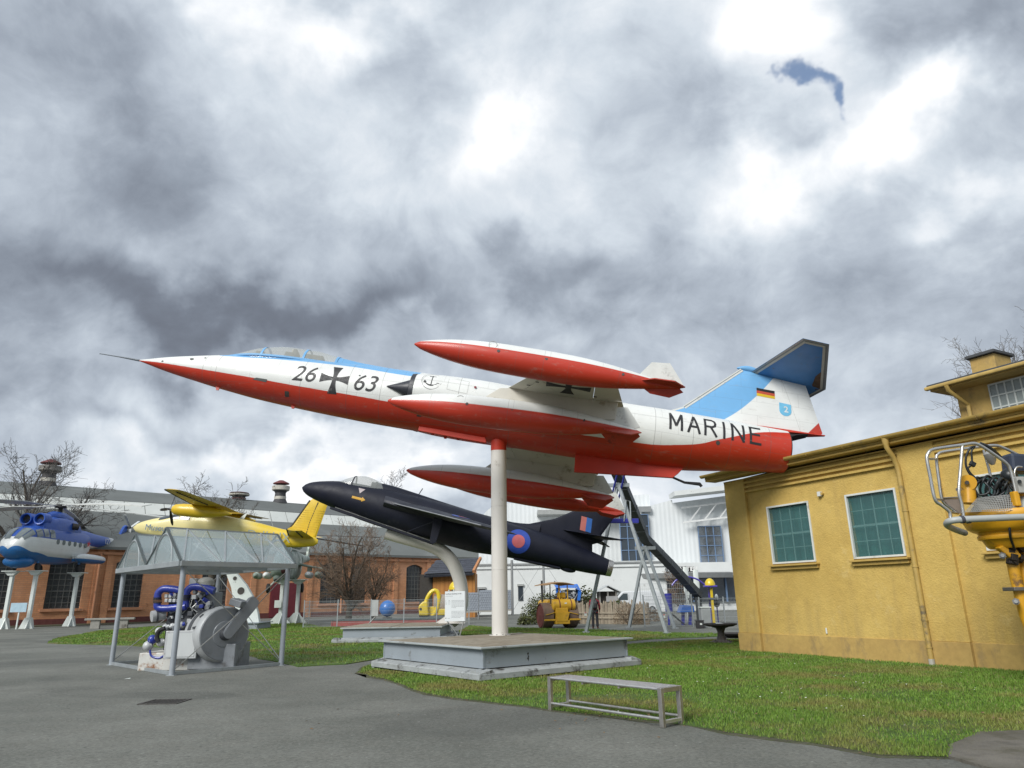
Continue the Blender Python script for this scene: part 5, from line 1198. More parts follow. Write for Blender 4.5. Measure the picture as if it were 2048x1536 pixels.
def words(x0, x1, z, h=.006):
    x = x0
    while x < x1-.01:
        w = min(random.uniform(.012, .04), x1-x); mb.add([(x, -.0115, z), (x+w, -.0115, z), (x+w, -.0115, z+h), (x, -.0115, z+h)], [(0, 1, 2, 3)]); x += w+.007
for k in range(7): words(bx0+pw*.33, bx0+pw*(.96 if k < 6 else .55), bz1-phh*(.31+.04*k))
for k in range(6): words(bx0+pw*.33, bx0+pw*(.96 if k < 5 else .8), bz1-phh*(.67+.042*k))
for k in range(4): words(bx0+pw*.03, bx0+pw*.09, bz1-phh*(.31+.04*k)); words(bx0+pw*.18, bx0+pw*.26, bz1-phh*(.31+.04*k))
words(bx0+pw*.02, bx0+pw*.1, bz0+phh*.1, .014); words(bx0+pw*.14, bx0+pw*.27, bz0+phh*.1)
words(bx0+pw*.03, bx0+pw*.42, bz1-phh*.165)
tag(mb.build('text_lines', INK, ib, 0, 0, False), kind='stuff')

# ================================================================== dark blue jet on its curved white post, with its own plinth
HM = (Matrix.Rotation(.02, 4, 'Z') @ Matrix.Rotation(.27, 4, 'Y')); HM.translation = (-9.14, 30.66, 6.30)
HJ = thing('fighter_jet', 'dark navy fighter jet with roundels tilted nose up on a curved white post', 'jet aircraft', mtx=HM)
NAVY = mat('navy_paint', (.008, .0095, .019), .52, var=.2, vscale=1.2, dirt=.06, dirtcol=(.025, .025, .03), spec=.28)
NAVYG = mat('navy_grey', (.032, .034, .045), .5, var=.15, vscale=2, spec=.35)
hxs = [0, .12, .4, .9, 1.5, 2.2, 3., 4., 5., 6.2, 7.7, 9., 10., 11., 12, 13, 13.56]
hc = pchip(hxs, [-.06, -.05, -.03, .0, .03, .02, 0, .0, 0, 0, -.02, .02, .05, .05, .04, .0, -.02])
hh_ = pchip(hxs, [.02, .17, .32, .46, .58, .68, .76, .82, .84, .84, .82, .72, .68, .62, .54, .42, .335])
hwd = pchip(hxs, [.02, .16, .31, .45, .56, .65, .72, .78, .82, .84, .82, .74, .68, .6, .52, .42, .335])
def hring(x, n=32): return [(x, hwd(x)*math.sin(2*math.pi*k/n), hc(x)+hh_(x)*math.cos(2*math.pi*k/n)) for k in range(n)]
def hsurf(x, z): u = (z-hc(x))/hh_(x); return hwd(x)*math.sqrt(max(0, 1-u*u))
MB().loft([hring(x) for x in [0, .05, .12, .25]+[.4+.27*i for i in range(49)]+[13.56]]).build('fuselage', NAVY, HJ, 60)
sp = pchip([3.0, 3.2, 3.7, 4.8, 6.4, 8, 9.0, 9.9, 10.4], [.7, .98, 1.0, .95, .86, .80, .80, .92, 1.1])
MB().loft([[(x, (.30-.02*(x-3)) * math.sin(R(a)), .45+(sp(x)-.45)*math.cos(R(a))) for a in range(-90, 91, 15)] for x in [3.18+.3*i for i in range(25)]]).build('dorsal_spine', NAVY, HJ, 50)
HG = glass('jet_plexi', (.42, .44, .42), .40, .05)
cz_ = pchip([1.5, 1.8, 2.1, 2.6, 3.1, 3.5], [.60, .82, .99, 1.10, 1.04, .88]); cw_ = pchip([1.5, 1.8, 2.1, 2.6, 3.1, 3.5], [.22, .31, .38, .40, .37, .30])
def cring(x, g=0.): return [(x, (cw_(x)+g)*math.sin(R(a)), .50+(cz_(x)+g-.50)*math.cos(R(a))) for a in range(-95, 96, 10)]
MB().loft([cring(1.5+.6*k/6) for k in range(7)], False, False, False).build('windscreen', HG, HJ, 60)
MB().loft([cring(2.13+1.3*k/12) for k in range(13)], False, False, False).build('canopy', HG, HJ, 60)
MB().loft([cring(2.08, .015), cring(2.14, .015)], False, False, False).build('canopy_bow', NAVY, HJ, 40)
st = MB().box((3.0, 0, .72), (.22, .4, .42)).box((3.08, 0, .88), (.12, .3, .2)).build('ejection_seat', mat('cockpit_dark', (.05, .052, .05), .8), HJ, 0, .03)
MB().lathe([(0, .345), (.02, .35), (.22, .325)], (13.5, 0, -.02), (1, 0, 0), 28, False).lathe([(.22, .325), (-.3, .28)], (13.5, 0, -.02), (1, 0, 0), 28, False).build('jet_pipe', mat('bright_pipe', (.45, .43, .40), .3, .9, var=.2), HJ)
MB().cyl((13.2, 0, -.02), (13.21, 0, -.02), .29, None, 24).build('pipe_dark', mat('throat_black', (.006, .006, .007), .9), HJ)
def hwz(y): return .22-.075*(abs(y)-.8)
for s in (-1, 1):
    def hLE(y): return 3.95+(y-.85)*1.12 if y > .85 else 3.95
    def hTE(y): return 7.55+(y-.85)*.50
    rr = []
    for y in (.4, .85, 1.5, 2.2, 3, 3.8, 4.5, 4.9, 5.1):
        a, b = hLE(y), hTE(y)
        if y > 4.6: a += (y-4.6)*.5; b -= (y-4.6)*.3
        n = 8; t_ = (b-a)*.075*(1 if y < 5 else .3); up = [(a+(b-a)*k/n, s*y, hwz(y)+t_*2*((k/n)*(1-k/n))**.7) for k in range(n+1)]; lo = [(a+(b-a)*k/n, s*y, hwz(y)-t_*1.6*((k/n)*(1-k/n))**.7) for k in range(n+1)]
        rr.append(up+lo[-2:0:-1])
    w = MB().loft(rr).build('wing', NAVY, HJ, 40)
    # root intake: wedge shaped mouth
    MB().loft([[(3.72+.1*abs(q), s*(.62+.32*q2), .2+.26*zz) for q2, zz, q in ((0, 1, 0), (.6, .9, .3), (1.1, .2, .6), (1.15, -.2, .6), (.6, -.75, .3), (0, -.8, 0))], [(4.6, s*(.62+.5*q2), .18+.24*zz) for q2, zz in ((0, 1), (.6, .9), (1.1, .3), (1.15, -.3), (.6, -.75), (0, -.8))], [(6.2, s*(.6+.4*q2), .15+.2*zz) for q2, zz in ((0, 1), (.6, .8), (1.1, .2), (1.15, -.2), (.6, -.7), (0, -.8))]]).build('intake', NAVYG, w, 20, .02)
    MB().box((4.5, s*.99, .30), (.10, .04, .07)).build('intake_vent', mat('throat_black', (.006, .006, .007), .9), w)
    MB().tube([(hLE(y)+.0, s*y, hwz(y)) for y in (1.0, 2, 3, 4, 4.6)], .022, 6).build('leading_edge', mat('bare_metal', (.4, .4, .4), .35, .8), w)
    cx, cyy = 7.35, 2.75
    for rr_, m_, zz in ((.52, mat('roundel_blue', (.02, .055, .30), .5, var=.15, dirt=.1, dirtcol=(.1, .12, .3)), .012), (.25, mat('roundel_red', (.42, .10, .11), .5, var=.15, dirt=.2, dirtcol=(.5, .3, .3)), .018)):
        def tt(x, y): a, b = hLE(y), hTE(y); u = min(max((x-a)/(b-a), 0), 1); return hwz(y)+(b-a)*.075*2*(u*(1-u))**.7
        mb = MB(); n = 32
        mb.add([(cx, s*cyy, tt(cx, cyy)+zz)]+[(cx+rr_*math.cos(k*2*math.pi/n), s*(cyy+rr_*math.sin(k*2*math.pi/n)), tt(cx+rr_*math.cos(k*2*math.pi/n), cyy+rr_*math.sin(k*2*math.pi/n))+zz) for k in range(n)], [(0, 1+k, 1+(k+1) % n) for k in range(n)]).build('roundel', m_, w, 0)
    # wing pylon with its drag link, tailplane
    MB().prism([(6.05, .1), (6.45, .1), (6.42, -.9), (6.30, -1.02), (6.16, -.98)], (0, s*1.55, 0), (1, 0, 0), (0, 0, 1), .05).build('pylon', NAVY, w, 0, .01)
    MB().tube([(6.2, s*1.55, -.05), (5.0, s*.7, -.78)], .018, 5).build('drag_link', NAVY, w)
    rr = []
    for y in (.05, .6, 1.2, 1.65, 1.8):
        a = 11.25+1.15*y; b = 13.0+.38*y; n = 6; t_ = .07*(1-.4*y/1.8)
        if y > 1.7: a += .15
        up = [(a+(b-a)*k/n, s*y, 1.03+t_*2*((k/n)*(1-k/n))**.7) for k in range(n+1)]; lo = [(a+(b-a)*k/n, s*y, 1.03-t_*2*((k/n)*(1-k/n))**.7) for k in range(n+1)]; rr.append(up+lo[-2:0:-1])
    MB().loft(rr).build('tailplane', NAVY, HJ, 40)
thickfin([(9.3, .6), (9.91, .93), (10.91, 1.41), (11.66, 1.98), (12.34, 2.52), (12.7, 2.62), (13.5, 2.62), (13.3, 1.95), (13.0, 1.25), (13.05, .95), (12.7, .75), (12.8, .3), (10, .3)], .07, 'tail_fin', NAVY, HJ)
MB().loft([[(x, r*math.sin(R(a)), 1.03+r*math.cos(R(a))) for a in range(0, 360, 30)] for x, r in ((11.0, .02), (11.6, .1), (12.4, .11), (13.0, .06), (13.15, .01))]).build('tail_bullet', NAVY, HJ, 50)
def hmark(name, me, x0, z0, m, side, cuts=8, lift=.008): return on_skin(name, me, x0, z0, m, side, hsurf, lift, cuts, 1., False, HJ)
circ = lambda r, n=32: poly_mesh([[(r*math.cos(2*math.pi*k/n), r*math.sin(2*math.pi*k/n)) for k in range(n)]])
for side in (-1, 1):
    hmark('roundel', circ(.50), 9.62, .04, MATS['roundel_blue'], side, 14); hmark('roundel', circ(.27), 9.62, .04, MATS['roundel_red'], side, 10, .016)
    hmark('rescue_arrow', poly_mesh([[(-.3, -.05), (.14, -.05), (.14, .05), (-.3, .05)], [(.14, -.10), (.3, 0), (.14, .10)]]), 2.66, .05, mat('arrow_yellow', (.55, .30, .02), .5), side, 4)
    hmark('seat_triangle', poly_mesh([[(-.15, .1), (.15, .1), (0, -.13)]]), 2.63, .40, mat('triangle_pink', (.42, .36, .36), .5), side, 4)
    for k, (x, m_) in enumerate(((11.98, mat('flash_red', (.40, .12, .10), .5, var=.1)), (12.22, mat('flash_blue', (.02, .10, .33), .5, var=.1)))):
        MB().add([(x, side*.075, 1.80), (x+.24, side*.075, 1.79), (x+.30, side*.075, 1.20), (x+.06, side*.075, 1.21)], [(0, 1, 2, 3)]).build('fin_flash', m_, HJ, 0)
rail = MB()
rail.beam((1.55, -.36, -.60), (6.2, -.36, -.93), .16, .10); rail.build('belly_rail', NAVY, HJ, 0, .02)
MB().tube([(1.75, -.40, -.53), (6.2, -.42, -.86)], .022, 6).build('rail_edge', MATS['bare_metal'], HJ)
MB().beam((9.6, 0, -.64), (11.6, 0, -.55), .5, .10).build('airbrake', NAVY, HJ, 0, .03)
MB().ball((11.9, 0, -.49), (.36, .18, .14), 14, 8).build('tail_skid', NAVY, HJ)
MB().beam((4.95, 0, .9), (5.05, 0, 1.22), .06, .03, (1, 0, 0)).build('aerial', NAVYG, HJ)
# curved post
hp0 = HM @ Vector((4.7, 0, -1.06)); hp1 = HM @ Vector((6.3, 0, -1.05)); P2Z = .55
pbx = G(917, 1246, P2Z)
cp_ = thing('curved_post', 'thick curved white post carrying the dark navy jet', 'pole', pbx)
bz = lambda p0, p1, p2, p3, t: p0*(1-t)**3+p1*3*t*(1-t)**2+p2*3*t*t*(1-t)+p3*t**3
cw = [(773, 1065), (800, 1073), (830, 1081), (860, 1090), (884, 1103), (903, 1122), (915, 1146), (922, 1174), (923, 1205), (916, 1229), (901, 1244)]
cw = [(x, y, 30.9+(pbx.y-30.9)*min(1, i/7)) for i, (x, y) in enumerate(cw)]
P_ = [A(*c) for c in cw]; pts = []
for i in range(len(P_)-1):
    p0, p1, p2, p3 = P_[max(i-1, 0)], P_[i], P_[i+1], P_[min(i+2, len(P_)-1)]
    for k in range(6): t = k/6; pts.append(.5*((2*p1)+(p2-p0)*t+(2*p0-5*p1+4*p2-p3)*t*t+(3*p1-p0-3*p2+p3)*t**3))
pts.append(P_[-1])
pts = [p-Vector(pbx) for p in pts]
MB().tube(pts, .285, 24).build('shaft', WPAINT, cp_, 50)
MB().box((-.25, -.1, .012), (1.1, .9, .024)).build('base_plate', WPAINT, cp_, 0)
MB().prism([(.1, 0), (-.9, 0), (-.35, .35), (.05, .5)], (-.05, -.1, .024), (1, 0, 0), (0, 0, 1), .04).build('gusset', WPAINT, cp_, 0)
# second plinth, farther back
q0, q1 = G(681, 1255.5, P2Z), G(884, 1252, P2Z); q2 = G(926, 1244.5, P2Z)
u_ = (q1-q0); u_.z = 0; L2 = u_.length; u_.normalize(); v_ = Vector((-u_.y, u_.x, 0)); D2 = 4.6
p2 = thing('display_plinth', 'low grey plinth of the navy jet, behind the large plinth', 'plinth', mtx=frame(Vector((q0.x, q0.y, 0))+u_*L2/2+v_*D2/2, u_))
rough_edge_step(L2+.5, D2+.5, .03, .13, .3).build('base_step', PLSTEP, p2, 25)
MB().box((0, 0, P2Z/2+.02), (L2-.16, D2-.16, P2Z-.08)).build('side_panel', PAINT, p2, 0)
MB().box((0, 0, P2Z-.03), (L2+.02, D2+.02, .05)).build('rim', MATS['rim_paint'], p2, 0, .01)
for i in range(2): MB().box(((i-.5)*L2/2, 0, P2Z+.002), (L2/2-.05, D2-.06, .02)).build('top_plate', PTOP, p2, 0)
# small grey board on the second plinth
bq = G(738, 1247, P2Z)
sb = thing('information_board', 'small grey information board leaning on the rear plinth', 'sign', bq)
T = lambda px, py: A(px, py, bq.y)-bq
c0_, c1_ = T(744, 1200), T(756, 1232)
MB().box(((c0_.x+c1_.x)/2, 0, (c0_.z+c1_.z)/2), (c1_.x-c0_.x, .03, c0_.z-c1_.z)).build('panel', mat('panel_grey', (.36, .38, .38), .4), sb, 0, .005)
MB().tube([((c0_.x+c1_.x)/2+.05, .03, c1_.z), (0, .03, 0)], .025, 8).build('leg', SS, sb)

# ================================================================== glazed shelter with the engine, on the left
def wthing(name, label, cat, loc, group=None): return thing(name, label, cat, loc, 0, group)
def off(mb, o): mb.v = [(x-o.location.x, y-o.location.y, z-o.location.z) for x, y, z in mb.v]; return mb
GALV = mat('galvanised', (.33, .36, .37), .5, .45, var=.12, vscale=3, dirt=.1, dirtcol=(.2, .2, .19)); POSTG = mat('post_grey', (.30, .33, .36), .5, .1, var=.08)
SGL = glass('shelter_glass', (.45, .54, .56), .26, .10)
sF, sL, sR = Vector((-7.61, 16.79, 0)), Vector((-10.66, 19.95, 0)), Vector((-5.86, 18.88, 0)); sB_ = sL+sR-sF
sc_ = (sL+sR)/2
sh = wthing('glass_shelter', 'grey steel shelter with folded glass roof over the engine', 'shelter', sc_)
e_ = (sR-sF); d_ = (sL-sF); eu, du = e_.normalized(), d_.normalized(); zt_s = 2.33
for p in (sF, sL, sR, sB_): off(MB().tube([p, p+Vector((0, 0, zt_s))], .062, 14), sh).build('post', POSTG, sh)
for p in (sF, sL, sR, sB_): off(MB().box(p+Vector((0, 0, .006)), (.18, .18, .012)), sh).build('foot_plate', GALV, sh, 0)
ov = .14
cF, cR, cL, cB = sF-eu*ov-du*ov, sR+eu*ov-du*ov, sL-eu*ov+du*ov, sB_+eu*ov+du*ov
Z = lambda z: Vector((0, 0, z))
for a, b in ((cF, cR), (cR, cB), (cB, cL), (cL, cF)): off(MB().beam(a+Z(zt_s+.06), b+Z(zt_s+.06), .09, .12), sh).build('eaves_beam', GALV, sh, 0, .006)
for k in (.33, .66): off(MB().beam(cF.lerp(cL, k)+Z(zt_s+.04), cR.lerp(cB, k)+Z(zt_s+.04), .06, .08), sh).build('cross_beam', GALV, sh, 0)
off(MB().beam(sF+Z(.04), sR+Z(.04), .07, .07), sh).build('sole_bar', GALV, sh, 0); off(MB().beam(sF+Z(.04), sL+Z(.04), .07, .07), sh).build('sole_bar', GALV, sh, 0); off(MB().beam(sL+Z(.04), sB_+Z(.04), .07, .07), sh).build('sole_bar', GALV, sh, 0)
zr_s = 3.28; zb_s = zt_s+.12
for (k0, k1) in ((.0, .5), (.5, 1.0)):
    km = (k0+k1)/2
    A0, A1, B0, B1, R0_, R1_ = cF.lerp(cL, k0)+Z(zb_s), cR.lerp(cB, k0)+Z(zb_s), cF.lerp(cL, k1)+Z(zb_s), cR.lerp(cB, k1)+Z(zb_s), cF.lerp(cL, km)+Z(zr_s), cR.lerp(cB, km)+Z(zr_s)
    for q in ((A0, A1, R1_, R0_), (B1, B0, R0_, R1_)):
        for k in range(3):
            a, b, c, d = q[0].lerp(q[1], k/3+.006), q[0].lerp(q[1], (k+1)/3-.006), q[3].lerp(q[2], (k+1)/3-.006), q[3].lerp(q[2], k/3+.006)
            n_ = (b-a).cross(d-a).normalized()*.006
            off(MB().add([a+n_, b+n_, c+n_, d+n_, a-n_, b-n_, c-n_, d-n_], [(0, 1, 2, 3), (7, 6, 5, 4), (0, 4, 5, 1), (1, 5, 6, 2), (2, 6, 7, 3), (3, 7, 4, 0)]), sh).build('roof_pane', SGL, sh, 0)
    mb = MB()
    for q in ((A0, A1, R0_, R1_),):
        for k in range(3):
            t0, t1, tm_ = k/3+.02, (k+1)/3-.02, (k+.5)/3
            top = q[2].lerp(q[3], tm_); mb.beam(q[0].lerp(q[1], t0), top, .035, .035); mb.beam(q[0].lerp(q[1], t1), top, .035, .035)
        mb.beam(q[2], q[3], .04, .04)
    off(mb, sh).build('roof_lattice', GALV, sh, 0)
    for (a, b, r_) in ((A0, B0, R0_), (A1, B1, R1_)):
        off(MB().beam(a, r_, .05, .04).beam(b, r_, .05, .04), sh).build('gable_rafter', mat('dark_steel', (.10, .12, .12), .5, .4), sh, 0)
        n_ = eu*.006; off(MB().add([a+n_, b+n_, r_+n_, a-n_, b-n_, r_-n_], [(0, 1, 2), (5, 4, 3), (0, 3, 4, 1), (1, 4, 5, 2), (2, 5, 3, 0)]), sh).build('gable_pane', SGL, sh, 0)
        mid = (a+b)/2; off(MB().tube([mid+du*(.60*math.cos(R(t)))+Z(.68*math.sin(R(t))) for t in range(0, 181, 15)], .03, 6), sh).build('gable_hoop', GALV, sh)
ROD = mat('steel_rod', (.4, .41, .40), .4, .7)
for a, b in ((sF+Z(.08), sR+Z(zt_s-.05)), (sR+Z(.08), sF+Z(zt_s-.05)), (sL+Z(.08), sB_+Z(zt_s-.05)), (sB_+Z(.08), sR+Z(zt_s-.1)), (sR+Z(.1), sB_+Z(zt_s-.05))): off(MB().tube([a, b], .011, 6), sh).build('tie_rod', ROD, sh)

# ---- the engine and generator
EY = 18.2
en = wthing('marine_engine', 'grey diesel engine with blue pipes and round generator drum', 'engine', A(385, 1335, EY)); en.location.z = 0
GRP = mat('engine_grey', (.20, .215, .23), .5, .1, var=.12, vscale=4, dirt=.12, dirtcol=(.1, .1, .1)); GRL = mat('engine_light', (.40, .415, .42), .45, .1, var=.1, dirt=.2, dirtcol=(.2, .19, .18), dscale=4); GRD = mat('engine_dark', (.055, .06, .068), .6, .2, var=.2)
BLP = mat('engine_blue', (.018, .035, .26), .4, var=.12, coat=.2); RUS = mat('rusty_white', (.52, .52, .49), .6, var=.1, dirt=.55, dirtcol=(.22, .09, .03), dscale=5); BLKR = mat('rubber', (.012, .012, .013), .7)
SC_ = EY/1420*1.0
def EP(px, py, dy=0.): return A(px, py, EY+dy)
def ebox(n, x0, y0, x1, y1, dy, th, m, bev=.015, par=None):
    a, b = EP(x0, y0, dy), EP(x1, y1, dy); return off(MB().box(((a.x+b.x)/2, EY+dy+th/2, (a.z+b.z)/2), (abs(b.x-a.x), th, abs(a.z-b.z))), en).build(n, m, par or en, 0, bev) if par is None else off(MB().box(((a.x+b.x)/2, EY+dy+th/2, (a.z+b.z)/2), (abs(b.x-a.x), th, abs(a.z-b.z))), en).build(n, m, par, 0, bev)
g0 = EP(285, 1300); 
off(MB().box(((EP(285, 1320).x+EP(392, 1320).x)/2, EY+.35, .20), (EP(392, 1320).x-EP(285, 1320).x, 1.1, .40)), en).build('bed_frame', RUS, en, 0, .02)
off(MB().box(((EP(386, 1320).x+EP(478, 1320).x)/2, EY+.2, .30), (EP(478, 1320).x-EP(386, 1320).x, 1.0, .56)), en).build('generator_bed', GRP, en, 0, .02)
hub = EP(449, 1268, -.30); axd = Vector((.72, -.69, 0)).normalized(); rd = .60
drum = off(MB().lathe([(-.95, rd*.8), (-.9, rd*.98), (-.35, rd*1.0), (-.28, rd*1.06), (-.05, rd*1.06), (0, rd*1.0)], hub, axd, 48), en).build('generator_drum', GRL, en, 40)
off(MB().lathe([(0.001, rd*.985), (.02, rd*.97), (.03, rd*.5), (.045, rd*.48), (.05, rd*.44), (.052, .01)], hub, axd, 48), en).build('drum_face', GRP, drum, 25)
off(MB().lathe([(-.7, rd*1.02), (-.66, rd*1.05), (-.6, rd*1.05), (-.56, rd*1.02)], hub, axd, 48, False), en).build('drum_band', GRD, drum)
off(MB().lathe([(.04, .15), (.14, .13), (.2, .10)], hub, axd, 20), en).build('drive_hub', GRD, drum)
sdv = axd.cross(Vector((0, 0, 1))).normalized(); 
arm0 = hub+axd*.16; a_top = EP(489, 1206, -.55); adu = (Vector((0, 0, .78))-sdv*.62).normalized(); L_ = .92
ap = [(.10*math.cos(R(t)), .12*math.sin(R(t))) for t in range(90, 271, 20)] + [(L_, -.15), (L_+.1, -.08), (L_+.1, .1), (L_, .15)]
off(MB().prism(ap, arm0, adu, axd.cross(adu), .055), en).build('crank_arm', GRP, en, 0, .012)
off(MB().box(EP(478, 1206, -.2), (.30, .5, .16), Matrix.Rotation(.3, 3, 'Y')), en).build('terminal_box', GRP, en, 0, .02)
for k in range(6):
    a = R(-55+k*26); p = hub-axd*.25+(sdv*math.sin(a)+Vector((0, 0, 1))*math.cos(a))*rd*1.065; off(MB().box(p, (.05, .04, .10), Matrix.Rotation(a, 3, 'Y')), en).build('lifting_lug', GRD, drum, 0)
for k in range(4): off(MB().tube(arc(EP(425+k*12, 1222, .0), .05, 0, 180, 8), .012, 5), en).build('eye_bolt', GRL, en)
for k in range(7):
    a = R(-70+k*11); p = hub-axd*.6+(sdv*math.sin(a)+Vector((0, 0, 1))*math.cos(a))*rd*1.0; off(MB().box(p, (.035, .05, .05)), en).build('vent_slot', GRD, drum, 0)
pn = ebox('control_panel', 332, 1262, 391, 1317, -.45, .10, GRL, .01); ebox('panel_face', 336, 1267, 387, 1313, -.458, .01, mat('panel_blank', (.47, .49, .49), .4, var=.04), .0, pn)
ebox('engine_block', 338, 1190, 398, 1300, .05, .7, GRD, .03); ebox('crankcase', 390, 1185, 425, 1245, .15, .5, GRP, .03)
rndE = random.Random(4)
for k in range(46):
    px, py = rndE.uniform(330, 425), rndE.uniform(1178, 1262); m_ = rndE.choice((GRL, GRP, GRD, GRL, BLP)); s_ = rndE.uniform(.04, .12)
    p = EP(px, py, rndE.uniform(-.05, .12))
    if rndE.random() < .5: off(MB().cyl(p, p+Vector((rndE.uniform(-.12, .12), -.1, rndE.uniform(-.1, .12))), s_*.45, None, 10), en).build('fitting', m_, en)
    else: off(MB().box(p, (s_, s_*1.2, s_*.9)), en).build('fitting', m_, en, 0, .008)
for k in range(4):
    px = 334+k*8
    for j in range(2): off(MB().box(EP(px, 1192+j*9, -.02), (.075, .12, .085)), en).build('cylinder_cover', GRL, en, 0, .012)
for k in range(9): p = EP(rndE.uniform(375, 420), rndE.uniform(1185, 1225), .02); off(MB().tube([p, p+Vector((rndE.uniform(-.2, .2), -.05, rndE.uniform(-.3, .1))), p+Vector((rndE.uniform(-.3, .3), .0, -.35))], .012, 5), en).build('fuel_line', rndE.choice((GRL, ROD, BLP)), en)
def curve_pts(P, n=8):
    out = []
    for i in range(len(P)-1):
        p0 = P[max(i-1, 0)]; p1 = P[i]; p2 = P[i+1]; p3 = P[min(i+2, len(P)-1)]
        for k in range(n): t = k/n; out.append(.5*((2*p1)+(p2-p0)*t+(2*p0-5*p1+4*p2-p3)*t*t+(3*p1-p0-3*p2+p3)*t**3))
    return out+[P[-1]]
epp = lambda L_, dy: [EP(x, y, dy) for x, y in L_]
off(MB().tube(curve_pts(epp([(362, 1181), (345, 1178), (327, 1178), (317, 1186), (315, 1198)], -.1)), .085, 14), en).build('intake_pipe', BLP, en, 60)
off(MB().tube(curve_pts(epp([(315, 1205), (315, 1214), (325, 1217), (345, 1216), (372, 1213)], -.1)), .085, 14), en).build('intake_pipe', BLP, en, 60)
off(MB().tube(curve_pts(epp([(371, 1215), (371, 1195), (376, 1180), (386, 1174), (405, 1175), (429, 1182)], -.05)), [.085]*30+[.09]*11, 14), en).build('intake_pipe', BLP, en, 60)
for c in ((315, 1199), (371, 1194)):
    for k in range(4): p = EP(c[0], c[1]-3+k*3, -.1 if c[0] < 340 else -.05); off(MB().cyl(p-Vector((0, 0, .012)), p+Vector((0, 0, .012)), .10, None, 16), en).build('pipe_clamp', BLKR, en)
off(MB().ball(EP(412, 1164, .1), (.2, .2, .12), 18, 8).cyl(EP(412, 1172, .1), EP(412, 1164, .1), .2, None, 18), en).build('air_filter', mat('filter_grey', (.34, .34, .31), .5, var=.1), en)
ebox('expansion_tank', 379, 1157, 392, 1170, .1, .2, GRL, .01)
off(MB().cyl(EP(303, 1233, -.1), EP(330, 1228, .1), .13, None, 20), en).build('oil_cooler', GRL, en); off(MB().cyl(EP(312, 1232, -.05), EP(315, 1231.5, -.03), .142, None, 20), en).build('cooler_band', GRD, en)
for (x, y, r_) in ((318, 1262, .09), (296, 1292, .12), (305, 1279, .11), (322, 1285, .1), (331, 1255, .08), (345, 1252, .07), (362, 1250, .08)):
    off(MB().ball(EP(x, y, -.1), r_, 14, 8), en).build('pump_housing', rndE.choice((GRL, BLP, GRL)), en)
    off(MB().cyl(EP(x-6, y+3, -.15), EP(x+8, y-3, -.1), r_*.55, None, 12), en).build('pump_pipe', rndE.choice((BLP, GRL)), en)
off(MB().tube(curve_pts(epp([(330, 1256), (318, 1262), (314, 1273), (317, 1284)], -.2)), .05, 10), en).build('rubber_hose', BLKR, en)
off(MB().tube(curve_pts(epp([(300, 1300), (303, 1312), (318, 1316), (330, 1310)], -.2)), .025, 8), en).build('drain_pipe', BLP, en)

# ---- white propeller-like support with holes, on its grey base
fb = G(500, 1259); fb = Vector((A(495, 1255, 45).x, 45, 0))
bl = wthing('crescent_pylon', 'white crescent shaped pylon with round holes below the yellow aeroplane', 'pylon', fb)
WP2 = mat('white_gloss', (.62, .66, .63), .4, var=.05, dirt=.08)
CQ = lambda px, py: A(px, py, 45)
outer = [(520, 1246), (517, 1225), (508, 1195), (494, 1170), (476, 1148), (455, 1125), (430, 1100), (405, 1085)]; inner = [(385, 1088), (410, 1105), (435, 1128), (455, 1150), (464, 1175), (468, 1200), (472, 1225), (470, 1246)]
poly = [(CQ(*p).x-fb.x, CQ(*p).z) for p in outer+inner]
plate = MB().prism(poly, (0, 0, 0), (1, 0, 0), (0, 0, 1), .16).build('plate', WP2, bl, 0, .02)
for (px, py, r_) in ((472, 1157, .12), (484, 1182, .22)):
    p = CQ(px, py); MB().lathe([(-.172, r_*1.12), (-.176, r_*1.1), (-.17, r_*1.0), (-.05, r_*.95)], (p.x-fb.x, 0, p.z), (0, -1, 0), 24, False).lathe([(.172, r_*1.12), (.176, r_*1.1), (.172, r_*.98)], (p.x-fb.x, 0, p.z), (0, -1, 0), 24, False).build('hole_rim', WP2, plate)
    MB().cyl((p.x-fb.x, -.171, p.z), (p.x-fb.x, -.174, p.z), r_, None, 24).build('lightening_hole', mat('hole_dark', (.05, .045, .04), .8), plate)
w0_, w1_ = CQ(460, 1250).x-fb.x, CQ(528, 1250).x-fb.x
MB().box(((w0_+w1_)/2, 0, .18), (w1_-w0_, 2.4, .34)).box(((w0_+w1_)/2, 0, .37), (w1_-w0_+.25, 2.6, .05)).build('base_block', PAINT, bl, 0, .01)

# ---- yellow twin-engined aeroplane
YY = 46.0
ya0 = A(268, 1052, YY); ya1 = A(636, 1082, YY)
yd = (ya1-ya0).normalized(); yl = (ya1-ya0).length
YPM = frame(ya0, yd, Vector((-yd.z, 0, yd.x)) if False else (0, 0, 1))
ap_ = thing('propeller_aeroplane', 'yellow and white twin engined aeroplane raised above the glass shelter', 'aeroplane', mtx=YPM)
k_ = yl/12.0
def ycol(t, co):
    z = t.xyz(co)[2]; x = t.xyz(co)[0]
    c = t.mix(t.mapr(x, 6.5, 8.5), (.66, .58, .26), (.66, .47, .025)); return weather(t, co, t.mix(t.mapr(t.math('SUBTRACT', z, t.math('MULTIPLY', x, -.02)), -.42, -.40), (.60, .58, .46), c), .2)
YM = matfn('aeroplane_yellow', ycol, .4, coat=.2); YS = mat('solid_yellow', (.62, .42, .02), .4, var=.08, coat=.2, dirt=.05); YU_ = mat('wing_yellow', (.56, .36, .03), .45, var=.1, dirt=.15, dirtcol=(.3, .2, .05)); YDK = mat('boot_black', (.015, .015, .016), .6)
axs = [0, .15, .5, 1.2, 2.0, 2.8, 3.6, 5, 6.5, 8, 9.5, 11, 11.8, 12]
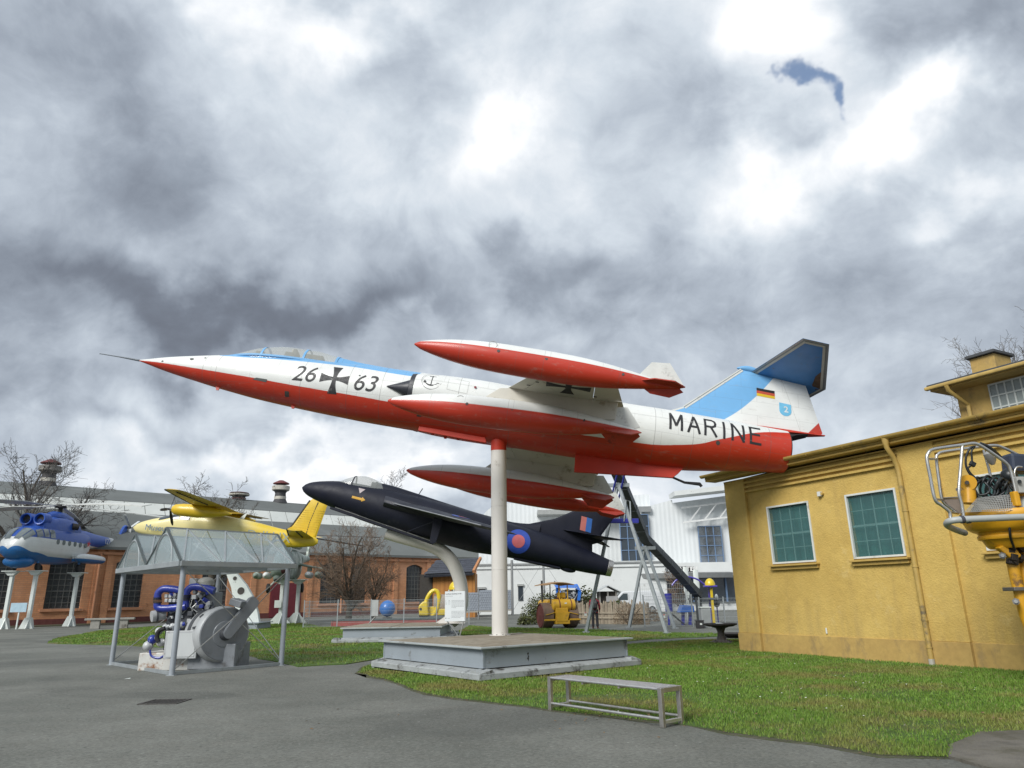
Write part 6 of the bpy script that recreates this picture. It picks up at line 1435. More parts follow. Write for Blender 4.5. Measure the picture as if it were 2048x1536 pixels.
ac = pchip(axs, [-.1, -.1, -.07, -.02, .05, .15, .2, .2, .15, .08, .0, -.05, -.05, -.05]); ah = pchip(axs, [.05, .2, .36, .55, .7, .88, .95, .95, .88, .75, .58, .42, .28, .12]); aw = pchip(axs, [.05, .2, .35, .52, .62, .68, .70, .70, .66, .55, .42, .28, .15, .06])
def yring(x, n=24):
    out = []
    for q in range(n):
        a = 2*math.pi*q/n; s_, c_ = math.sin(a), math.cos(a); e = .75
        out.append((x*k_, aw(x)*math.copysign(abs(s_)**e, s_), ac(x)+ah(x)*math.copysign(abs(c_)**e, c_)))
    return out
MB().loft([yring(.0+12*q/50) for q in range(51)]).build('fuselage', YM, ap_, 50)
for s in (-1, 1):
    def ypt(x, adeg, g=1.02):
        s_, c_ = math.sin(R(adeg)), math.cos(R(adeg)); return (x*k_, g*aw(x)*math.copysign(abs(s_)**.75, s_), ac(x)+g*ah(x)*math.copysign(abs(c_)**.75, c_))
    for x0_, x1_, a0_, a1_ in ((1.75, 2.45, 8, 55), (2.55, 3.1, 34, 68), (3.2, 3.8, 40, 72)):
        w_ = 7; vs = [ypt(x0_+(x1_-x0_)*i/6, s*(a0_+(a1_-a0_)*j/6)) for i in range(7) for j in range(7)]; MB().add(vs, [(i*w_+j, i*w_+j+1, (i+1)*w_+j+1, (i+1)*w_+j) for i in range(6) for j in range(6)]).build('cockpit_window', DGL, ap_, 60)
    rr = []
    for y, xa, xb in ((.2, 4.4, 6.7), (2.2, 4.5, 6.65), (5, 4.8, 6.4), (7.0, 5.05, 6.2), (7.35, 5.3, 6.05)):
        n = 8; zc = 1.34+.05*y; t_ = .14*(xb-xa)*.5*(1-.3*y/7.4); up = [((xa+(xb-xa)*q/n)*k_, s*y, zc+t_*1.9*((q/n)**.6*(1-q/n))) for q in range(n+1)]; lo = [((xa+(xb-xa)*q/n)*k_, s*y, zc-t_*1.2*((q/n)**.6*(1-q/n))) for q in range(n+1)]; rr.append(up+lo[-2:0:-1])
    w = MB().loft(rr).build('wing', YU_, ap_, 40)
    MB().tube([(4.44*k_, s*1.0, 1.40), (4.8*k_, s*5, 1.60), (5.05*k_, s*7, 1.70)], .05, 6).build('deicing_boot', YDK, w)
    MB().beam((5.9*k_, s*3.2, 1.40), (5.65*k_, s*6.9, 1.62), .05, .05).build('aileron_gap', YDK, w, 0)
    nc = MB().loft([[(x*k_, s*2.1+r_*.95*math.sin(R(a)), 1.08+r_*math.cos(R(a))) for a in range(0, 360, 18)] for x, r_ in ((3.3, .2), (3.45, .31), (3.9, .38), (4.9, .40), (5.7, .34), (6.5, .2), (7.0, .04))]).build('engine_nacelle', YS, w, 50)
    MB().lathe([(0, .02), (.15, .10), (.4, .19)], (2.95*k_, s*2.1, 1.08), (1, 0, 0), 14).build('spinner', mat('spinner_metal', (.5, .5, .5), .3, .9), nc)
    for a in (20, 140, 260):
        u_p = Vector((0, math.sin(R(a)), math.cos(R(a)))); c_p = Vector((3.13*k_, s*2.1, 1.08)); sd = Vector((1, 0, 0)).cross(u_p)
        MB().prism([(.1, -.05), (.5, -.10), (1.0, -.09), (1.2, -.03), (1.2, .03), (1.0, .07), (.5, .08), (.1, .05)], c_p, u_p, (sd*.85+Vector((.5, 0, 0))).normalized(), .015).build('propeller_blade', YDK, nc, 0)
    MB().prism([(9.9, 0), (10.4, .0), (10.9, 0), (11.7, 0)], (0, 0, 0), (1, 0, 0), (0, 0, 1), .01) if False else None
    rr = []
    for y, xa, xb in ((.1, 10.1, 11.7), (1.4, 10.4, 11.65), (2.5, 10.7, 11.6)):
        n = 6; zc = .15+.10*y; t_ = .07; rr.append([((xa+(xb-xa)*q/n)*k_, s*y, zc+t_*2*(q/n)**.6*(1-q/n)) for q in range(n+1)]+[((xa+(xb-xa)*q/n)*k_, s*y, zc-t_*2*(q/n)**.6*(1-q/n)) for q in range(n-1, 0, -1)])
    tp = MB().loft(rr).build('tailplane', YS, ap_, 40)
    MB().tube([(10.1*k_, s*.1, .16), (10.7*k_, s*2.5, .4)], .05, 6).build('deicing_boot', YDK, tp); MB().beam((11.1*k_, s*.4, .12), (11.25*k_, s*2.5, .35), .03, .09).build('elevator_gap', YDK, tp, 0)
def yq(px, py): p = PL(px, py, ya0, Vector((yd.y, -yd.x, 0)).normalized())-ya0; return (YPM.inverted() @ (p+ya0))
fp_ = [yq(*p) for p in ((556, 1068), (575, 1062), (586, 1050), (621, 1001), (626, 997), (655, 1003), (655, 1010), (632, 1075), (600, 1085))]
tf = thickfin([(p.x, p.z) for p in fp_], .09, 'tail_fin', YS, ap_)
bt = [yq(*p) for p in ((574, 1063), (586, 1050), (621, 1001))]; MB().tube([(p.x-.02, 0, p.z+.0) for p in bt], .075, 6).build('deicing_boot', YDK, tf)
rg = [yq(*p) for p in ((637, 1005), (620, 1045), (612, 1072))]; MB().tube([(p.x, -.075, p.z) for p in rg], .03, 4).build('rudder_gap', YDK, tf)
for i in range(10):
    a_, b_ = yq(607-i*2.6+3, 1020+i*4.2), yq(648-i*2.0, 1022+i*4.6); MB().tube([(a_.x, -.086, a_.z), (b_.x, -.082, b_.z)], .022, 4).build('fin_rib', YS, tf, 0)
LT = mat('letter_blue', (.10, .17, .26), .6)
o = put('lettering', text_mesh('Museum', .52, .004), LT, ap_, 0); o.rotation_euler = (R(90), 0, R(-4)); o.location = (1.95*k_, -.69, -.05)
o = put('registration', text_mesh('D-ILUX', .85, .004), mat('letter_pale', (.33, .36, .30), .6), ap_, 0); o.rotation_euler = (R(90), 0, R(6)); o.location = (9.0*k_, -.58, -.02)
MB().prism([(6.7, 1.0), (7.0, 1.0), (7.15, 1.35), (7.05, 1.35)], (0, 0, 0), (k_, 0, 0), (0, 0, 1), .02).build('aerial', WP2, ap_, 0)
MB().tube([(9.0*k_, 0, .6), (8.6*k_, 0, 1.4)], .015, 4).build('whip_aerial', ROD, ap_)

# ---- blue and white amphibious helicopter on white posts
hb = A(122, 1012, 57.0); hgr = 4.05
hd = Vector((-.06, 1.0, 0)).normalized()
hel = thing('helicopter', 'blue and white amphibious helicopter raised on white posts', 'helicopter', mtx=frame((hb.x, hb.y, hgr), hd) @ Matrix.Scale(.95, 4))
HBL = (.015, .075, .36); HWH = (.62, .64, .63); HSK = (.015, .13, .36)
def hcol(t, co):
    x, y, z = t.xyz(co)
    c = t.mix(t.mapr(z, 2.42, 2.44), HWH, HBL); yy = t.math('SUBTRACT', t.math('ABSOLUTE', y), .55); hump_ = t.math('MULTIPLY', t.math('MULTIPLY_ADD', t.math('MULTIPLY', yy, yy), -.9, .22), t.mapr(x, -4.3, -5.2))
    lo = t.mapr(t.math('SUBTRACT', z, t.math('MULTIPLY_ADD', t.math('MAXIMUM', t.math('SUBTRACT', -2.6, x), 0.), .12, t.math('ADD', 1.10, hump_))), .01, -.01)
    c = t.mix(lo, c, HSK)
    c = t.mix(t.math('MULTIPLY', t.mapr(x, 8.4, 8.42), t.mapr(x, 10.2, 10.18)), c, HWH)
    return weather(t, co, c, .7)
HMAT = matfn('helicopter_paint', hcol, .42, coat=.15); HB2 = mat('helicopter_blue', HBL, .42, var=.1, coat=.15); HS2 = mat('helicopter_sky', HSK, .42, var=.1); HW2 = mat('helicopter_white', HWH, .45, var=.06, dirt=.15)
bx = [-6.0, -5.8, -5.3, -4.6, -3.6, -2, 0, 2, 3.6, 4.6]
top = pchip(bx, [1.7, 2.2, 2.75, 3.2, 3.42, 3.48, 3.48, 3.45, 3.4, 3.0]); bot = pchip(bx, [1.4, 1.05, .78, .65, .58, .55, .6, .75, 1.3, 2.2]); wd = pchip(bx, [.3, .75, 1.05, 1.22, 1.3, 1.3, 1.3, 1.25, 1.0, .55])
def hbr(x, n=28):
    out = []
    for q in range(n):
        a = 2*math.pi*q/n; s_, c_ = math.sin(a), math.cos(a); zc, hh2 = (top(x)+bot(x))/2, (top(x)-bot(x))/2
        out.append((x, wd(x)*math.copysign(abs(s_)**.62, s_)*(1 if c_ > -.6 else .8), zc+hh2*math.copysign(abs(c_)**.7, c_)))
    return out
MB().loft([hbr(-6+10.6*q/40) for q in range(41)]).build('hull', HMAT, hel, 50)
MB().loft([[(x, r_*.9*math.sin(R(a)), zc+r_*math.cos(R(a))) for a in range(0, 360, 15)] for x, r_, zc in ((2.6, .95, 2.75), (4.2, .85, 2.85), (6, .62, 2.95), (8, .48, 3.02), (10, .36, 3.1), (10.6, .3, 3.12))]).build('tail_boom', HMAT, hel, 50)
MB().prism([(10.1, 2.85), (10.8, 2.85), (12.1, 4.6), (12.3, 4.85), (11.8, 4.95), (11.5, 4.8), (10.3, 3.35)], (0, 0, 0), (1, 0, 0), (0, 0, 1), .14).build('tail_fin', HB2, hel, 0, .04)
MB().box((10.4, 0, 3.15), (.8, 3.2, .07)).build('stabiliser', mat('stabiliser_red', (.35, .04, .04), .5), hel, 0)
tr = MB().cyl((12.0, -.15, 4.75), (12.0, -.45, 4.75), .12, None, 10).build('tail_rotor_hub', GRD, hel)
for a in (25, 145, 265): MB().beam((12.0+.15*math.cos(R(a)), -.42, 4.75+.15*math.sin(R(a))), (12.0+1.85*math.cos(R(a)), -.42, 4.75+1.85*math.sin(R(a))), .03, .24, (0, 1, 0)).build('tail_rotor_blade', HW2, tr, 0)
MB().tube([(10.0, .1, 2.9), (10.6, 0, 1.9)], .04, 6).tube([(11.0, 0, 3.0), (10.7, 0, 1.9)], .04, 6).build('tail_strut', HB2, hel); MB().ball((10.8, 0, 1.8), (.95, .3, .16), 16, 8).build('tail_float', HB2, hel)
# engine deck, two intakes, gearbox fairing, hub and five blades
MB().loft([[(x, w_*math.copysign(abs(math.sin(R(a)))**.7, math.sin(R(a))), 3.3+h_*math.copysign(abs(math.cos(R(a)))**.7, math.cos(R(a)))) for a in range(0, 360, 15)] for x, w_, h_ in ((-3.4, .85, .7), (-3.2, .95, .85), (-1.5, 1.0, 1.05), (0, 1.0, 1.15), (1.6, .9, 1.1), (2.6, .6, .8), (3.4, .3, .4))]).build('engine_cowling', HB2, hel, 50)
for s in (-1, 1):
    c = Vector((-3.3, s*.52, 3.95)); i_ = MB().lathe([(.9, .50), (.1, .47), (0, .44), (0.02, .36), (.4, .3)], c+Vector((-.35, 0, 0)), (1, 0, 0), 22, False).build('engine_intake', HB2, hel, 50); MB().cyl(c+Vector((-.1, 0, 0)), c+Vector((-.08, 0, 0)), .36, None, 20).build('intake_mouth', BLKR, i_)
    MB().cyl((.6, s*.85, 3.75), (.9, s*1.25, 3.7), .28, .26, 16).build('exhaust', mat('burnt_metal', (.045, .04, .037), .5, .5), hel)
MB().loft([[(x, w_*math.sin(R(a)), 4.35+h_*math.cos(R(a))) for a in range(-90, 91, 15)] for x, w_, h_ in ((-1.6, .3, .3), (-1.0, .55, .5), (.4, .6, .55), (1.6, .4, .3))]).build('gearbox_fairing', HB2, hel, 50)
hubz = (A(122, 1012, 57.0).z-hgr)/.95
rh = MB().cyl((0, 0, 4.6), (0, 0, hubz), .18, None, 12).cyl((0, 0, hubz-.15), (0, 0, hubz+.1), .45, .4, 16).build('rotor_hub', BLKR, hel)
bt_ = Vector((A(345, 1046, 57).x, 57, 0))
for q in range(5):
    a = R(18+72*q); u_b = Vector((math.cos(a), math.sin(a), 0)); v_b = Vector((-u_b.y, u_b.x, 0)); pts = []
    rows_ = []
    for k in range(9):
        r_ = .5+12.3*k/8; dz = -.05*k-.0085*k*k*1.1; c_ = u_b*r_+Vector((0, 0, hubz+dz)); w_ = .38 if k > 1 else .14; tw = Vector((0, 0, .10 if k > 1 else 0)); rows_.append([c_+(v_b*w_+tw)+Vector((0, 0, .02)), c_+(v_b*w_+tw)-Vector((0, 0, .02)), c_-(v_b*w_+tw)-Vector((0, 0, .03)), c_-(v_b*w_+tw)+Vector((0, 0, .03))])
    MB().loft(rows_).build('rotor_blade', mat('blade_pale', (.52, .53, .50), .5, var=.08, dirt=.2), rh, 20)
# cockpit and cabin glazing
def hull_pt(x, adeg, g=1.015):
    s_, c_ = math.sin(R(adeg)), math.cos(R(adeg)); zc, hh2 = (top(x)+bot(x))/2, (top(x)-bot(x))/2
    return (x-.02, g*wd(x)*math.copysign(abs(s_)**.62, s_), zc+g*hh2*math.copysign(abs(c_)**.7, c_))
def patch(fn, x0, x1, a0, a1, name, m, par, n=6):
    vs = [fn(x0+(x1-x0)*i/n, a0+(a1-a0)*j/n) for i in range(n+1) for j in range(n+1)]; w = n+1
    return MB().add(vs, [(i*w+j, i*w+j+1, (i+1)*w+j+1, (i+1)*w+j) for i in range(n) for j in range(n)]).build(name, m, par, 60)
PGL = mat('pale_glass', (.13, .155, .16), .1, var=.2, spec=.8)
for s in (-1, 1):
    for x0_, x1_, a0_, a1_ in ((-5.75, -4.75, 3, 30), (-5.6, -4.75, 34, 62), (-4.62, -3.95, 42, 75), (-3.82, -3.15, 44, 76), (-3.0, -2.3, 46, 78)): patch(hull_pt, x0_, x1_, s*a0_, s*a1_, 'cockpit_window', PGL, hel)
    for k in range(6): MB().cyl((-1.9+k*.85, s*1.295, 2.28), (-1.9+k*.85, s*1.32, 2.28), .21, None, 18).build('cabin_window', MATS['pale_glass'], hel)
    o = MB().add([(2.95+.32*(1 if i % 2 == 0 else .42)*math.cos(R(90+36*i)), s*(1.24 if True else 0), 2.45+.32*(1 if i % 2 == 0 else .42)*math.sin(R(90+36*i))) for i in range(10)], [tuple(range(10))]).build('red_star', mat('star_red', (.5, .03, .03), .5), hel, 0)
    o = put('number_marking', text_mesh('127', .75, .004), HW2, hel, 0); o.rotation_euler = (R(90), 0, 0 if s < 0 else R(180)); o.location = (7.7, s*.50, 3.02)
    MB().loft([[(x, s*(1.75+.42*w2*math.sin(R(a))), 1.15+.40*h2*math.cos(R(a))) for a in range(0, 360, 24)] for x, w2, h2 in ((.3, .2, .3), (.7, .9, .8), (1.6, 1.1, 1.), (3.0, 1.1, 1.), (4.4, .9, .8), (4.5, .85, .75))]).build('sponson', HMAT, hel, 50)
    MB().beam((1.8, s*1.2, 1.1), (1.8, s*1.75, 1.1), 2.2, .45).build('sponson_arm', HMAT, hel, 0)
    MB().tube([(1.2, s*1.55, 1.0), (1.2, s*1.6, .35)], .1, 8).build('main_gear_leg', HS2, hel); MB().lathe([(-.14, .28), (-.10, .33), (.10, .33), (.14, .28)], (1.2, s*1.6, .33), (0, 1, 0), 18).build('main_wheel', BLKR, hel)
    MB().tube([(-3.4, s*.85, .7), (-3.4, s*.88, .3)], .08, 8).build('nose_gear_leg', HS2, hel); MB().lathe([(-.11, .24), (-.08, .28), (.08, .28), (.11, .24)], (-3.4, s*.88, .28), (0, 1, 0), 18).build('nose_wheel', BLKR, hel)
MB().loft([[(x, r_*1.25*math.sin(R(a)), .62+r_*.62*math.cos(R(a))) for a in range(0, 360, 20)] for x, r_ in ((-5.3, .25), (-5.1, .62), (-4.5, .78), (-3.9, .7), (-3.7, .4))]).build('radome', HS2, hel, 60)
hi_ = frame((hb.x, hb.y, hgr), hd) @ Matrix.Scale(.95, 4)
posts = [hi_ @ Vector((-3.4, -.88, 0)), hi_ @ Vector((-3.4, .88, 0)), hi_ @ Vector((1.2, -1.6, 0))]
def white_post(p, zt, label, flare=.5, r=.17, group='white posts under the exhibits'):
    o = thing('white_post', label, 'post', (p.x, p.y, 0), 0, group)
    MB().beam((0, 0, .02), (0, 0, zt-.12), .25, .24).build('shaft', WP2, o, 0, .02)
    MB().prism([(-flare, 0), (flare, 0), (.17, .75), (-.17, .75)], (0, -.165, 0), (1, 0, 0), (0, 0, 1), .03).prism([(-flare, 0), (flare, 0), (.17, .75), (-.17, .75)], (.165, 0, 0), (0, 1, 0), (0, 0, 1), .03).build('foot_gusset', WP2, o, 0)
    MB().prism([(-.2, -.28), (.2, -.28), (.52, 0), (-.52, 0)], (0, -.1, zt-.05), (1, 0, 0), (0, 0, 1), .14).box((0, 0, zt-.03), (1.15, .9, .05)).build('cradle', WP2, o, 0)
    return o
for p, lb in zip(posts, ('white post under the nose wheel of the blue helicopter, beside the blue board', 'white post under the far nose wheel of the blue helicopter, at the left edge', 'white post under the rear wheel of the blue helicopter, before the barred window')): white_post(p, hgr, lb)
pl_ = posts[0]; bp = A(36, 1215, posts[0].y-1.0)
nb = thing('information_board', 'pale blue information board below the blue helicopter', 'sign', (bp.x, bp.y, 0)); s0, s1 = A(23, 1206, bp.y), A(52, 1224, bp.y)
MB().box(((s0.x+s1.x)/2-bp.x, 0, (s0.z+s1.z)/2), (s1.x-s0.x, .05, s0.z-s1.z)).build('panel', mat('board_blue', (.38, .52, .60), .4), nb, 0); MB().beam((.1, .05, 0), (.1, .05, s1.z), .08, .08).build('leg', WP2, nb, 0)

# ---- camouflaged grey-green helicopter with stub wing, on white posts
m0 = A(566, 1163, 55.0)
m24 = thing('helicopter', 'grey green camouflaged helicopter with stub wings and bubble canopy', 'helicopter', mtx=frame((m0.x, m0.y, m0.z), Vector((-.12, .99, 0))) @ Matrix.Scale(.92, 4))
CAM = matfn('camouflage', lambda t, co: t.mix(t.mapr(t.noise(co, .9, 3, .5), .48, .52), t.mix(t.mapr(t.noise(t.vmath('ADD', co, (4, 2, 1)), .7, 3), .5, .54), (.34, .39, .35), (.46, .50, .45)), (.21, .26, .225)), .6); BUB = mat('bubble_glass', (.34, .42, .42), .08, var=.25, vscale=1.5, spec=.8)
cx_ = [-2.8, -2.6, -2., -1, .5, 3, 5, 6]; ct = pchip(cx_, [.9, 1.2, 1.5, 1.9, 2.6, 2.7, 2.5, 2.2]); cb = pchip(cx_, [.6, .35, .2, .1, .05, .1, .6, 1.3]); cwd = pchip(cx_, [.2, .45, .62, .75, .85, .85, .6, .35])
MB().loft([[(x, cwd(x)*math.copysign(abs(math.sin(R(a)))**.7, math.sin(R(a))), (ct(x)+cb(x))/2+(ct(x)-cb(x))/2*math.copysign(abs(math.cos(R(a)))**.7, math.cos(R(a)))) for a in range(0, 360, 15)] for x in [-2.8+8.8*q/30 for q in range(31)]]).build('fuselage', CAM, m24, 50)
MB().loft([[(x, r_*math.sin(R(a)), zc+r_*math.cos(R(a))) for a in range(0, 360, 20)] for x, r_, zc in ((4.5, .75, 1.9), (8, .42, 2.2), (11.5, .25, 2.4))]).build('tail_boom', CAM, m24, 50)
MB().prism([(10.8, 2.3), (11.7, 2.3), (12.6, 4.0), (11.9, 4.1)], (0, 0, 0), (1, 0, 0), (0, 0, 1), .1).build('tail_fin', CAM, m24, 0)
MB().ball((-1.55, 0, 1.75), (.75, .5, .72), 18, 12).build('front_canopy', BUB, m24); MB().ball((.0, 0, 2.55), (.85, .55, .72), 18, 12).build('rear_canopy', BUB, m24)
for s in (-1, 1):
    MB().cyl((.6, s*.5, 3.1), (3.6, s*.5, 3.05), .42, .3, 16).build('engine', CAM, m24); MB().ball((.5, s*.5, 3.1), (.25, .36, .36), 14, 8).build('intake_dome', CAM, m24)
    w = MB().loft([[(1.6, s*.8, 1.55), (3.2, s*.8, 1.5), (3.2, s*.8, 1.35), (1.6, s*.8, 1.4)], [(2.0, s*3.6, .95), (2.9, s*3.6, .92), (2.9, s*3.6, .84), (2.0, s*3.6, .86)]]).build('stub_wing', CAM, m24, 0, .03)
    for y in (1.7, 2.5):
        MB().beam((2.3, s*y, 1.2), (2.3, s*y, .85), .08, .4, (0, 1, 0)).build('weapon_pylon', CAM, w, 0); pod = MB().lathe([(-1.1, .05), (-.95, .2), (-.7, .27), (.7, .27), (.9, .2)], (2.2, s*y, .55), (1, 0, 0), 18).build('rocket_pod', CAM if y > 2 else HW2, w)
        for a in range(0, 360, 60): MB().cyl((1.24, s*y+.12*math.cos(R(a)), .55+.12*math.sin(R(a))), (1.25, s*y+.12*math.cos(R(a)), .55+.12*math.sin(R(a))), .045, None, 8).build('tube_mouth', BLKR, pod)
    MB().tube([(1.2, s*.6, .4), (1.1, s*1.3, -.45)], .08, 8).build('main_gear_leg', CAM, m24); MB().lathe([(-.12, .3), (-.09, .38), (.09, .38), (.12, .3)], (1.1, s*1.35, -.5), (0, 1, 0), 18).build('main_wheel', BLKR, m24)
MB().ball((-2.3, 0, .2), (.4, .34, .34), 14, 10).build('gun_turret', CAM, m24); MB().cyl((-2.6, 0, .1), (-3.5, 0, .0), .06, None, 8).build('gun_barrel', BLKR, m24)
sd_ = MB().cyl((-2.5, -.55, .75), (-3.1, -.62, .72), .2, None, 14).build('sensor_pod', HW2, m24); MB().ball((-3.2, -.63, .71), (.3, .24, .24), 14, 8).build('sensor_cover', mat('cover_maroon', (.06, .012, .014), .7), sd_)
MB().lathe([(0, .38), (.02, .4), (.08, .36)], (-1.9, -.70, 1.0), (-.2, -1, 0), 20).build('side_port', HW2, m24)
rt = MB().cyl((2, 0, 3.2), (2, 0, 3.9), .14, None, 10).build('rotor_mast', BLKR, m24)
for q in range(5): a = R(30+72*q); MB().beam((2+.3*math.cos(a), .3*math.sin(a), 3.9), (2+8.4*math.cos(a), 8.4*math.sin(a), 3.35), .42, .05).build('rotor_blade', mat('blade_dark', (.09, .09, .09), .5), rt, 0)
mm = frame((m0.x, m0.y, m0.z), Vector((.62, .78, 0)))
for i, (px, py) in enumerate(((560, 1240), (588, 1238))):
    p = A(px, py, 54.5); white_post(Vector((p.x, 54.5+.6*i, 0)), A(560, 1166, 54.5).z+.25, ('white flared post under the camouflaged helicopter, bearing a small plate', 'white flared post under the camouflaged helicopter in front of the red gate')[i], .85)
sp_ = A(556, 1208, 54.2); nb2 = thing('information_plate', 'small white plate fixed on the white post of the camouflaged helicopter', 'sign', (sp_.x, 54.2, sp_.z)); MB().box((0, -.02, 0), (.5, .04, .52)).build('panel', WP2, nb2, 0); MB().box((.1, .06, 0), (.1, .12, .1)).build('bracket', GALV, nb2, 0)

# ================================================================== things in the middle distance
def GP(px, py): p = G(px, py); p.z = 0; return p
def size(px, Y): return px/F_PX*Y
YEL = mat('machine_yellow', (.52, .30, .025), .45, var=.12, vscale=3, dirt=.2, dirtcol=(.2, .12, .05)); BRN = mat('wheel_rust', (.15, .10, .07), .75, var=.2, vscale=5, dirt=.3); RDR = mat('rim_red', (.13, .035, .03), .7); DKM = mat('dark_machine', (.03, .03, .032), .6)
# road roller seen from behind
ro = thing('road_roller', 'yellow vintage road roller with flat canopy and big rusty rear wheels', 'road roller', GP(1116, 1256), R(17))
for s in (-1, 1):
    w = MB().lathe([(-.27, .60), (-.26, .63), (.26, .63), (.27, .60)], (s*.68, 0, .63), (1, 0, 0), 36, False).build('rear_wheel', BRN, ro)
    MB().lathe([(0, .60), (.04, .56), (-.16, .54), (-.18, .16), (.0, .13), (.02, .01)], (s*.93, 0, .63), (s, 0, 0), 36).build('rim', RDR, w)
    for a in range(0, 360, 45): MB().beam((s*.90, .12*math.cos(R(a)), .63+.12*math.sin(R(a))), (s*.90, .55*math.cos(R(a)), .63+.55*math.sin(R(a))), .04, .07, (1, 0, 0)).build('spoke', RDR, w, 0)
    MB().beam((s*.38, -.72, .42), (s*.98, -.72, .42), .06, .06).box((s*.66, -.68, .42), (.58, .03, .09)).build('scraper', YEL, ro, 0)
    MB().beam((s*.3, -.66, .80), (s*.88, -.66, .66), .03, .03).build('scraper_rod', YEL, ro, 0)
MB().box((0, -.45, .62), (.66, .5, .75)).build('rear_frame', YEL, ro, 0, .02); MB().box((0, -.60, .30), (.78, .3, .18)).build('drawbar_box', YEL, ro, 0, .02)
MB().prism([(-.34, .78), (.38, .78), (.26, .35), (-.30, .35)], (0, -.74, 0), (1, 0, 0), (0, 0, 1), .03).build('rear_plate', YEL, ro, 0)
tk = MB().lathe([(0, .01), (.02, .25), (.07, .31), (1.22, .31), (1.27, .25), (1.29, .01)], (-.48, -.38, 1.12), (1, 0, 0), 28).build('water_tank', YEL, ro, 40)
for x in (-.12, .52): MB().lathe([(0, .32), (.05, .32)], (x, -.38, 1.12), (1, 0, 0), 28).build('tank_strap', RDR, tk)
MB().cyl((.1, -.38, 1.42), (.1, -.38, 1.47), .06, None, 12).build('filler', YEL, tk); MB().box((.22, -.675, 1.22), (.12, .02, .06)).build('plate', WP2, tk, 0)
MB().box((.0, .5, .95), (.75, 1.4, .5)).lathe([(0, .01), (.01, .24), (1.4, .24), (1.41, .01)], (-.35, 0, 1.18), (.0, 1, 0), 16).build('engine_hood', YEL, ro, 0, .02)
MB().lathe([(-.35, .45), (.35, .45)], (0, 1.9, .45), (1, 0, 0), 28).build('front_roller', BRN, ro)
MB().box((.14, -.25, 1.62), (.42, .2, .26)).build('seat_back', YEL, ro, 0, .02); MB().box((.14, -.1, 1.48), (.42, .4, .07)).build('seat', RDR, ro, 0, .01)
MB().tube([(.0, .3, 1.3), (0, .25, 1.7)], .02, 6).tube([(.18*math.cos(R(a)), .22+.05*math.sin(R(a)), 1.72+.17*math.sin(R(a))) for a in range(0, 360, 24)], .016, 5, closed=True).build('steering_wheel', DKM, ro)
for x, y in ((-.55, -.5), (-.05, -.5), (.40, -.5), (-.5, .9), (.45, .9)): MB().beam((x, y, 1.2), (x, y, 2.16), .045, .045).build('canopy_post', YEL if x != -.55 else DKM, ro, 0)
MB().loft([[(-.82+1.5*k/10, y, 2.14+.12*math.sin(math.pi*k/10)+dz) for k in range(11)]+[(-.82+1.5*k/10, y, 2.10+.12*math.sin(math.pi*k/10)+dz) for k in range(10, -1, -1)] for y, dz in ((-.8, 0), (.2, .03), (1.2, 0))]).build('canopy', mat('canopy_rust', (.30, .17, .07), .7, var=.2, dirt=.3), ro, 40)
MB().cyl((-.02, .2, 2.2), (-.02, .2, 2.34), .03, None, 8).build('lamp', DKM, ro); MB().cyl((-.58, .7, 1.3), (-.58, .7, 2.38), .05, None, 10).build('chimney', DKM, ro)
# blue open container full of machinery, behind
Yc = 47.; pc0 = A(1113, 1170, Yc); pcx = A(1138, 1200, Yc)
bc = thing('blue_container', 'bright blue open topped container tipped forward, full of grey machinery', 'container', (pcx.x, Yc, 0))
CB = mat('container_blue', (.02, .13, .48), .45, var=.08); T = lambda px, py, dy=0.: (A(px, py, Yc+dy).x-pcx.x, dy, A(px, py, Yc+dy).z)
for a, b, c, d in (((1108, 1170), (1155, 1168), (1163, 1184), (1118, 1178)),): MB().add([T(*a, .8), T(*b, .8), T(*c, -.3), T(1150, 1176, -.3), T(1112, 1176, -.2)], [(0, 1, 2, 3, 4)]).build('top_flap', CB, bc, 0)
MB().add([T(1155, 1168, .6), T(1163, 1184, -.3), T(1160, 1201, -.3), T(1158, 1201, .6), T(1152, 1168, .6), T(1157, 1184, -.3), T(1154, 1201, -.3), T(1153, 1201, .6)], [(0, 1, 2, 3), (7, 6, 5, 4), (0, 4, 5, 1), (1, 5, 6, 2)]).build('side_wall', CB, bc, 0)
MB().add([T(1111, 1170, .6), T(1113, 1186, -.3), T(1114, 1201, -.3), T(1112, 1201, .6), T(1120, 1170, .6), T(1122, 1186, -.3), T(1122, 1201, -.3), T(1118, 1201, .6)], [(0, 1, 2, 3), (7, 6, 5, 4), (0, 4, 5, 1), (1, 5, 6, 2), (2, 3, 7, 6)]).build('side_wall', CB, bc, 0)
zb_c = T(1138, 1201)[2]; MB().box((.05, .4, zb_c/2), (1.5, 1.0, zb_c)).build('plinth', DKM, bc, 0, .02)
MB().box((.1, .3, (zb_c+T(1138, 1180)[2])/2), (1.1, .5, T(1138, 1180)[2]-zb_c)).build('machine_body', GRD, bc, 0, .03)
rm = random.Random(5)
for k in range(26):
    q = Vector(T(rm.uniform(1120, 1154), rm.uniform(1178, 1200), rm.uniform(-.25, .0))); a = rm.uniform(0, 3.1); MB().beam(q-Vector((.14*math.cos(a), 0, .14*math.sin(a))), q+Vector((.14*math.cos(a), rm.uniform(-.1, .1), .14*math.sin(a))), .035, .05).build('lever', rm.choice((GRL, GRP, GALV)), bc, 0)
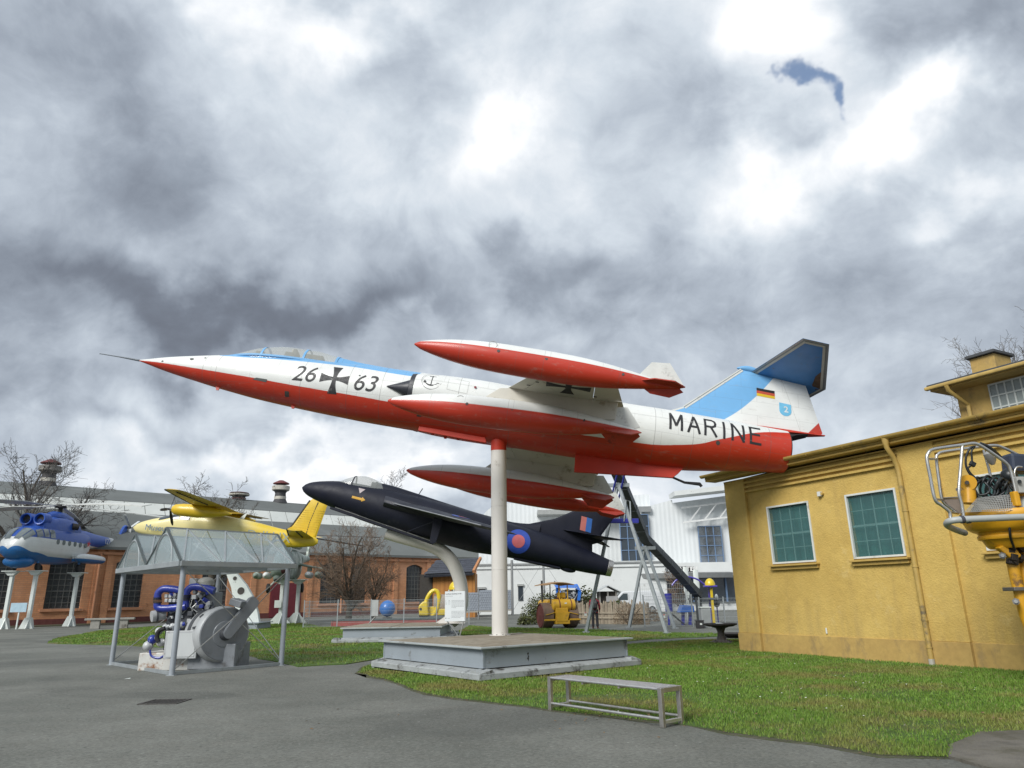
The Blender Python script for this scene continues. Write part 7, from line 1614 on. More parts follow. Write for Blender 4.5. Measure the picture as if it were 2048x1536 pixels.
# little kiosk, van
Yk = 56.; k0 = A(1212, 1198, Yk); ko = thing('wooden_kiosk', 'small dark kiosk with pale pitched roof beside the white van', 'kiosk', (k0.x, Yk, 0)); T = lambda px, py, dy=0.: (A(px, py, Yk+dy).x-k0.x, dy, A(px, py, Yk+dy).z)
e0, e1 = T(1196, 1183), T(1234, 1183); za_ = T(1212, 1172)[2]; ze_ = e0[2]; hwk = (e1[0]-e0[0])/2; cxk = (e1[0]+e0[0])/2
MB().box((cxk, .8, ze_/2), (hwk*2-.1, 1.4, ze_)).build('back_wall', mat('dark_timber', (.04, .035, .03), .8), ko, 0)
for s in (-1, 0, 1): MB().beam((cxk+s*(hwk-.1), -.1, 0), (cxk+s*(hwk-.1), -.1, ze_), .12, .12).build('post', mat('grey_timber', (.23, .22, .2), .8), ko, 0)
RFK = mat('kiosk_roof', (.42, .44, .44), .6)
for s in (-1, 1): MB().add([(cxk, -.6, za_), (cxk+s*(hwk+.25), -.6, ze_-.1), (cxk+s*(hwk+.25), 1.7, ze_-.1), (cxk, 1.7, za_), (cxk, -.6, za_+.07), (cxk+s*(hwk+.25), -.6, ze_-.03), (cxk+s*(hwk+.25), 1.7, ze_-.03), (cxk, 1.7, za_+.07)], [(0, 1, 2, 3), (7, 6, 5, 4), (0, 4, 5, 1), (1, 5, 6, 2), (2, 6, 7, 3)]).build('roof', RFK, ko, 0)
MB().box((cxk+.3, -.2, ze_-.55), (.9, .06, .4)).build('notice', mat('notice_grey', (.3, .3, .3), .7), ko, 0)
van = thing('parked_van', 'white panel van parked behind the paling fence', 'van', (A(1266, 1195, 66).x, 66, 0), R(8))
VWH = mat('van_white', (.62, .64, .65), .3, var=.03, coat=.4); VGL = mat('van_glass', (.03, .045, .05), .06, spec=.8)
prof = [(-2.2, .35), (-2.2, 1.0), (-2.0, 1.18), (-1.25, 1.85), (-1.0, 1.93), (1.9, 1.95), (2.2, 1.8), (2.25, .4), (2.0, .3), (-2.0, .3)]
MB().prism(prof, (0, 0, 0), (1, 0, 0), (0, 0, 1), .92).build('body', VWH, van, 25, .05)
MB().add([(-1.98, -.80, 1.20), (-1.98, .80, 1.20), (-1.30, .74, 1.82), (-1.30, -.74, 1.82)], [(0, 1, 2, 3)]).build('windscreen', VGL, van, 0).location = (-.03, 0, .03)
for s in (-1, 1):
    MB().add([(-1.75, s*.925, 1.2), (-.75, s*.925, 1.18), (-.75, s*.925, 1.75), (-1.15, s*.925, 1.75)], [(0, 1, 2, 3)]).build('side_window', VGL, van, 0)
    MB().box((-.65, s*.922, 1.0), (.02, .01, 1.3)).build('door_gap', DKM, van, 0); MB().box((-1.55, s*1.0, 1.22), (.14, .18, .2)).build('mirror', DKM, van, 0, .03)
    for x in (-1.45, 1.4): w = MB().lathe([(-.1, .3), (-.08, .33), (.08, .33), (.1, .3)], (x, s*.86, .33), (0, 1, 0), 22).build('wheel', BLKR, van); MB().lathe([(0, .2), (.02, .05)], (x, s*.96, .33), (0, s, 0), 16).build('hubcap', GALV, w)
    MB().box((-2.19, s*.65, .95), (.06, .3, .2)).build('headlight', VGL, van, 0, .03)
# paling fence: every pale its own board
f0_, f1_ = GP(1140, 1247), GP(1297, 1249); fpf = thing('paling_fence', 'weathered wooden paling fence behind the person with backpack', 'fence', f0_, math.atan2((f1_-f0_).y, (f1_-f0_).x)); Lf = (f1_-f0_).length
WD = [mat('weathered_wood_%d' % k, c, .9, var=.25, vscale=8) for k, c in enumerate(((.24, .20, .15), (.19, .16, .12), (.28, .24, .18)))]
rp_ = random.Random(9); base_pale = []
for k in range(6):
    w_, h_ = rp_.uniform(.05, .085), 1.0; mb = MB().add([(-w_, -.02, 0), (w_, -.02, 0), (w_, .02, 0), (-w_, .02, 0), (-w_*.9, -.02, .95), (w_*.9, -.02, .95), (w_*.9, .02, .95), (-w_*.9, .02, .95), (rp_.uniform(-.3, .3)*w_, 0, 1.03)], [(0, 1, 5, 4), (1, 2, 6, 5), (2, 3, 7, 6), (3, 0, 4, 7), (4, 5, 8), (5, 6, 8), (6, 7, 8), (7, 4, 8)]); base_pale.append(mb.build('pale', WD[k % 3], fpf, 0))
n = 62
for k in range(n):
    b = base_pale[k % 6]; o = b if k < 6 else b.copy()
    if k >= 6: COL.objects.link(o)
    o.location = (Lf*(k+.5)/n, rp_.uniform(-.02, .02), 0); o.rotation_euler = (0, rp_.uniform(-.05, .05), 0); o.scale = (1, 1, rp_.uniform(1.05, 1.32))
for z in (.35, .62): MB().beam((0, -.06, z), (Lf, -.06, z-.02), .05, .09).build('rail', WD[2], fpf, 0)
for k in range(4): MB().cyl((Lf*k/3, .06, 0), (Lf*k/3, .06, 1.15), .06, None, 8).build('post', WD[1], fpf)
st_ = GP(1058, 1242); ssn = thing('standing_sign', 'small white standing sign on a dark foot beside the plants', 'sign', st_, R(10)); h_ = A(1058, 1209, st_.y).z
MB().box((0, 0, .16+h_/2), (size(10, st_.y), .06, h_-.3)).build('panel', WP2, ssn, 0, .01); MB().lathe([(0, .42), (.07, .38), (.09, .1)], (0, 0, 0), (0, 0, 1), 20).build('foot', DKM, ssn); MB().cyl((0, 0, .05), (0, 0, .35), .04, None, 8).build('stem', DKM, ssn)
pb_ = GP(1166, 1243); pbn = thing('picnic_bench', 'pale plank bench in front of the paling fence', 'bench', pb_); 
MB().box((0, 0, .45), (1.1, .3, .05)).build('seat', mat('pale_plank', (.45, .43, .38), .8), pbn, 0)
for s in (-1, 1): MB().box((s*.4, 0, .22), (.08, .26, .43)).build('leg', WD[1], pbn, 0)
# person with a backpack, seen from behind, standing by the path
pp_ = GP(1191, 1257); per = thing('person', 'person with long dark hair in red plaid jacket, dark trousers and black backpack', 'person', pp_, R(-12))
def skin_body(joints, edges, name, m, par, root=0, sub=2):
    me = bpy.data.meshes.new(name); me.from_pydata([j[0] for j in joints], edges, []); o = bpy.data.objects.new(name, me); COL.objects.link(o); o.parent = par
    sk = o.modifiers.new('skin', 'SKIN'); sv = me.skin_vertices[0] if me.skin_vertices else None
    if sv is None:
        bm = bmesh.new(); bm.from_mesh(me); bm.verts.layers.skin.verify(); bm.to_mesh(me); bm.free(); sv = me.skin_vertices[0]
    for i, j in enumerate(joints): sv.data[i].radius = j[1] if isinstance(j[1], tuple) else (j[1], j[1]); sv.data[i].use_root = (i == root)
    s2 = o.modifiers.new('sub', 'SUBSURF'); s2.levels = s2.render_levels = sub
    me.materials.append(m); return o
kP = 1.0; SKN = mat('skin', (.42, .24, .17), .55, var=.05)
def plaid(t, co):
    x, y, z = t.xyz(co); a = t.mapr(t.math('SINE', t.math('MULTIPLY', x, 42)), .1, .3); b = t.mapr(t.math('SINE', t.math('MULTIPLY', z, 42)), .1, .3)
    return t.mix(t.math('MULTIPLY', t.math('ADD', a, b), .5), (.26, .02, .03), (.02, .012, .015))
PLD = matfn('red_plaid', plaid, .85); TRO = mat('dark_trousers', (.018, .018, .022), .85); HAIR = mat('dark_hair', (.015, .011, .009), .6); BAG = mat('black_nylon', (.012, .012, .014), .6)
J = [((0, 0, .88), (.14, .10)), ((0, 0, 1.05), (.13, .095)), ((0, .0, 1.25), (.16, .105)), ((0, .01, 1.36), (.10, .075)), ((0, .02, 1.44), .052), ((0, .03, 1.50), (.068, .08)), ((0, .03, 1.58), (.078, .09)), ((0, .03, 1.65), (.05, .055)),
     ((-.09, 0, .82), (.088, .09)), ((-.10, .01, .46), .062), ((-.11, -.02, .09), .045), ((-.12, .10, .035), (.035, .03)), ((.09, 0, .82), (.088, .09)), ((.10, .02, .46), .062), ((.11, .0, .09), .045), ((.12, .12, .035), (.035, .03)),
     ((-.19, 0, 1.32), .06), ((-.24, .02, 1.06), .046), ((-.24, .10, .84), .034), ((-.235, .13, .76), (.03, .018)), ((.19, 0, 1.32), .06), ((.24, .02, 1.06), .046), ((.24, .10, .84), .034), ((.235, .13, .76), (.03, .018))]
E_ = [(0, 1), (1, 2), (2, 3), (3, 4), (4, 5), (5, 6), (6, 7), (0, 8), (8, 9), (9, 10), (10, 11), (0, 12), (12, 13), (13, 14), (14, 15), (3, 16), (16, 17), (17, 18), (18, 19), (3, 20), (20, 21), (21, 22), (22, 23)]
bod = skin_body(J, E_, 'body', SKN, per)
def grow(js, g): return [(j[0], (j[1][0]+g, j[1][1]+g) if isinstance(j[1], tuple) else j[1]+g) for j in js]
jk = grow([((0, 0, .80), (.16, .12)), J[0], J[1], J[2], ((0, .01, 1.37), (.09, .075)), J[16], J[17], ((-.24, .09, .87), .038), J[20], J[21], ((.24, .09, .87), .038)], .016)
skin_body(jk, [(0, 1), (1, 2), (2, 3), (3, 4), (4, 5), (5, 6), (6, 7), (4, 8), (8, 9), (9, 10)], 'jacket', PLD, per, 1)
skin_body(grow([J[0], J[8], J[9], ((-.11, -.02, .06), .06), J[12], J[13], ((.11, 0, .06), .06)], .014), [(0, 1), (1, 2), (2, 3), (0, 4), (4, 5), (5, 6)], 'trousers', TRO, per)
for s, y in ((-1, -.02), (1, .0)): MB().ball((s*.115, y+.06, .045), (.052, .135, .05), 14, 8).build('shoe', mat('shoe_brown', (.10, .04, .03), .7), per)
MB().ball((0, .012, 1.60), (.098, .11, .115), 18, 12).loft([[(w_*math.cos(R(a)), -.03+d_*math.sin(R(a)), z) for a in range(0, 360, 24)] for z, w_, d_ in ((1.62, .09, .07), (1.5, .11, .075), (1.38, .10, .06), (1.28, .05, .03))]).build('hair', HAIR, per)
for k, y in enumerate((-.032, .032)): MB().ball((y, .108, 1.585), (.012, .008, .009), 8, 6).build('eye', mat('eye_dark', (.03, .02, .02), .3), per)
MB().ball((0, .118, 1.555), (.014, .02, .022), 8, 6).build('nose', SKN, per)
for hnd in (-1, 1):
    for f in range(4): MB().tube([(hnd*(.235-.012*0), .115+.016*f, .765), (hnd*.232, .115+.016*f, .735-.006*(f in (1, 2))), (hnd*.222, .113+.016*f, .705-.008*(f in (1, 2)))], [.008, .0075, .006], 6).build('finger', SKN, bod)
    MB().tube([(hnd*.228, .10, .79), (hnd*.215, .085, .765), (hnd*.208, .085, .745)], [.009, .008, .007], 6).build('thumb', SKN, bod)
bgk = MB().loft([[(x*w_+.03, -.115-d_*(1 if y < 0 else 0), z) for x, y in ((-.13, 0), (-.13, -1), (.13, -1), (.13, 0))] for z, w_, d_ in ((.92, .8, .10), (.98, 1.05, .19), (1.2, 1.1, .20), (1.34, .85, .12), (1.38, .5, .05))]).build('backpack', BAG, per, 0, .03)
for s in (-1, 1): MB().tube([(s*.10, -.10, 1.33), (s*.11, .03, 1.40), (s*.12, .115, 1.28), (s*.13, .06, 1.05), (s*.12, -.09, .98)], .018, 6).build('strap', BAG, bgk)

# slide tower: two galvanised trestles carrying a long grey chute
sl = thing('slide_tower', 'tall galvanised trestle slide with long dark grey chute behind the jets', 'slide', GP(1253, 1262))
so = sl.location
a1, a2 = GP(1172, 1266), GP(1334, 1268); b1, b2 = GP(1258, 1257), GP(1350, 1258)
apx1 = A(1236, 966, (a1.y+a2.y)/2); apx2 = A(1290, 1092, (b1.y+b2.y)/2)
for p, q, nm in ((a1, apx1, 0), (a2, apx1, 0), (b1, apx2, 0), (b2, apx2, 0)):
    lg = off(MB().beam(p, q, .13, .13), sl).build('leg', GALV, sl, 0, .01); off(MB().box(p+Z(.03), (.3, .3, .06)), sl).build('foot', GALV, lg, 0)
off(MB().beam(apx1-Vector((.5, 0, .1)), apx1+Vector((.5, 0, -.1)), .16, .16), sl).build('saddle', GALV, sl, 0); off(MB().beam(apx2-Vector((.5, 0, .1)), apx2+Vector((.5, 0, -.1)), .16, .16), sl).build('saddle', GALV, sl, 0)
CH = [A(1207, 895, apx1.y-1.4), apx1+Z(.22), apx2+Z(.22), A(1345, 1140, b1.y+1.6), A(1396, 1196, b1.y+3.4)]
CHM = mat('chute_grey', (.085, .095, .10), .55, .3, var=.12, vscale=2); rws = []
for i, p in enumerate(CH):
    d = (CH[min(i+1, 4)]-CH[max(i-1, 0)]).normalized(); sd = d.cross(Vector((0, 0, 1))).normalized(); up_ = sd.cross(d)
    rws.append([p+sd*x+up_*y for x, y in ((-.22, .32), (-.22, 0), (.22, 0), (.22, .32), (.18, .32), (.18, .05), (-.18, .05), (-.18, .32))])
off(MB().loft(rws), sl).build('chute', CHM, sl, 0)
for i in range(4):
    for k in range(3):
        u = (k+.5)/3; r_ = [rws[i][j].lerp(rws[i+1][j], u) for j in (0, 1, 2, 3)]; d = (CH[i+1]-CH[i]).normalized(); mb = MB()
        for a, b in ((0, 1), (1, 2), (2, 3)): mb.beam(r_[a], r_[b], .05, .05)
        off(mb, sl).build('chute_flange', CHM, sl, 0)
pe_ = CH[4]; off(MB().beam(Vector((pe_.x-.15, pe_.y-.2, 0)), pe_+Vector((-.15, -.2, .05)), .10, .10).beam(Vector((pe_.x+.2, pe_.y+.3, 0)), pe_+Vector((.15, .1, .05)), .10, .10), sl).build('landing_leg', CHM, sl, 0); off(MB().box(pe_+Vector((.35, .5, -.05)), (1.3, 1.2, .12)), sl).build('landing_deck', CHM, sl, 0, .02); off(MB().beam(Vector((pe_.x+.9, pe_.y+.9, 0)), pe_+Vector((.9, .9, 0)), .10, .10), sl).build('landing_leg', CHM, sl, 0)
SBL = mat('play_blue', (.025, .03, .27), .4, coat=.2); SPU = mat('play_purple', (.07, .05, .33), .4, coat=.2); SYE = mat('play_yellow', (.62, .46, .02), .4, coat=.2)
off(MB().beam(A(1205, 1042, apx1.y-.2), A(1277, 1042, apx1.y-.2), .16, .2), sl).build('cross_arm', SBL, sl, 0, .02)
off(MB().tube([A(1262, 1045, apx1.y-.3), A(1260, 1003, apx1.y-.3), A(1252, 1000, apx1.y-.3), A(1248, 1043, apx1.y-.3)], .03, 6), sl).build('handrail', GALV, sl)
lt_ = MB()
for px in (1213, 1228): lt_.beam(A(px, 1036, apx1.y+.6), A(px+22, 945, apx1.y-.4), .06, .06)
off(lt_, sl).build('ladder', SBL, sl, 0)
Yp = b1.y+3.2; plx = A(1365, 1225, Yp)
ps = thing('play_station', 'blue tube and trough play station at the foot of the long slide', 'play equipment', (plx.x, Yp, 0)); T = lambda px, py, dy=0.: Vector((A(px, py, Yp+dy).x-plx.x, dy, A(px, py, Yp+dy).z))
MB().cyl(T(1338, 1223), T(1336, 1187), .19, .19, 20).build('tube', SBL, ps); MB().beam(T(1338, 1250), T(1338, 1223), .1, .1).build('tube_post', SBL, ps, 0)
MB().prism([(T(1356, 1225).x, T(1356, 1225).z), (T(1386, 1224).x, T(1386, 1224).z), (T(1384, 1211).x, T(1384, 1211).z), (T(1362, 1210).x, T(1362, 1210).z)], (0, 0, 0), (1, 0, 0), (0, 0, 1), .4).build('trough', mat('trough_blue', (.03, .12, .42), .4), ps, 0, .03)
for px in (1366, 1380): MB().beam(T(px, 1225), Vector((T(px, 1250).x, 0, 0)), .2, .14).build('leg', SBL, ps, 0)
MB().beam(T(1344, 1228), T(1372, 1252), .3, .05).build('ramp', DKM, ps, 0)
# purple arch with yellow lantern post
Yl = 40.; lx = A(1424, 1240, Yl); py_ = thing('play_arch', 'purple arched bar joined to a yellow domed play post', 'play equipment', (lx.x, Yl, 0)); T = lambda px, py, dy=0.: Vector((A(px, py, Yl+dy).x-lx.x, dy, A(px, py, Yl+dy).z))
MB().beam(Vector((T(1428, 1243).x, 0, 0)), T(1422, 1176), .13, .13).build('yellow_post', SYE, py_, 0, .02); MB().beam(Vector((T(1424, 1243).x, .25, 0)), T(1418, 1176, .25), .10, .10).build('purple_post', SPU, py_, 0)
c = T(1420, 1171); MB().ball(c, (.28, .28, .38), 20, 10, 0, 90).build('dome', SYE, py_); MB().box(c+Vector((0, 0, -.04)), (.66, .5, .09)).build('dome_base', SPU, py_, 0, .02)
MB().tube(curve_pts([T(1344, 1171), T(1352, 1161), T(1366, 1155), T(1378, 1154), T(1395, 1159), T(1410, 1170)]), .045, 8).build('arch', SPU, py_)
ap2 = thing('round_pad', 'small red and white play pad beside the yellow post', 'play equipment', (A(1433, 1205, 41).x, 41, 0)); zz_ = A(1433, 1205, 41).z; MB().tube([(0, 0, 0), (0, 0, zz_)], .03, 6).build('post', SPU, ap2); MB().lathe([(-.12, .2), (0, .26), (.12, .2)], (0, 0, zz_), (1, -.6, 0), 18).build('pad', BLKR, ap2); MB().ball((0, -.1, zz_+.25), (.1, .1, .2), 12, 8).build('handle', WP2, ap2)
# giant white paddles on stands
for i, (px, t_, b_, Y) in enumerate(((1376, 1134, 1216, 46.), (1396, 1139, 1200, 48.))):
    c = A(px, 1200, Y); zt_, zbm = A(px, t_, Y).z, A(px, b_, Y).z
    pa = thing('giant_paddle', 'tall upright white paddle sculpture ' + ('with a dark mark, nearer the slide' if i == 0 else 'nearer the yellow domed post'), 'sculpture', (c.x, Y, 0), 0, 'giant paddles')
    hgt = zt_-zbm; MB().loft([[(w_*math.cos(R(a)), .06*math.sin(R(a)), zbm+hgt*u) for a in range(0, 360, 30)] for u, w_ in ((0, .03), (.15, .05), (.3, .12), (.42, .2), (.55, .19), (.75, .17), (.95, .17), (1.0, .1))]).build('blade', WP2, pa, 50); MB().cyl((0, 0, 0), (0, 0, zbm+.1), .04, None, 8).build('shaft', GALV, pa)
    if i == 0: MB().beam((-.03, -.075, zbm+hgt*.4), (.06, -.07, zbm+hgt*.6), .03, .01, (0, 1, 0)).build('mark', DKM, pa, 0)
# wire mesh fences
def mesh_fence(label, pa, pb, npan, h, hs=.20, vs=.05, name='mesh_fence', skip=()):
    L_ = (pb-pa).length; o = thing(name, label, 'fence', pa, math.atan2((pb-pa).y, (pb-pa).x), 'wire mesh fences'); 
    for k in range(npan+1): MB().beam((L_*k/npan, 0, 0), (L_*k/npan, 0, h+.06), .06, .06).build('post', GALV, o, 0)
    for k in range(npan):
        mb = MB(); x0_, x1_ = L_*k/npan+.03, L_*(k+1)/npan-.03; nz_ = int(h/hs)
        for z in range(nz_+1): mb.beam((x0_, -.03, .06+z*(h-.08)/nz_), (x1_, -.03, .06+z*(h-.08)/nz_), .012, .012)
        x = x0_
        while x < x1_: mb.add([(x-.004, -.035, .05), (x+.004, -.035, .05), (x+.004, -.035, h), (x-.004, -.035, h)], [(0, 1, 2, 3)]); x += vs
        tag(mb.build('wire_panel', GALV, o, 0, 0, False), kind='stuff')
    return o
mesh_fence('wire mesh fence in front of the blue ball and red basin', GP(606, 1256), GP(938, 1249), 5, 1.55, .2, .06)
mesh_fence('short wire mesh return of the fence by the camouflaged helicopter', GP(606, 1256), GP(617, 1249), 1, 1.55, .2, .06)
mesh_fence('tall wire mesh fence round the play area by the slide', GP(1290, 1255), GP(1387, 1253), 1, 1.5, .17, .06)
mesh_fence('wire mesh fence behind the slide, above the first', GP(1284, 1243), GP(1376, 1242), 1, 2.25, .3, .12)
mesh_fence('wire mesh fence between the play post and the yellow building', GP(1402, 1252), GP(1500, 1250), 2, 1.35, .17, .07)
cb_ = GP(1415, 1256); cab = thing('grey_cabinet', 'pale grey cabinet with white lid behind the mesh fence', 'cabinet', cb_); hc_ = A(1415, 1216, cb_.y).z; MB().box((0, .2, hc_/2), (size(18, cb_.y), .4, hc_)).build('body', mat('cabinet_grey', (.30, .32, .32), .5), cab, 0, .02); MB().box((0, .2, hc_+.03), (size(21, cb_.y), .46, .05)).build('lid', WP2, cab, 0, .01); MB().box((0, -.01, hc_*.55), (size(14, cb_.y), .02, hc_*.7)).build('door', mat('cabinet_door', (.26, .28, .28), .5), cab, 0)
bxp = GP(1402, 1257); bx2 = thing('black_crate', 'small black crate with a pale label on the path', 'crate', bxp); MB().box((0, .15, .17), (.33, .3, .34)).build('body', DKM, bx2, 0, .02); MB().box((.02, -.005, .2), (.10, .01, .08)).build('label', WP2, bx2, 0); MB().box((0, .15, .35), (.36, .33, .03)).build('rim', DKM, bx2, 0)
for i, (px, py) in enumerate(((1171, 1228), (1328, 1232))):
    p = A(px, py, 35.5); o = thing('notice', 'small white notice with red heading ' + ('hung on the left slide leg' if i == 0 else 'hung on the mesh fence by the slide'), 'sign', p); MB().box((0, 0, 0), (size(4.5, 35.5), .02, size(7, 35.5))).build('panel', WP2, o, 0); MB().box((0, -.012, size(2.2, 35.5)), (size(3.5, 35.5), .01, size(1.6, 35.5))).build('heading', mat('notice_red', (.4, .05, .04), .6), o, 0)
# cast table like a tree stump, dark dish
ct_ = GP(1444, 1287); tb = thing('round_table', 'dark cast iron round table with tree trunk foot by the yellow building', 'table', ct_); ht = A(1446, 1248, ct_.y).z; CAST = mat('cast_iron', (.045, .04, .038), .7, .2, var=.25, bump=.6, bscale=30)
rt_ = size(31, ct_.y); MB().lathe([(0, .3*rt_), (.03, .75*rt_), (.08, rt_), (.12, rt_*1.0), (.125, rt_*.94), (.10, rt_*.9), (.10, .01)], (0, 0, ht-.1), (0, 0, 1), 40).build('top', CAST, tb)
TRK = mat('cast_trunk', (.10, .09, .085), .75, .1, var=.3, vscale=10, bump=.8, bscale=25)
rr = []
for z, r_ in ((0, .34), (.05, .24), (.14, .16), (.3, .115), (.45, .11), (.58, .15), (.64, .28), (.66, .3)):
    rr.append([(r_*(1+(.28*max(0, 1-z/.2))*math.cos(5*R(a)))*math.cos(R(a)), r_*(1+(.28*max(0, 1-z/.2))*math.cos(5*R(a)))*math.sin(R(a)), z*ht/.74) for a in range(0, 360, 12)])
MB().loft(rr).build('trunk', TRK, tb, 60)
for a in (10, 75, 150, 215, 300): MB().tube([(.2*math.cos(R(a)), .2*math.sin(R(a)), .06), (.34*math.cos(R(a)), .34*math.sin(R(a)), .03), (.5*math.cos(R(a+8)), .5*math.sin(R(a+8)), 0.0)], [.06, .04, .015], 7).build('root', TRK, tb)
MB().add([(-.2, -.3, ht+.03), (.05, -.25, ht+.028), (.0, -.05, ht+.04), (-.2, -.1, ht+.05)], [(0, 1, 2, 3)]).build('paper', WP2, tb, 0)
ds = GP(1470, 1275); di_ = thing('iron_dish', 'dark shallow iron dish beside the yellow building corner', 'dish', ds); MB().lathe([(0, .1), (.02, .3), (.14, .55), (.16, .55), (.06, .3), (.05, .01)], (0, 0, 0), (0, 0, 1), 30).build('bowl', CAST, di_)
# basin, blue ball, yellow capsule
Yb = 46.5; r0b, r1b = A(664, 1250, Yb), A(882, 1247, Yb)
ba = thing('red_basin', 'low red walled basin with dark rim behind the mesh fence', 'basin', ((r0b.x+r1b.x)/2, Yb+1.2, 0)); wv = r1b.x-r0b.x
MB().box((0, -1.2, .16), (wv, .1, .30)).box((0, 1.2, .16), (wv, .1, .30)).box((-wv/2, 0, .161), (.1, 2.5, .301)).box((wv/2, 0, .161), (.1, 2.5, .301)).build('wall', mat('basin_red', (.36, .07, .055), .7, var=.15), ba, 0, .01)
MB().box((0, -1.1, .35), (wv+.1, .35, .05)).box((0, 1.1, .35), (wv+.1, .35, .05)).box((-wv/2+.1, 0, .351), (.3, 2.2, .051)).box((wv/2-.1, 0, .351), (.3, 2.2, .051)).build('rim', mat('rim_dark', (.08, .1, .1), .7), ba, 0); MB().box((0, 0, .2), (wv-.1, 2.3, .02)).build('water', mat('basin_water', (.03, .05, .06), .08), ba, 0)
Bb = A(775, 1217, 49.); rb = size(15, 49.)
bl_ = thing('blue_ball', 'large bright blue ball on a thin dark stand', 'ball', (Bb.x, 49, 0)); MB().ball((0, 0, Bb.z), rb, 30, 18).build('ball', mat('ball_blue', (.02, .14, .45), .35, var=.06, coat=.2), bl_, 60); MB().cyl((0, 0, .45), (0, 0, Bb.z-rb*.9), .05, .07, 10).lathe([(0, .35), (.45, .3), (.46, .05)], (0, 0, 0), (0, 0, 1), 18).build('stand', DKM, bl_)
Yy = 47.; cy_ = A(862, 1207, Yy); cp2 = thing('yellow_capsule', 'yellow submarine shaped ride with oval framed hatch behind the fence', 'ride', (cy_.x, Yy, 0)); T = lambda px, py, dy=0.: Vector((A(px, py, Yy+dy).x-cy_.x, dy, A(px, py, Yy+dy).z))
c = T(864, 1208); rx, rz = size(12.5, Yy), size(25, Yy)
MB().tube([c+Vector((rx*math.cos(R(a))+.16*math.sin(R(a)), 0, rz*math.sin(R(a)))) for a in range(0, 360, 15)], .13, 10, closed=True).build('hatch_ring', SYE, cp2)
MB().prism([(T(839, 1231).x, T(839, 1231).z), (T(838, 1212).x, T(838, 1212).z), (T(846, 1203).x, T(846, 1203).z), (T(856, 1202).x, T(856, 1202).z), (T(858, 1231).x, T(858, 1231).z)], (0, .1, 0), (1, 0, 0), (0, 0, 1), .4).build('body', SYE, cp2, 0, .08)
MB().prism([(T(857, 1214).x, T(857, 1214).z), (T(874, 1212).x, T(874, 1212).z), (T(873, 1231).x, T(873, 1231).z), (T(857, 1231).x, T(857, 1231).z)], (0, .06, 0), (1, 0, 0), (0, 0, 1), .06).build('lower_panel', SYE, cp2, 0, .03)
MB().prism([(T(876, 1218).x, T(876, 1218).z), (T(900, 1218).x, T(900, 1218).z), (T(900, 1230).x, T(900, 1230).z), (T(876, 1231).x, T(876, 1231).z)], (0, .3, 0), (1, 0, 0), (0, 0, 1), .35).build('tail_body', SYE, cp2, 0, .06)
MB().loft([[(x, .3+.42*s_*math.sin(R(a)), T(880, 1205).z+.55*s_*math.cos(R(a))) for a in range(0, 360, 20)] for x, s_ in ((c.x+.1, .9), (c.x+.9, .9), (c.x+1.5, .7), (c.x+1.8, .3))]).build('glass_hull', glass('capsule_glass', (.45, .5, .5), .4, .08), cp2, 60)
MB().cyl(T(841, 1218, -.32), T(841, 1218, -.34), .08, None, 12).build('porthole', DKM, cp2); zq = T(862, 1231).z; MB().box((.3, .2, zq/2), (1.8, .7, zq)).build('pedestal', mat('pedestal_grey', (.12, .14, .14), .8), cp2, 0)
Yd = 54.; dd_ = A(914, 1171, Yd); dm = thing('yellow_diving_bell', 'yellow dome shaped bell on a post in front of the timber lodge', 'play equipment', (dd_.x, Yd, 0)); MB().ball((0, 0, A(914, 1179, Yd).z), (size(16, Yd), size(14, Yd), size(17, Yd)), 22, 12, 0, 90).build('dome', SYE, dm); MB().cyl((0, 0, 0), (0, 0, dd_.z), .12, None, 10).build('post', SYE, dm)
for k in range(6): MB().ball((size(15, Yd)*math.cos(R(60*k+10)), size(13, Yd)*math.sin(R(60*k+10)), A(914, 1181, Yd).z), .07, 8, 6).build('bulb', WP2, dm)
# litter on the yard
p = GP(255, 1358); ltr = thing('paper_scrap', 'small white scrap of paper lying on the asphalt', 'litter', p); MB().add([(-.06, -.03, .006), (.06, -.02, .008), (.05, .04, .02), (-.05, .03, .008)], [(0, 1, 2, 3)]).build('paper', WP2, ltr, 0)

# ================================================================== steel bench in front
bFR, bFL, bBR = Vector((1.72, 9.21, 0)), Vector((.42, 10.76, 0)), Vector((2.03, 9.45, 0))
bu = (bFL-bFR); Lb = 2.02; bu.normalize(); Db = .40
bn = thing('steel_bench', 'backless stainless steel slatted bench at the lawn edge', 'bench', mtx=frame(bFR, bu))
STN = mat('brushed_steel', (.60, .60, .58), .40, .9, var=.08, vscale=9); STD = mat('brushed_steel_dull', (.44, .42, .39), .42, .9, var=.12, vscale=6); BT = .44
sg = -1  # depth runs along local -y when y points right of the bench axis
dv = (bBR-bFR).dot(Vector((-bu.y, bu.x, 0))); sg = 1 if dv > 0 else -1
for x in (.03, Lb-.03):
    for y in (.025, Db-.025): MB().box((x, sg*y, BT/2), (.06, .05, BT-.004)).build('leg', STD, bn, 0, .004)
    MB().box((x, sg*Db/2, BT-.03), (.058, Db-.1, .056)).build('end_rail', STD, bn, 0, .004); MB().box((x, sg*Db/2, .06), (.05, Db-.1, .04)).build('foot_rail', STN, bn, 0, .004)
for k in range(8): y = .018+(Db-.036)*k/7; MB().tube([(.062, sg*y, BT-.016), (Lb-.062, sg*y, BT-.016)], .0165, 10).build('slat', STN, bn)
for y in (.03, Db-.03): MB().tube([(.06, sg*y, .095), (Lb-.06, sg*y, .095)], .018, 10).build('stretcher', STN, bn)
for x in (.7, 1.35): MB().box((x, sg*Db/2, BT-.045), (.03, Db-.04, .025)).build('cross_bar', STD, bn, 0)

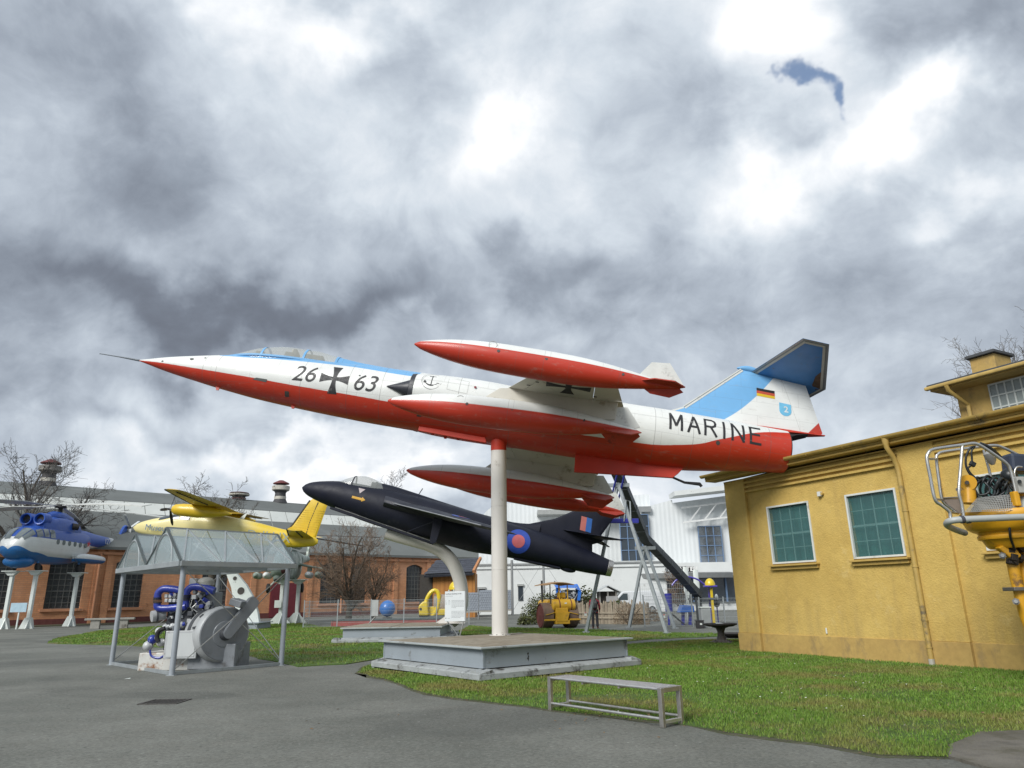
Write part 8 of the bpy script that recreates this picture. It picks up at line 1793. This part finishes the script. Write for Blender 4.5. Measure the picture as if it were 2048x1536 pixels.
# ================================================================== yellow work submersible on a post, right edge
YS0 = 11.6
su = thing('work_submersible', 'yellow submersible with steel guard rails and coiled hoses on a yellow stand', 'submersible', (A(2060, 1330, YS0).x, YS0, 0))
def S(px, py, dy=0.): return A(px, py, YS0+dy)
SUBY = mat('sub_yellow', (.58, .295, .012), .4, var=.12, vscale=3, dirt=.16, dirtcol=(.15, .08, .03), dscale=4, coat=.15); RAILM = mat('rail_steel', (.50, .50, .48), .32, .9, var=.1); BUMP = mat('bumper_grey', (.36, .38, .37), .5, .1, var=.1, dirt=.2); HOSE = mat('hose_black', (.010, .014, .016), .45)
def stube(pts, r, name, m, n=10, par=None, dy=0., sm=True):
    P = [S(*p) if len(p) == 3 else S(p[0], p[1], dy) for p in pts]; P = curve_pts(P, 6) if sm else P
    return off(MB().tube(P, r, n), su).build(name, m, par or su, 60)
stube([(1901, 1040), (1899, 1024), (1884, 1011), (1870, 998), (1860, 950), (1854, 918), (1857, 906), (1866, 899), (1895, 894), (1925, 890), (1948, 887), (1964, 893), (1990, 910), (2013, 927), (2021, 940), (2027, 962), (2033, 990)], .027, 'guard_rail', RAILM)
stube([(1928, 1037), (1924, 1010), (1918, 984), (1921, 940), (1925, 890)], .026, 'guard_rail', RAILM)
stube([(1916, 1027, .6), (1900, 1015, .6), (1885, 1000, .6), (1878, 960, .6), (1873, 918, .6), (1876, 909, .6), (1886, 904, .6), (1920, 899, .6), (1957, 894, .6), (1990, 891, .6), (2010, 897, .6), (2050, 916, .6), (2110, 940, .6), (2140, 985, .6)], .026, 'guard_rail', RAILM)
stube([(1854, 918), (1873, 918, .6)], .02, 'rail_tie', RAILM, sm=False); stube([(1870, 998), (1885, 1000, .6)], .02, 'rail_tie', RAILM, sm=False); stube([(1899, 1024), (1916, 1027, .6)], .02, 'rail_tie', RAILM, sm=False)
stube([(1967, 900, .5), (1977, 935, .5), (1982, 957, .5)], .022, 'rail_prop', RAILM)
stube([(1886, 996, .6), (1926, 994, .6)], .012, 'rail_tie', RAILM, sm=False)
off(MB().prism([(S(1886, 997, .6).x, S(1886, 997, .6).z), (S(1926, 996, .6).x, S(1926, 996, .6).z), (S(1926, 1027, .6).x, S(1926, 1027, .6).z), (S(1914, 1027, .6).x, S(1914, 1027, .6).z)], (0, YS0+.62, 0), (1, 0, 0), (0, 0, 1), .01), su).build('splash_plate', mat('plate_taupe', (.24, .20, .17), .6), su, 0)
stube([(1930, 1066, .7), (1908, 1058, .5), (1895, 1051, .15), (1895, 1045, 0), (1905, 1041, -.1), (1925, 1039, -.15), (1970, 1037, -.2), (2050, 1034, -.2), (2130, 1034, -.1), (2180, 1044, .4)], .052, 'bumper_ring', BUMP, 14)
for px in (1924, 1936): off(MB().cyl(S(px-3, 1039.5, -.15), S(px+3, 1038.8, -.15), .062, None, 14), su).build('bumper_clamp', mat('clamp_dark', (.05, .05, .06), .5), su)
# hull: bowl and lower body, revolved about the stand
def bowl(prof, cxp, dy, name, m, n=36, sx=1., sy=1.):
    c = S(cxp, 1040, dy); mb = MB(); rings = [[(c.x+sx*r_*math.cos(2*math.pi*k/n), c.y+sy*r_*math.sin(2*math.pi*k/n), S(cxp, py, dy).z) for k in range(n)] for py, r_ in prof]
    return off(mb.loft(rings), su).build(name, m, su, 40)
bowl([(1022, 1.15), (1026, 1.18), (1034, 1.18), (1056, 1.10), (1062, 1.02), (1064, .96)], 2070, .55, 'hull_bowl', SUBY, sx=1.0, sy=.62)
bowl([(1064, .95), (1072, .93), (1092, .84), (1096, .80)], 2070, .55, 'hull_belly', SUBY, sx=1.0, sy=.62)
bowl([(1070, .96), (1074, .965), (1078, .95)], 2070, .55, 'hull_rib', SUBY, sx=1.0, sy=.62)
off(MB().cyl(S(1938, 1007, .2), S(1936, 968, .2), .115, .10, 20), su).build('thruster_arm', SUBY, su, 40)
pv = off(MB().cyl(S(1936, 965, .10), S(1936, 965, .34), .125, None, 24), su).build('pivot_disc', SUBY, su, 40); off(MB().cyl(S(1934, 965, .06), S(1934, 965, .10), .035, None, 6), su).build('bolt', mat('bolt_dark', (.08, .07, .06), .5, .6), pv)
off(MB().cyl(S(1913, 979, .1), S(1921, 979, .1), .025, None, 10), su).build('pin', RAILM, su)
# wire basket
mb = MB()
for k in range(26):
    u = k/25; a, b = S(1930+98*u, 1024-4*u, -.02), S(1955+72*u, 996-8*u, .1); mb.beam(a, b, .006, .006)
for j in range(9):
    v = j/8; mb.beam(S(1930+25*v, 1024-28*v, -.02+.12*v), S(2028-1*v, 1020-31*v, -.02+.12*v), .006, .006)
tag(off(mb, su).build('wire_basket', mat('galv_wire', (.42, .43, .42), .5, .5), su, 0), kind='stuff')
off(MB().add([S(1953, 1000, .3), S(2026, 992, .3), S(2027, 1022, .25), S(1940, 1024, .25)], [(0, 1, 2, 3)]), su).build('basket_back', mat('basket_grey', (.30, .30, .28), .7), su, 0)
# coiled hoses, loose cable, lamp
rh_ = random.Random(2)
for k in range(13):
    c = S(rh_.uniform(1958, 2018), rh_.uniform(972, 980), .16+.03*(k % 4)); rx_, rz_ = rh_.uniform(.07, .2), rh_.uniform(.13, .18); tl = rh_.uniform(-.5, .6)
    P = [c+Vector((rx_*math.cos(R(a))+tl*rz_*math.sin(R(a))*.5, .05*math.sin(R(a*2)), rz_*math.sin(R(a)))) for a in range(0, 360, 18)]
    off(MB().tube(P, .019, 7, closed=True), su).build('hose_coil', HOSE, su, 60)
stube([(1950, 893, .2), (1940, 897, .2), (1932, 915, .2), (1933, 935, .2), (1943, 952, .2), (1957, 962, .2), (1967, 962, .2)], .018, 'cable', HOSE, 7)
stube([(1948, 895, .2), (1943, 903, .2), (1944, 922, .2), (1941, 932, .2), (1936, 936, .2), (1940, 945, .2), (1952, 957, .2)], .016, 'cable', HOSE, 7)
off(MB().box(S(1945, 928, .2), (.09, .06, .08), Matrix.Rotation(.6, 3, 'Y')), su).build('connector', HOSE, su, 0, .01)
stube([(1946, 957, .15), (1948, 975, .15), (1956, 990, .15)], .018, 'cable', HOSE, 7)
stube([(1960, 887, .05), (1975, 893, .05), (1990, 904, .1), (2000, 914, .3)], .03, 'cable', HOSE, 8)
off(MB().lathe([(0, .03), (.05, .09), (.16, .075), (.24, .03)], S(1976, 902, .3), (.15, 0, -1), 16), su).build('lamp', mat('lamp_grey', (.33, .33, .32), .4, .4), su, 40)
off(MB().box(S(2034, 928, .55), (.38, .3, .32), Matrix.Rotation(.1, 3, 'Y')), su).build('motor_housing', mat('motor_navy', (.025, .035, .06), .5, var=.2), su, 0, .05)
off(MB().ball(S(2018, 952, .45), .13, 16, 10), su).build('camera_ball', HOSE, su)
off(MB().box(S(2040, 970, -.05), (.13, .1, .26)), su).build('junction_box', mat('box_grey', (.34, .34, .32), .5), su, 0, .01); off(MB().cyl(S(2039, 963, -.15), S(2039, 963, -.10), .03, None, 12), su).build('box_knob', HOSE, su)
stube([(2032, 962, .1), (2029, 945, .1), (2034, 934, .1), (2044, 934, .1)], .014, 'handle', RAILM)
off(MB().box(S(2031, 998, .0), (.09, .12, .24)), su).build('bracket', SUBY, su, 0, .02); off(MB().cyl(S(2052, 1024, .1), S(2052, 990, .1), .13, .13, 20), su).build('float_tank', mat('tank_grey', (.34, .37, .36), .5), su, 40); off(MB().lathe([(0, .16), (.04, .16)], S(2052, 993, .1), (0, 0, 1), 20), su).build('tank_ring', SUBY, su)
# stand
stube([(2018, 1093, .5), (2030, 1150, .5), (2050, 1230, .5), (2092, 1330, .5), (2116, 1386, .5)], .09, 'stand_leg', SUBY, 8, sm=False)
stube([(2046, 1093, .6), (2050, 1150, .6), (2074, 1330, .6), (2082, 1374, .6)], .12, 'stand_leg', SUBY, 8, sm=False)
off(MB().prism([(S(1992, 1096, .4).x, S(1992, 1096, .4).z), (S(2015, 1082, .4).x, S(2015, 1082, .4).z), (S(2040, 1112, .4).x, S(2040, 1112, .4).z), (S(2024, 1122, .4).x, S(2024, 1122, .4).z)], (0, YS0+.4, 0), (1, 0, 0), (0, 0, 1), .06), su).build('swivel_bracket', SUBY, su, 0, .02)
for px, py in ((2005, 1111), (2032, 1203)): b_ = off(MB().cyl(S(px, py, .3), S(px, py, .42), .055, None, 6), su).build('bolt', mat('bolt_steel', (.2, .19, .18), .45, .8), su); off(MB().cyl(S(px, py, .27), S(px, py, .31), .028, None, 10), su).build('bolt_tip', RAILM, b_)
off(MB().box(S(2036, 1178, .5), (.32, .3, .06)), su).build('stand_flange', mat('bolt_steel', (.2, .19, .18), .45, .8), su, 0, .01)
MECH = mat('oily_mechanism', (.028, .022, .018), .5, .3, var=.4, vscale=8)
for k in range(14):
    p = S(rh_.uniform(2018, 2060), rh_.uniform(1085, 1125), rh_.uniform(.35, .6)); off(MB().box(p, (rh_.uniform(.05, .14),)*3, Matrix.Rotation(rh_.uniform(0, 1), 3, 'Y')), su).build('mechanism', MECH, su, 0, .01)
stube([(2019, 1050, .1), (2021, 1075, .15), (2030, 1100, .3)], .02, 'hydraulic_hose', HOSE, 7)
off(MB().box((A(2180, 1330, YS0).x, YS0+.5, .03), (.6, .6, .06)), su).build('base_plate', SUBY, su, 0)
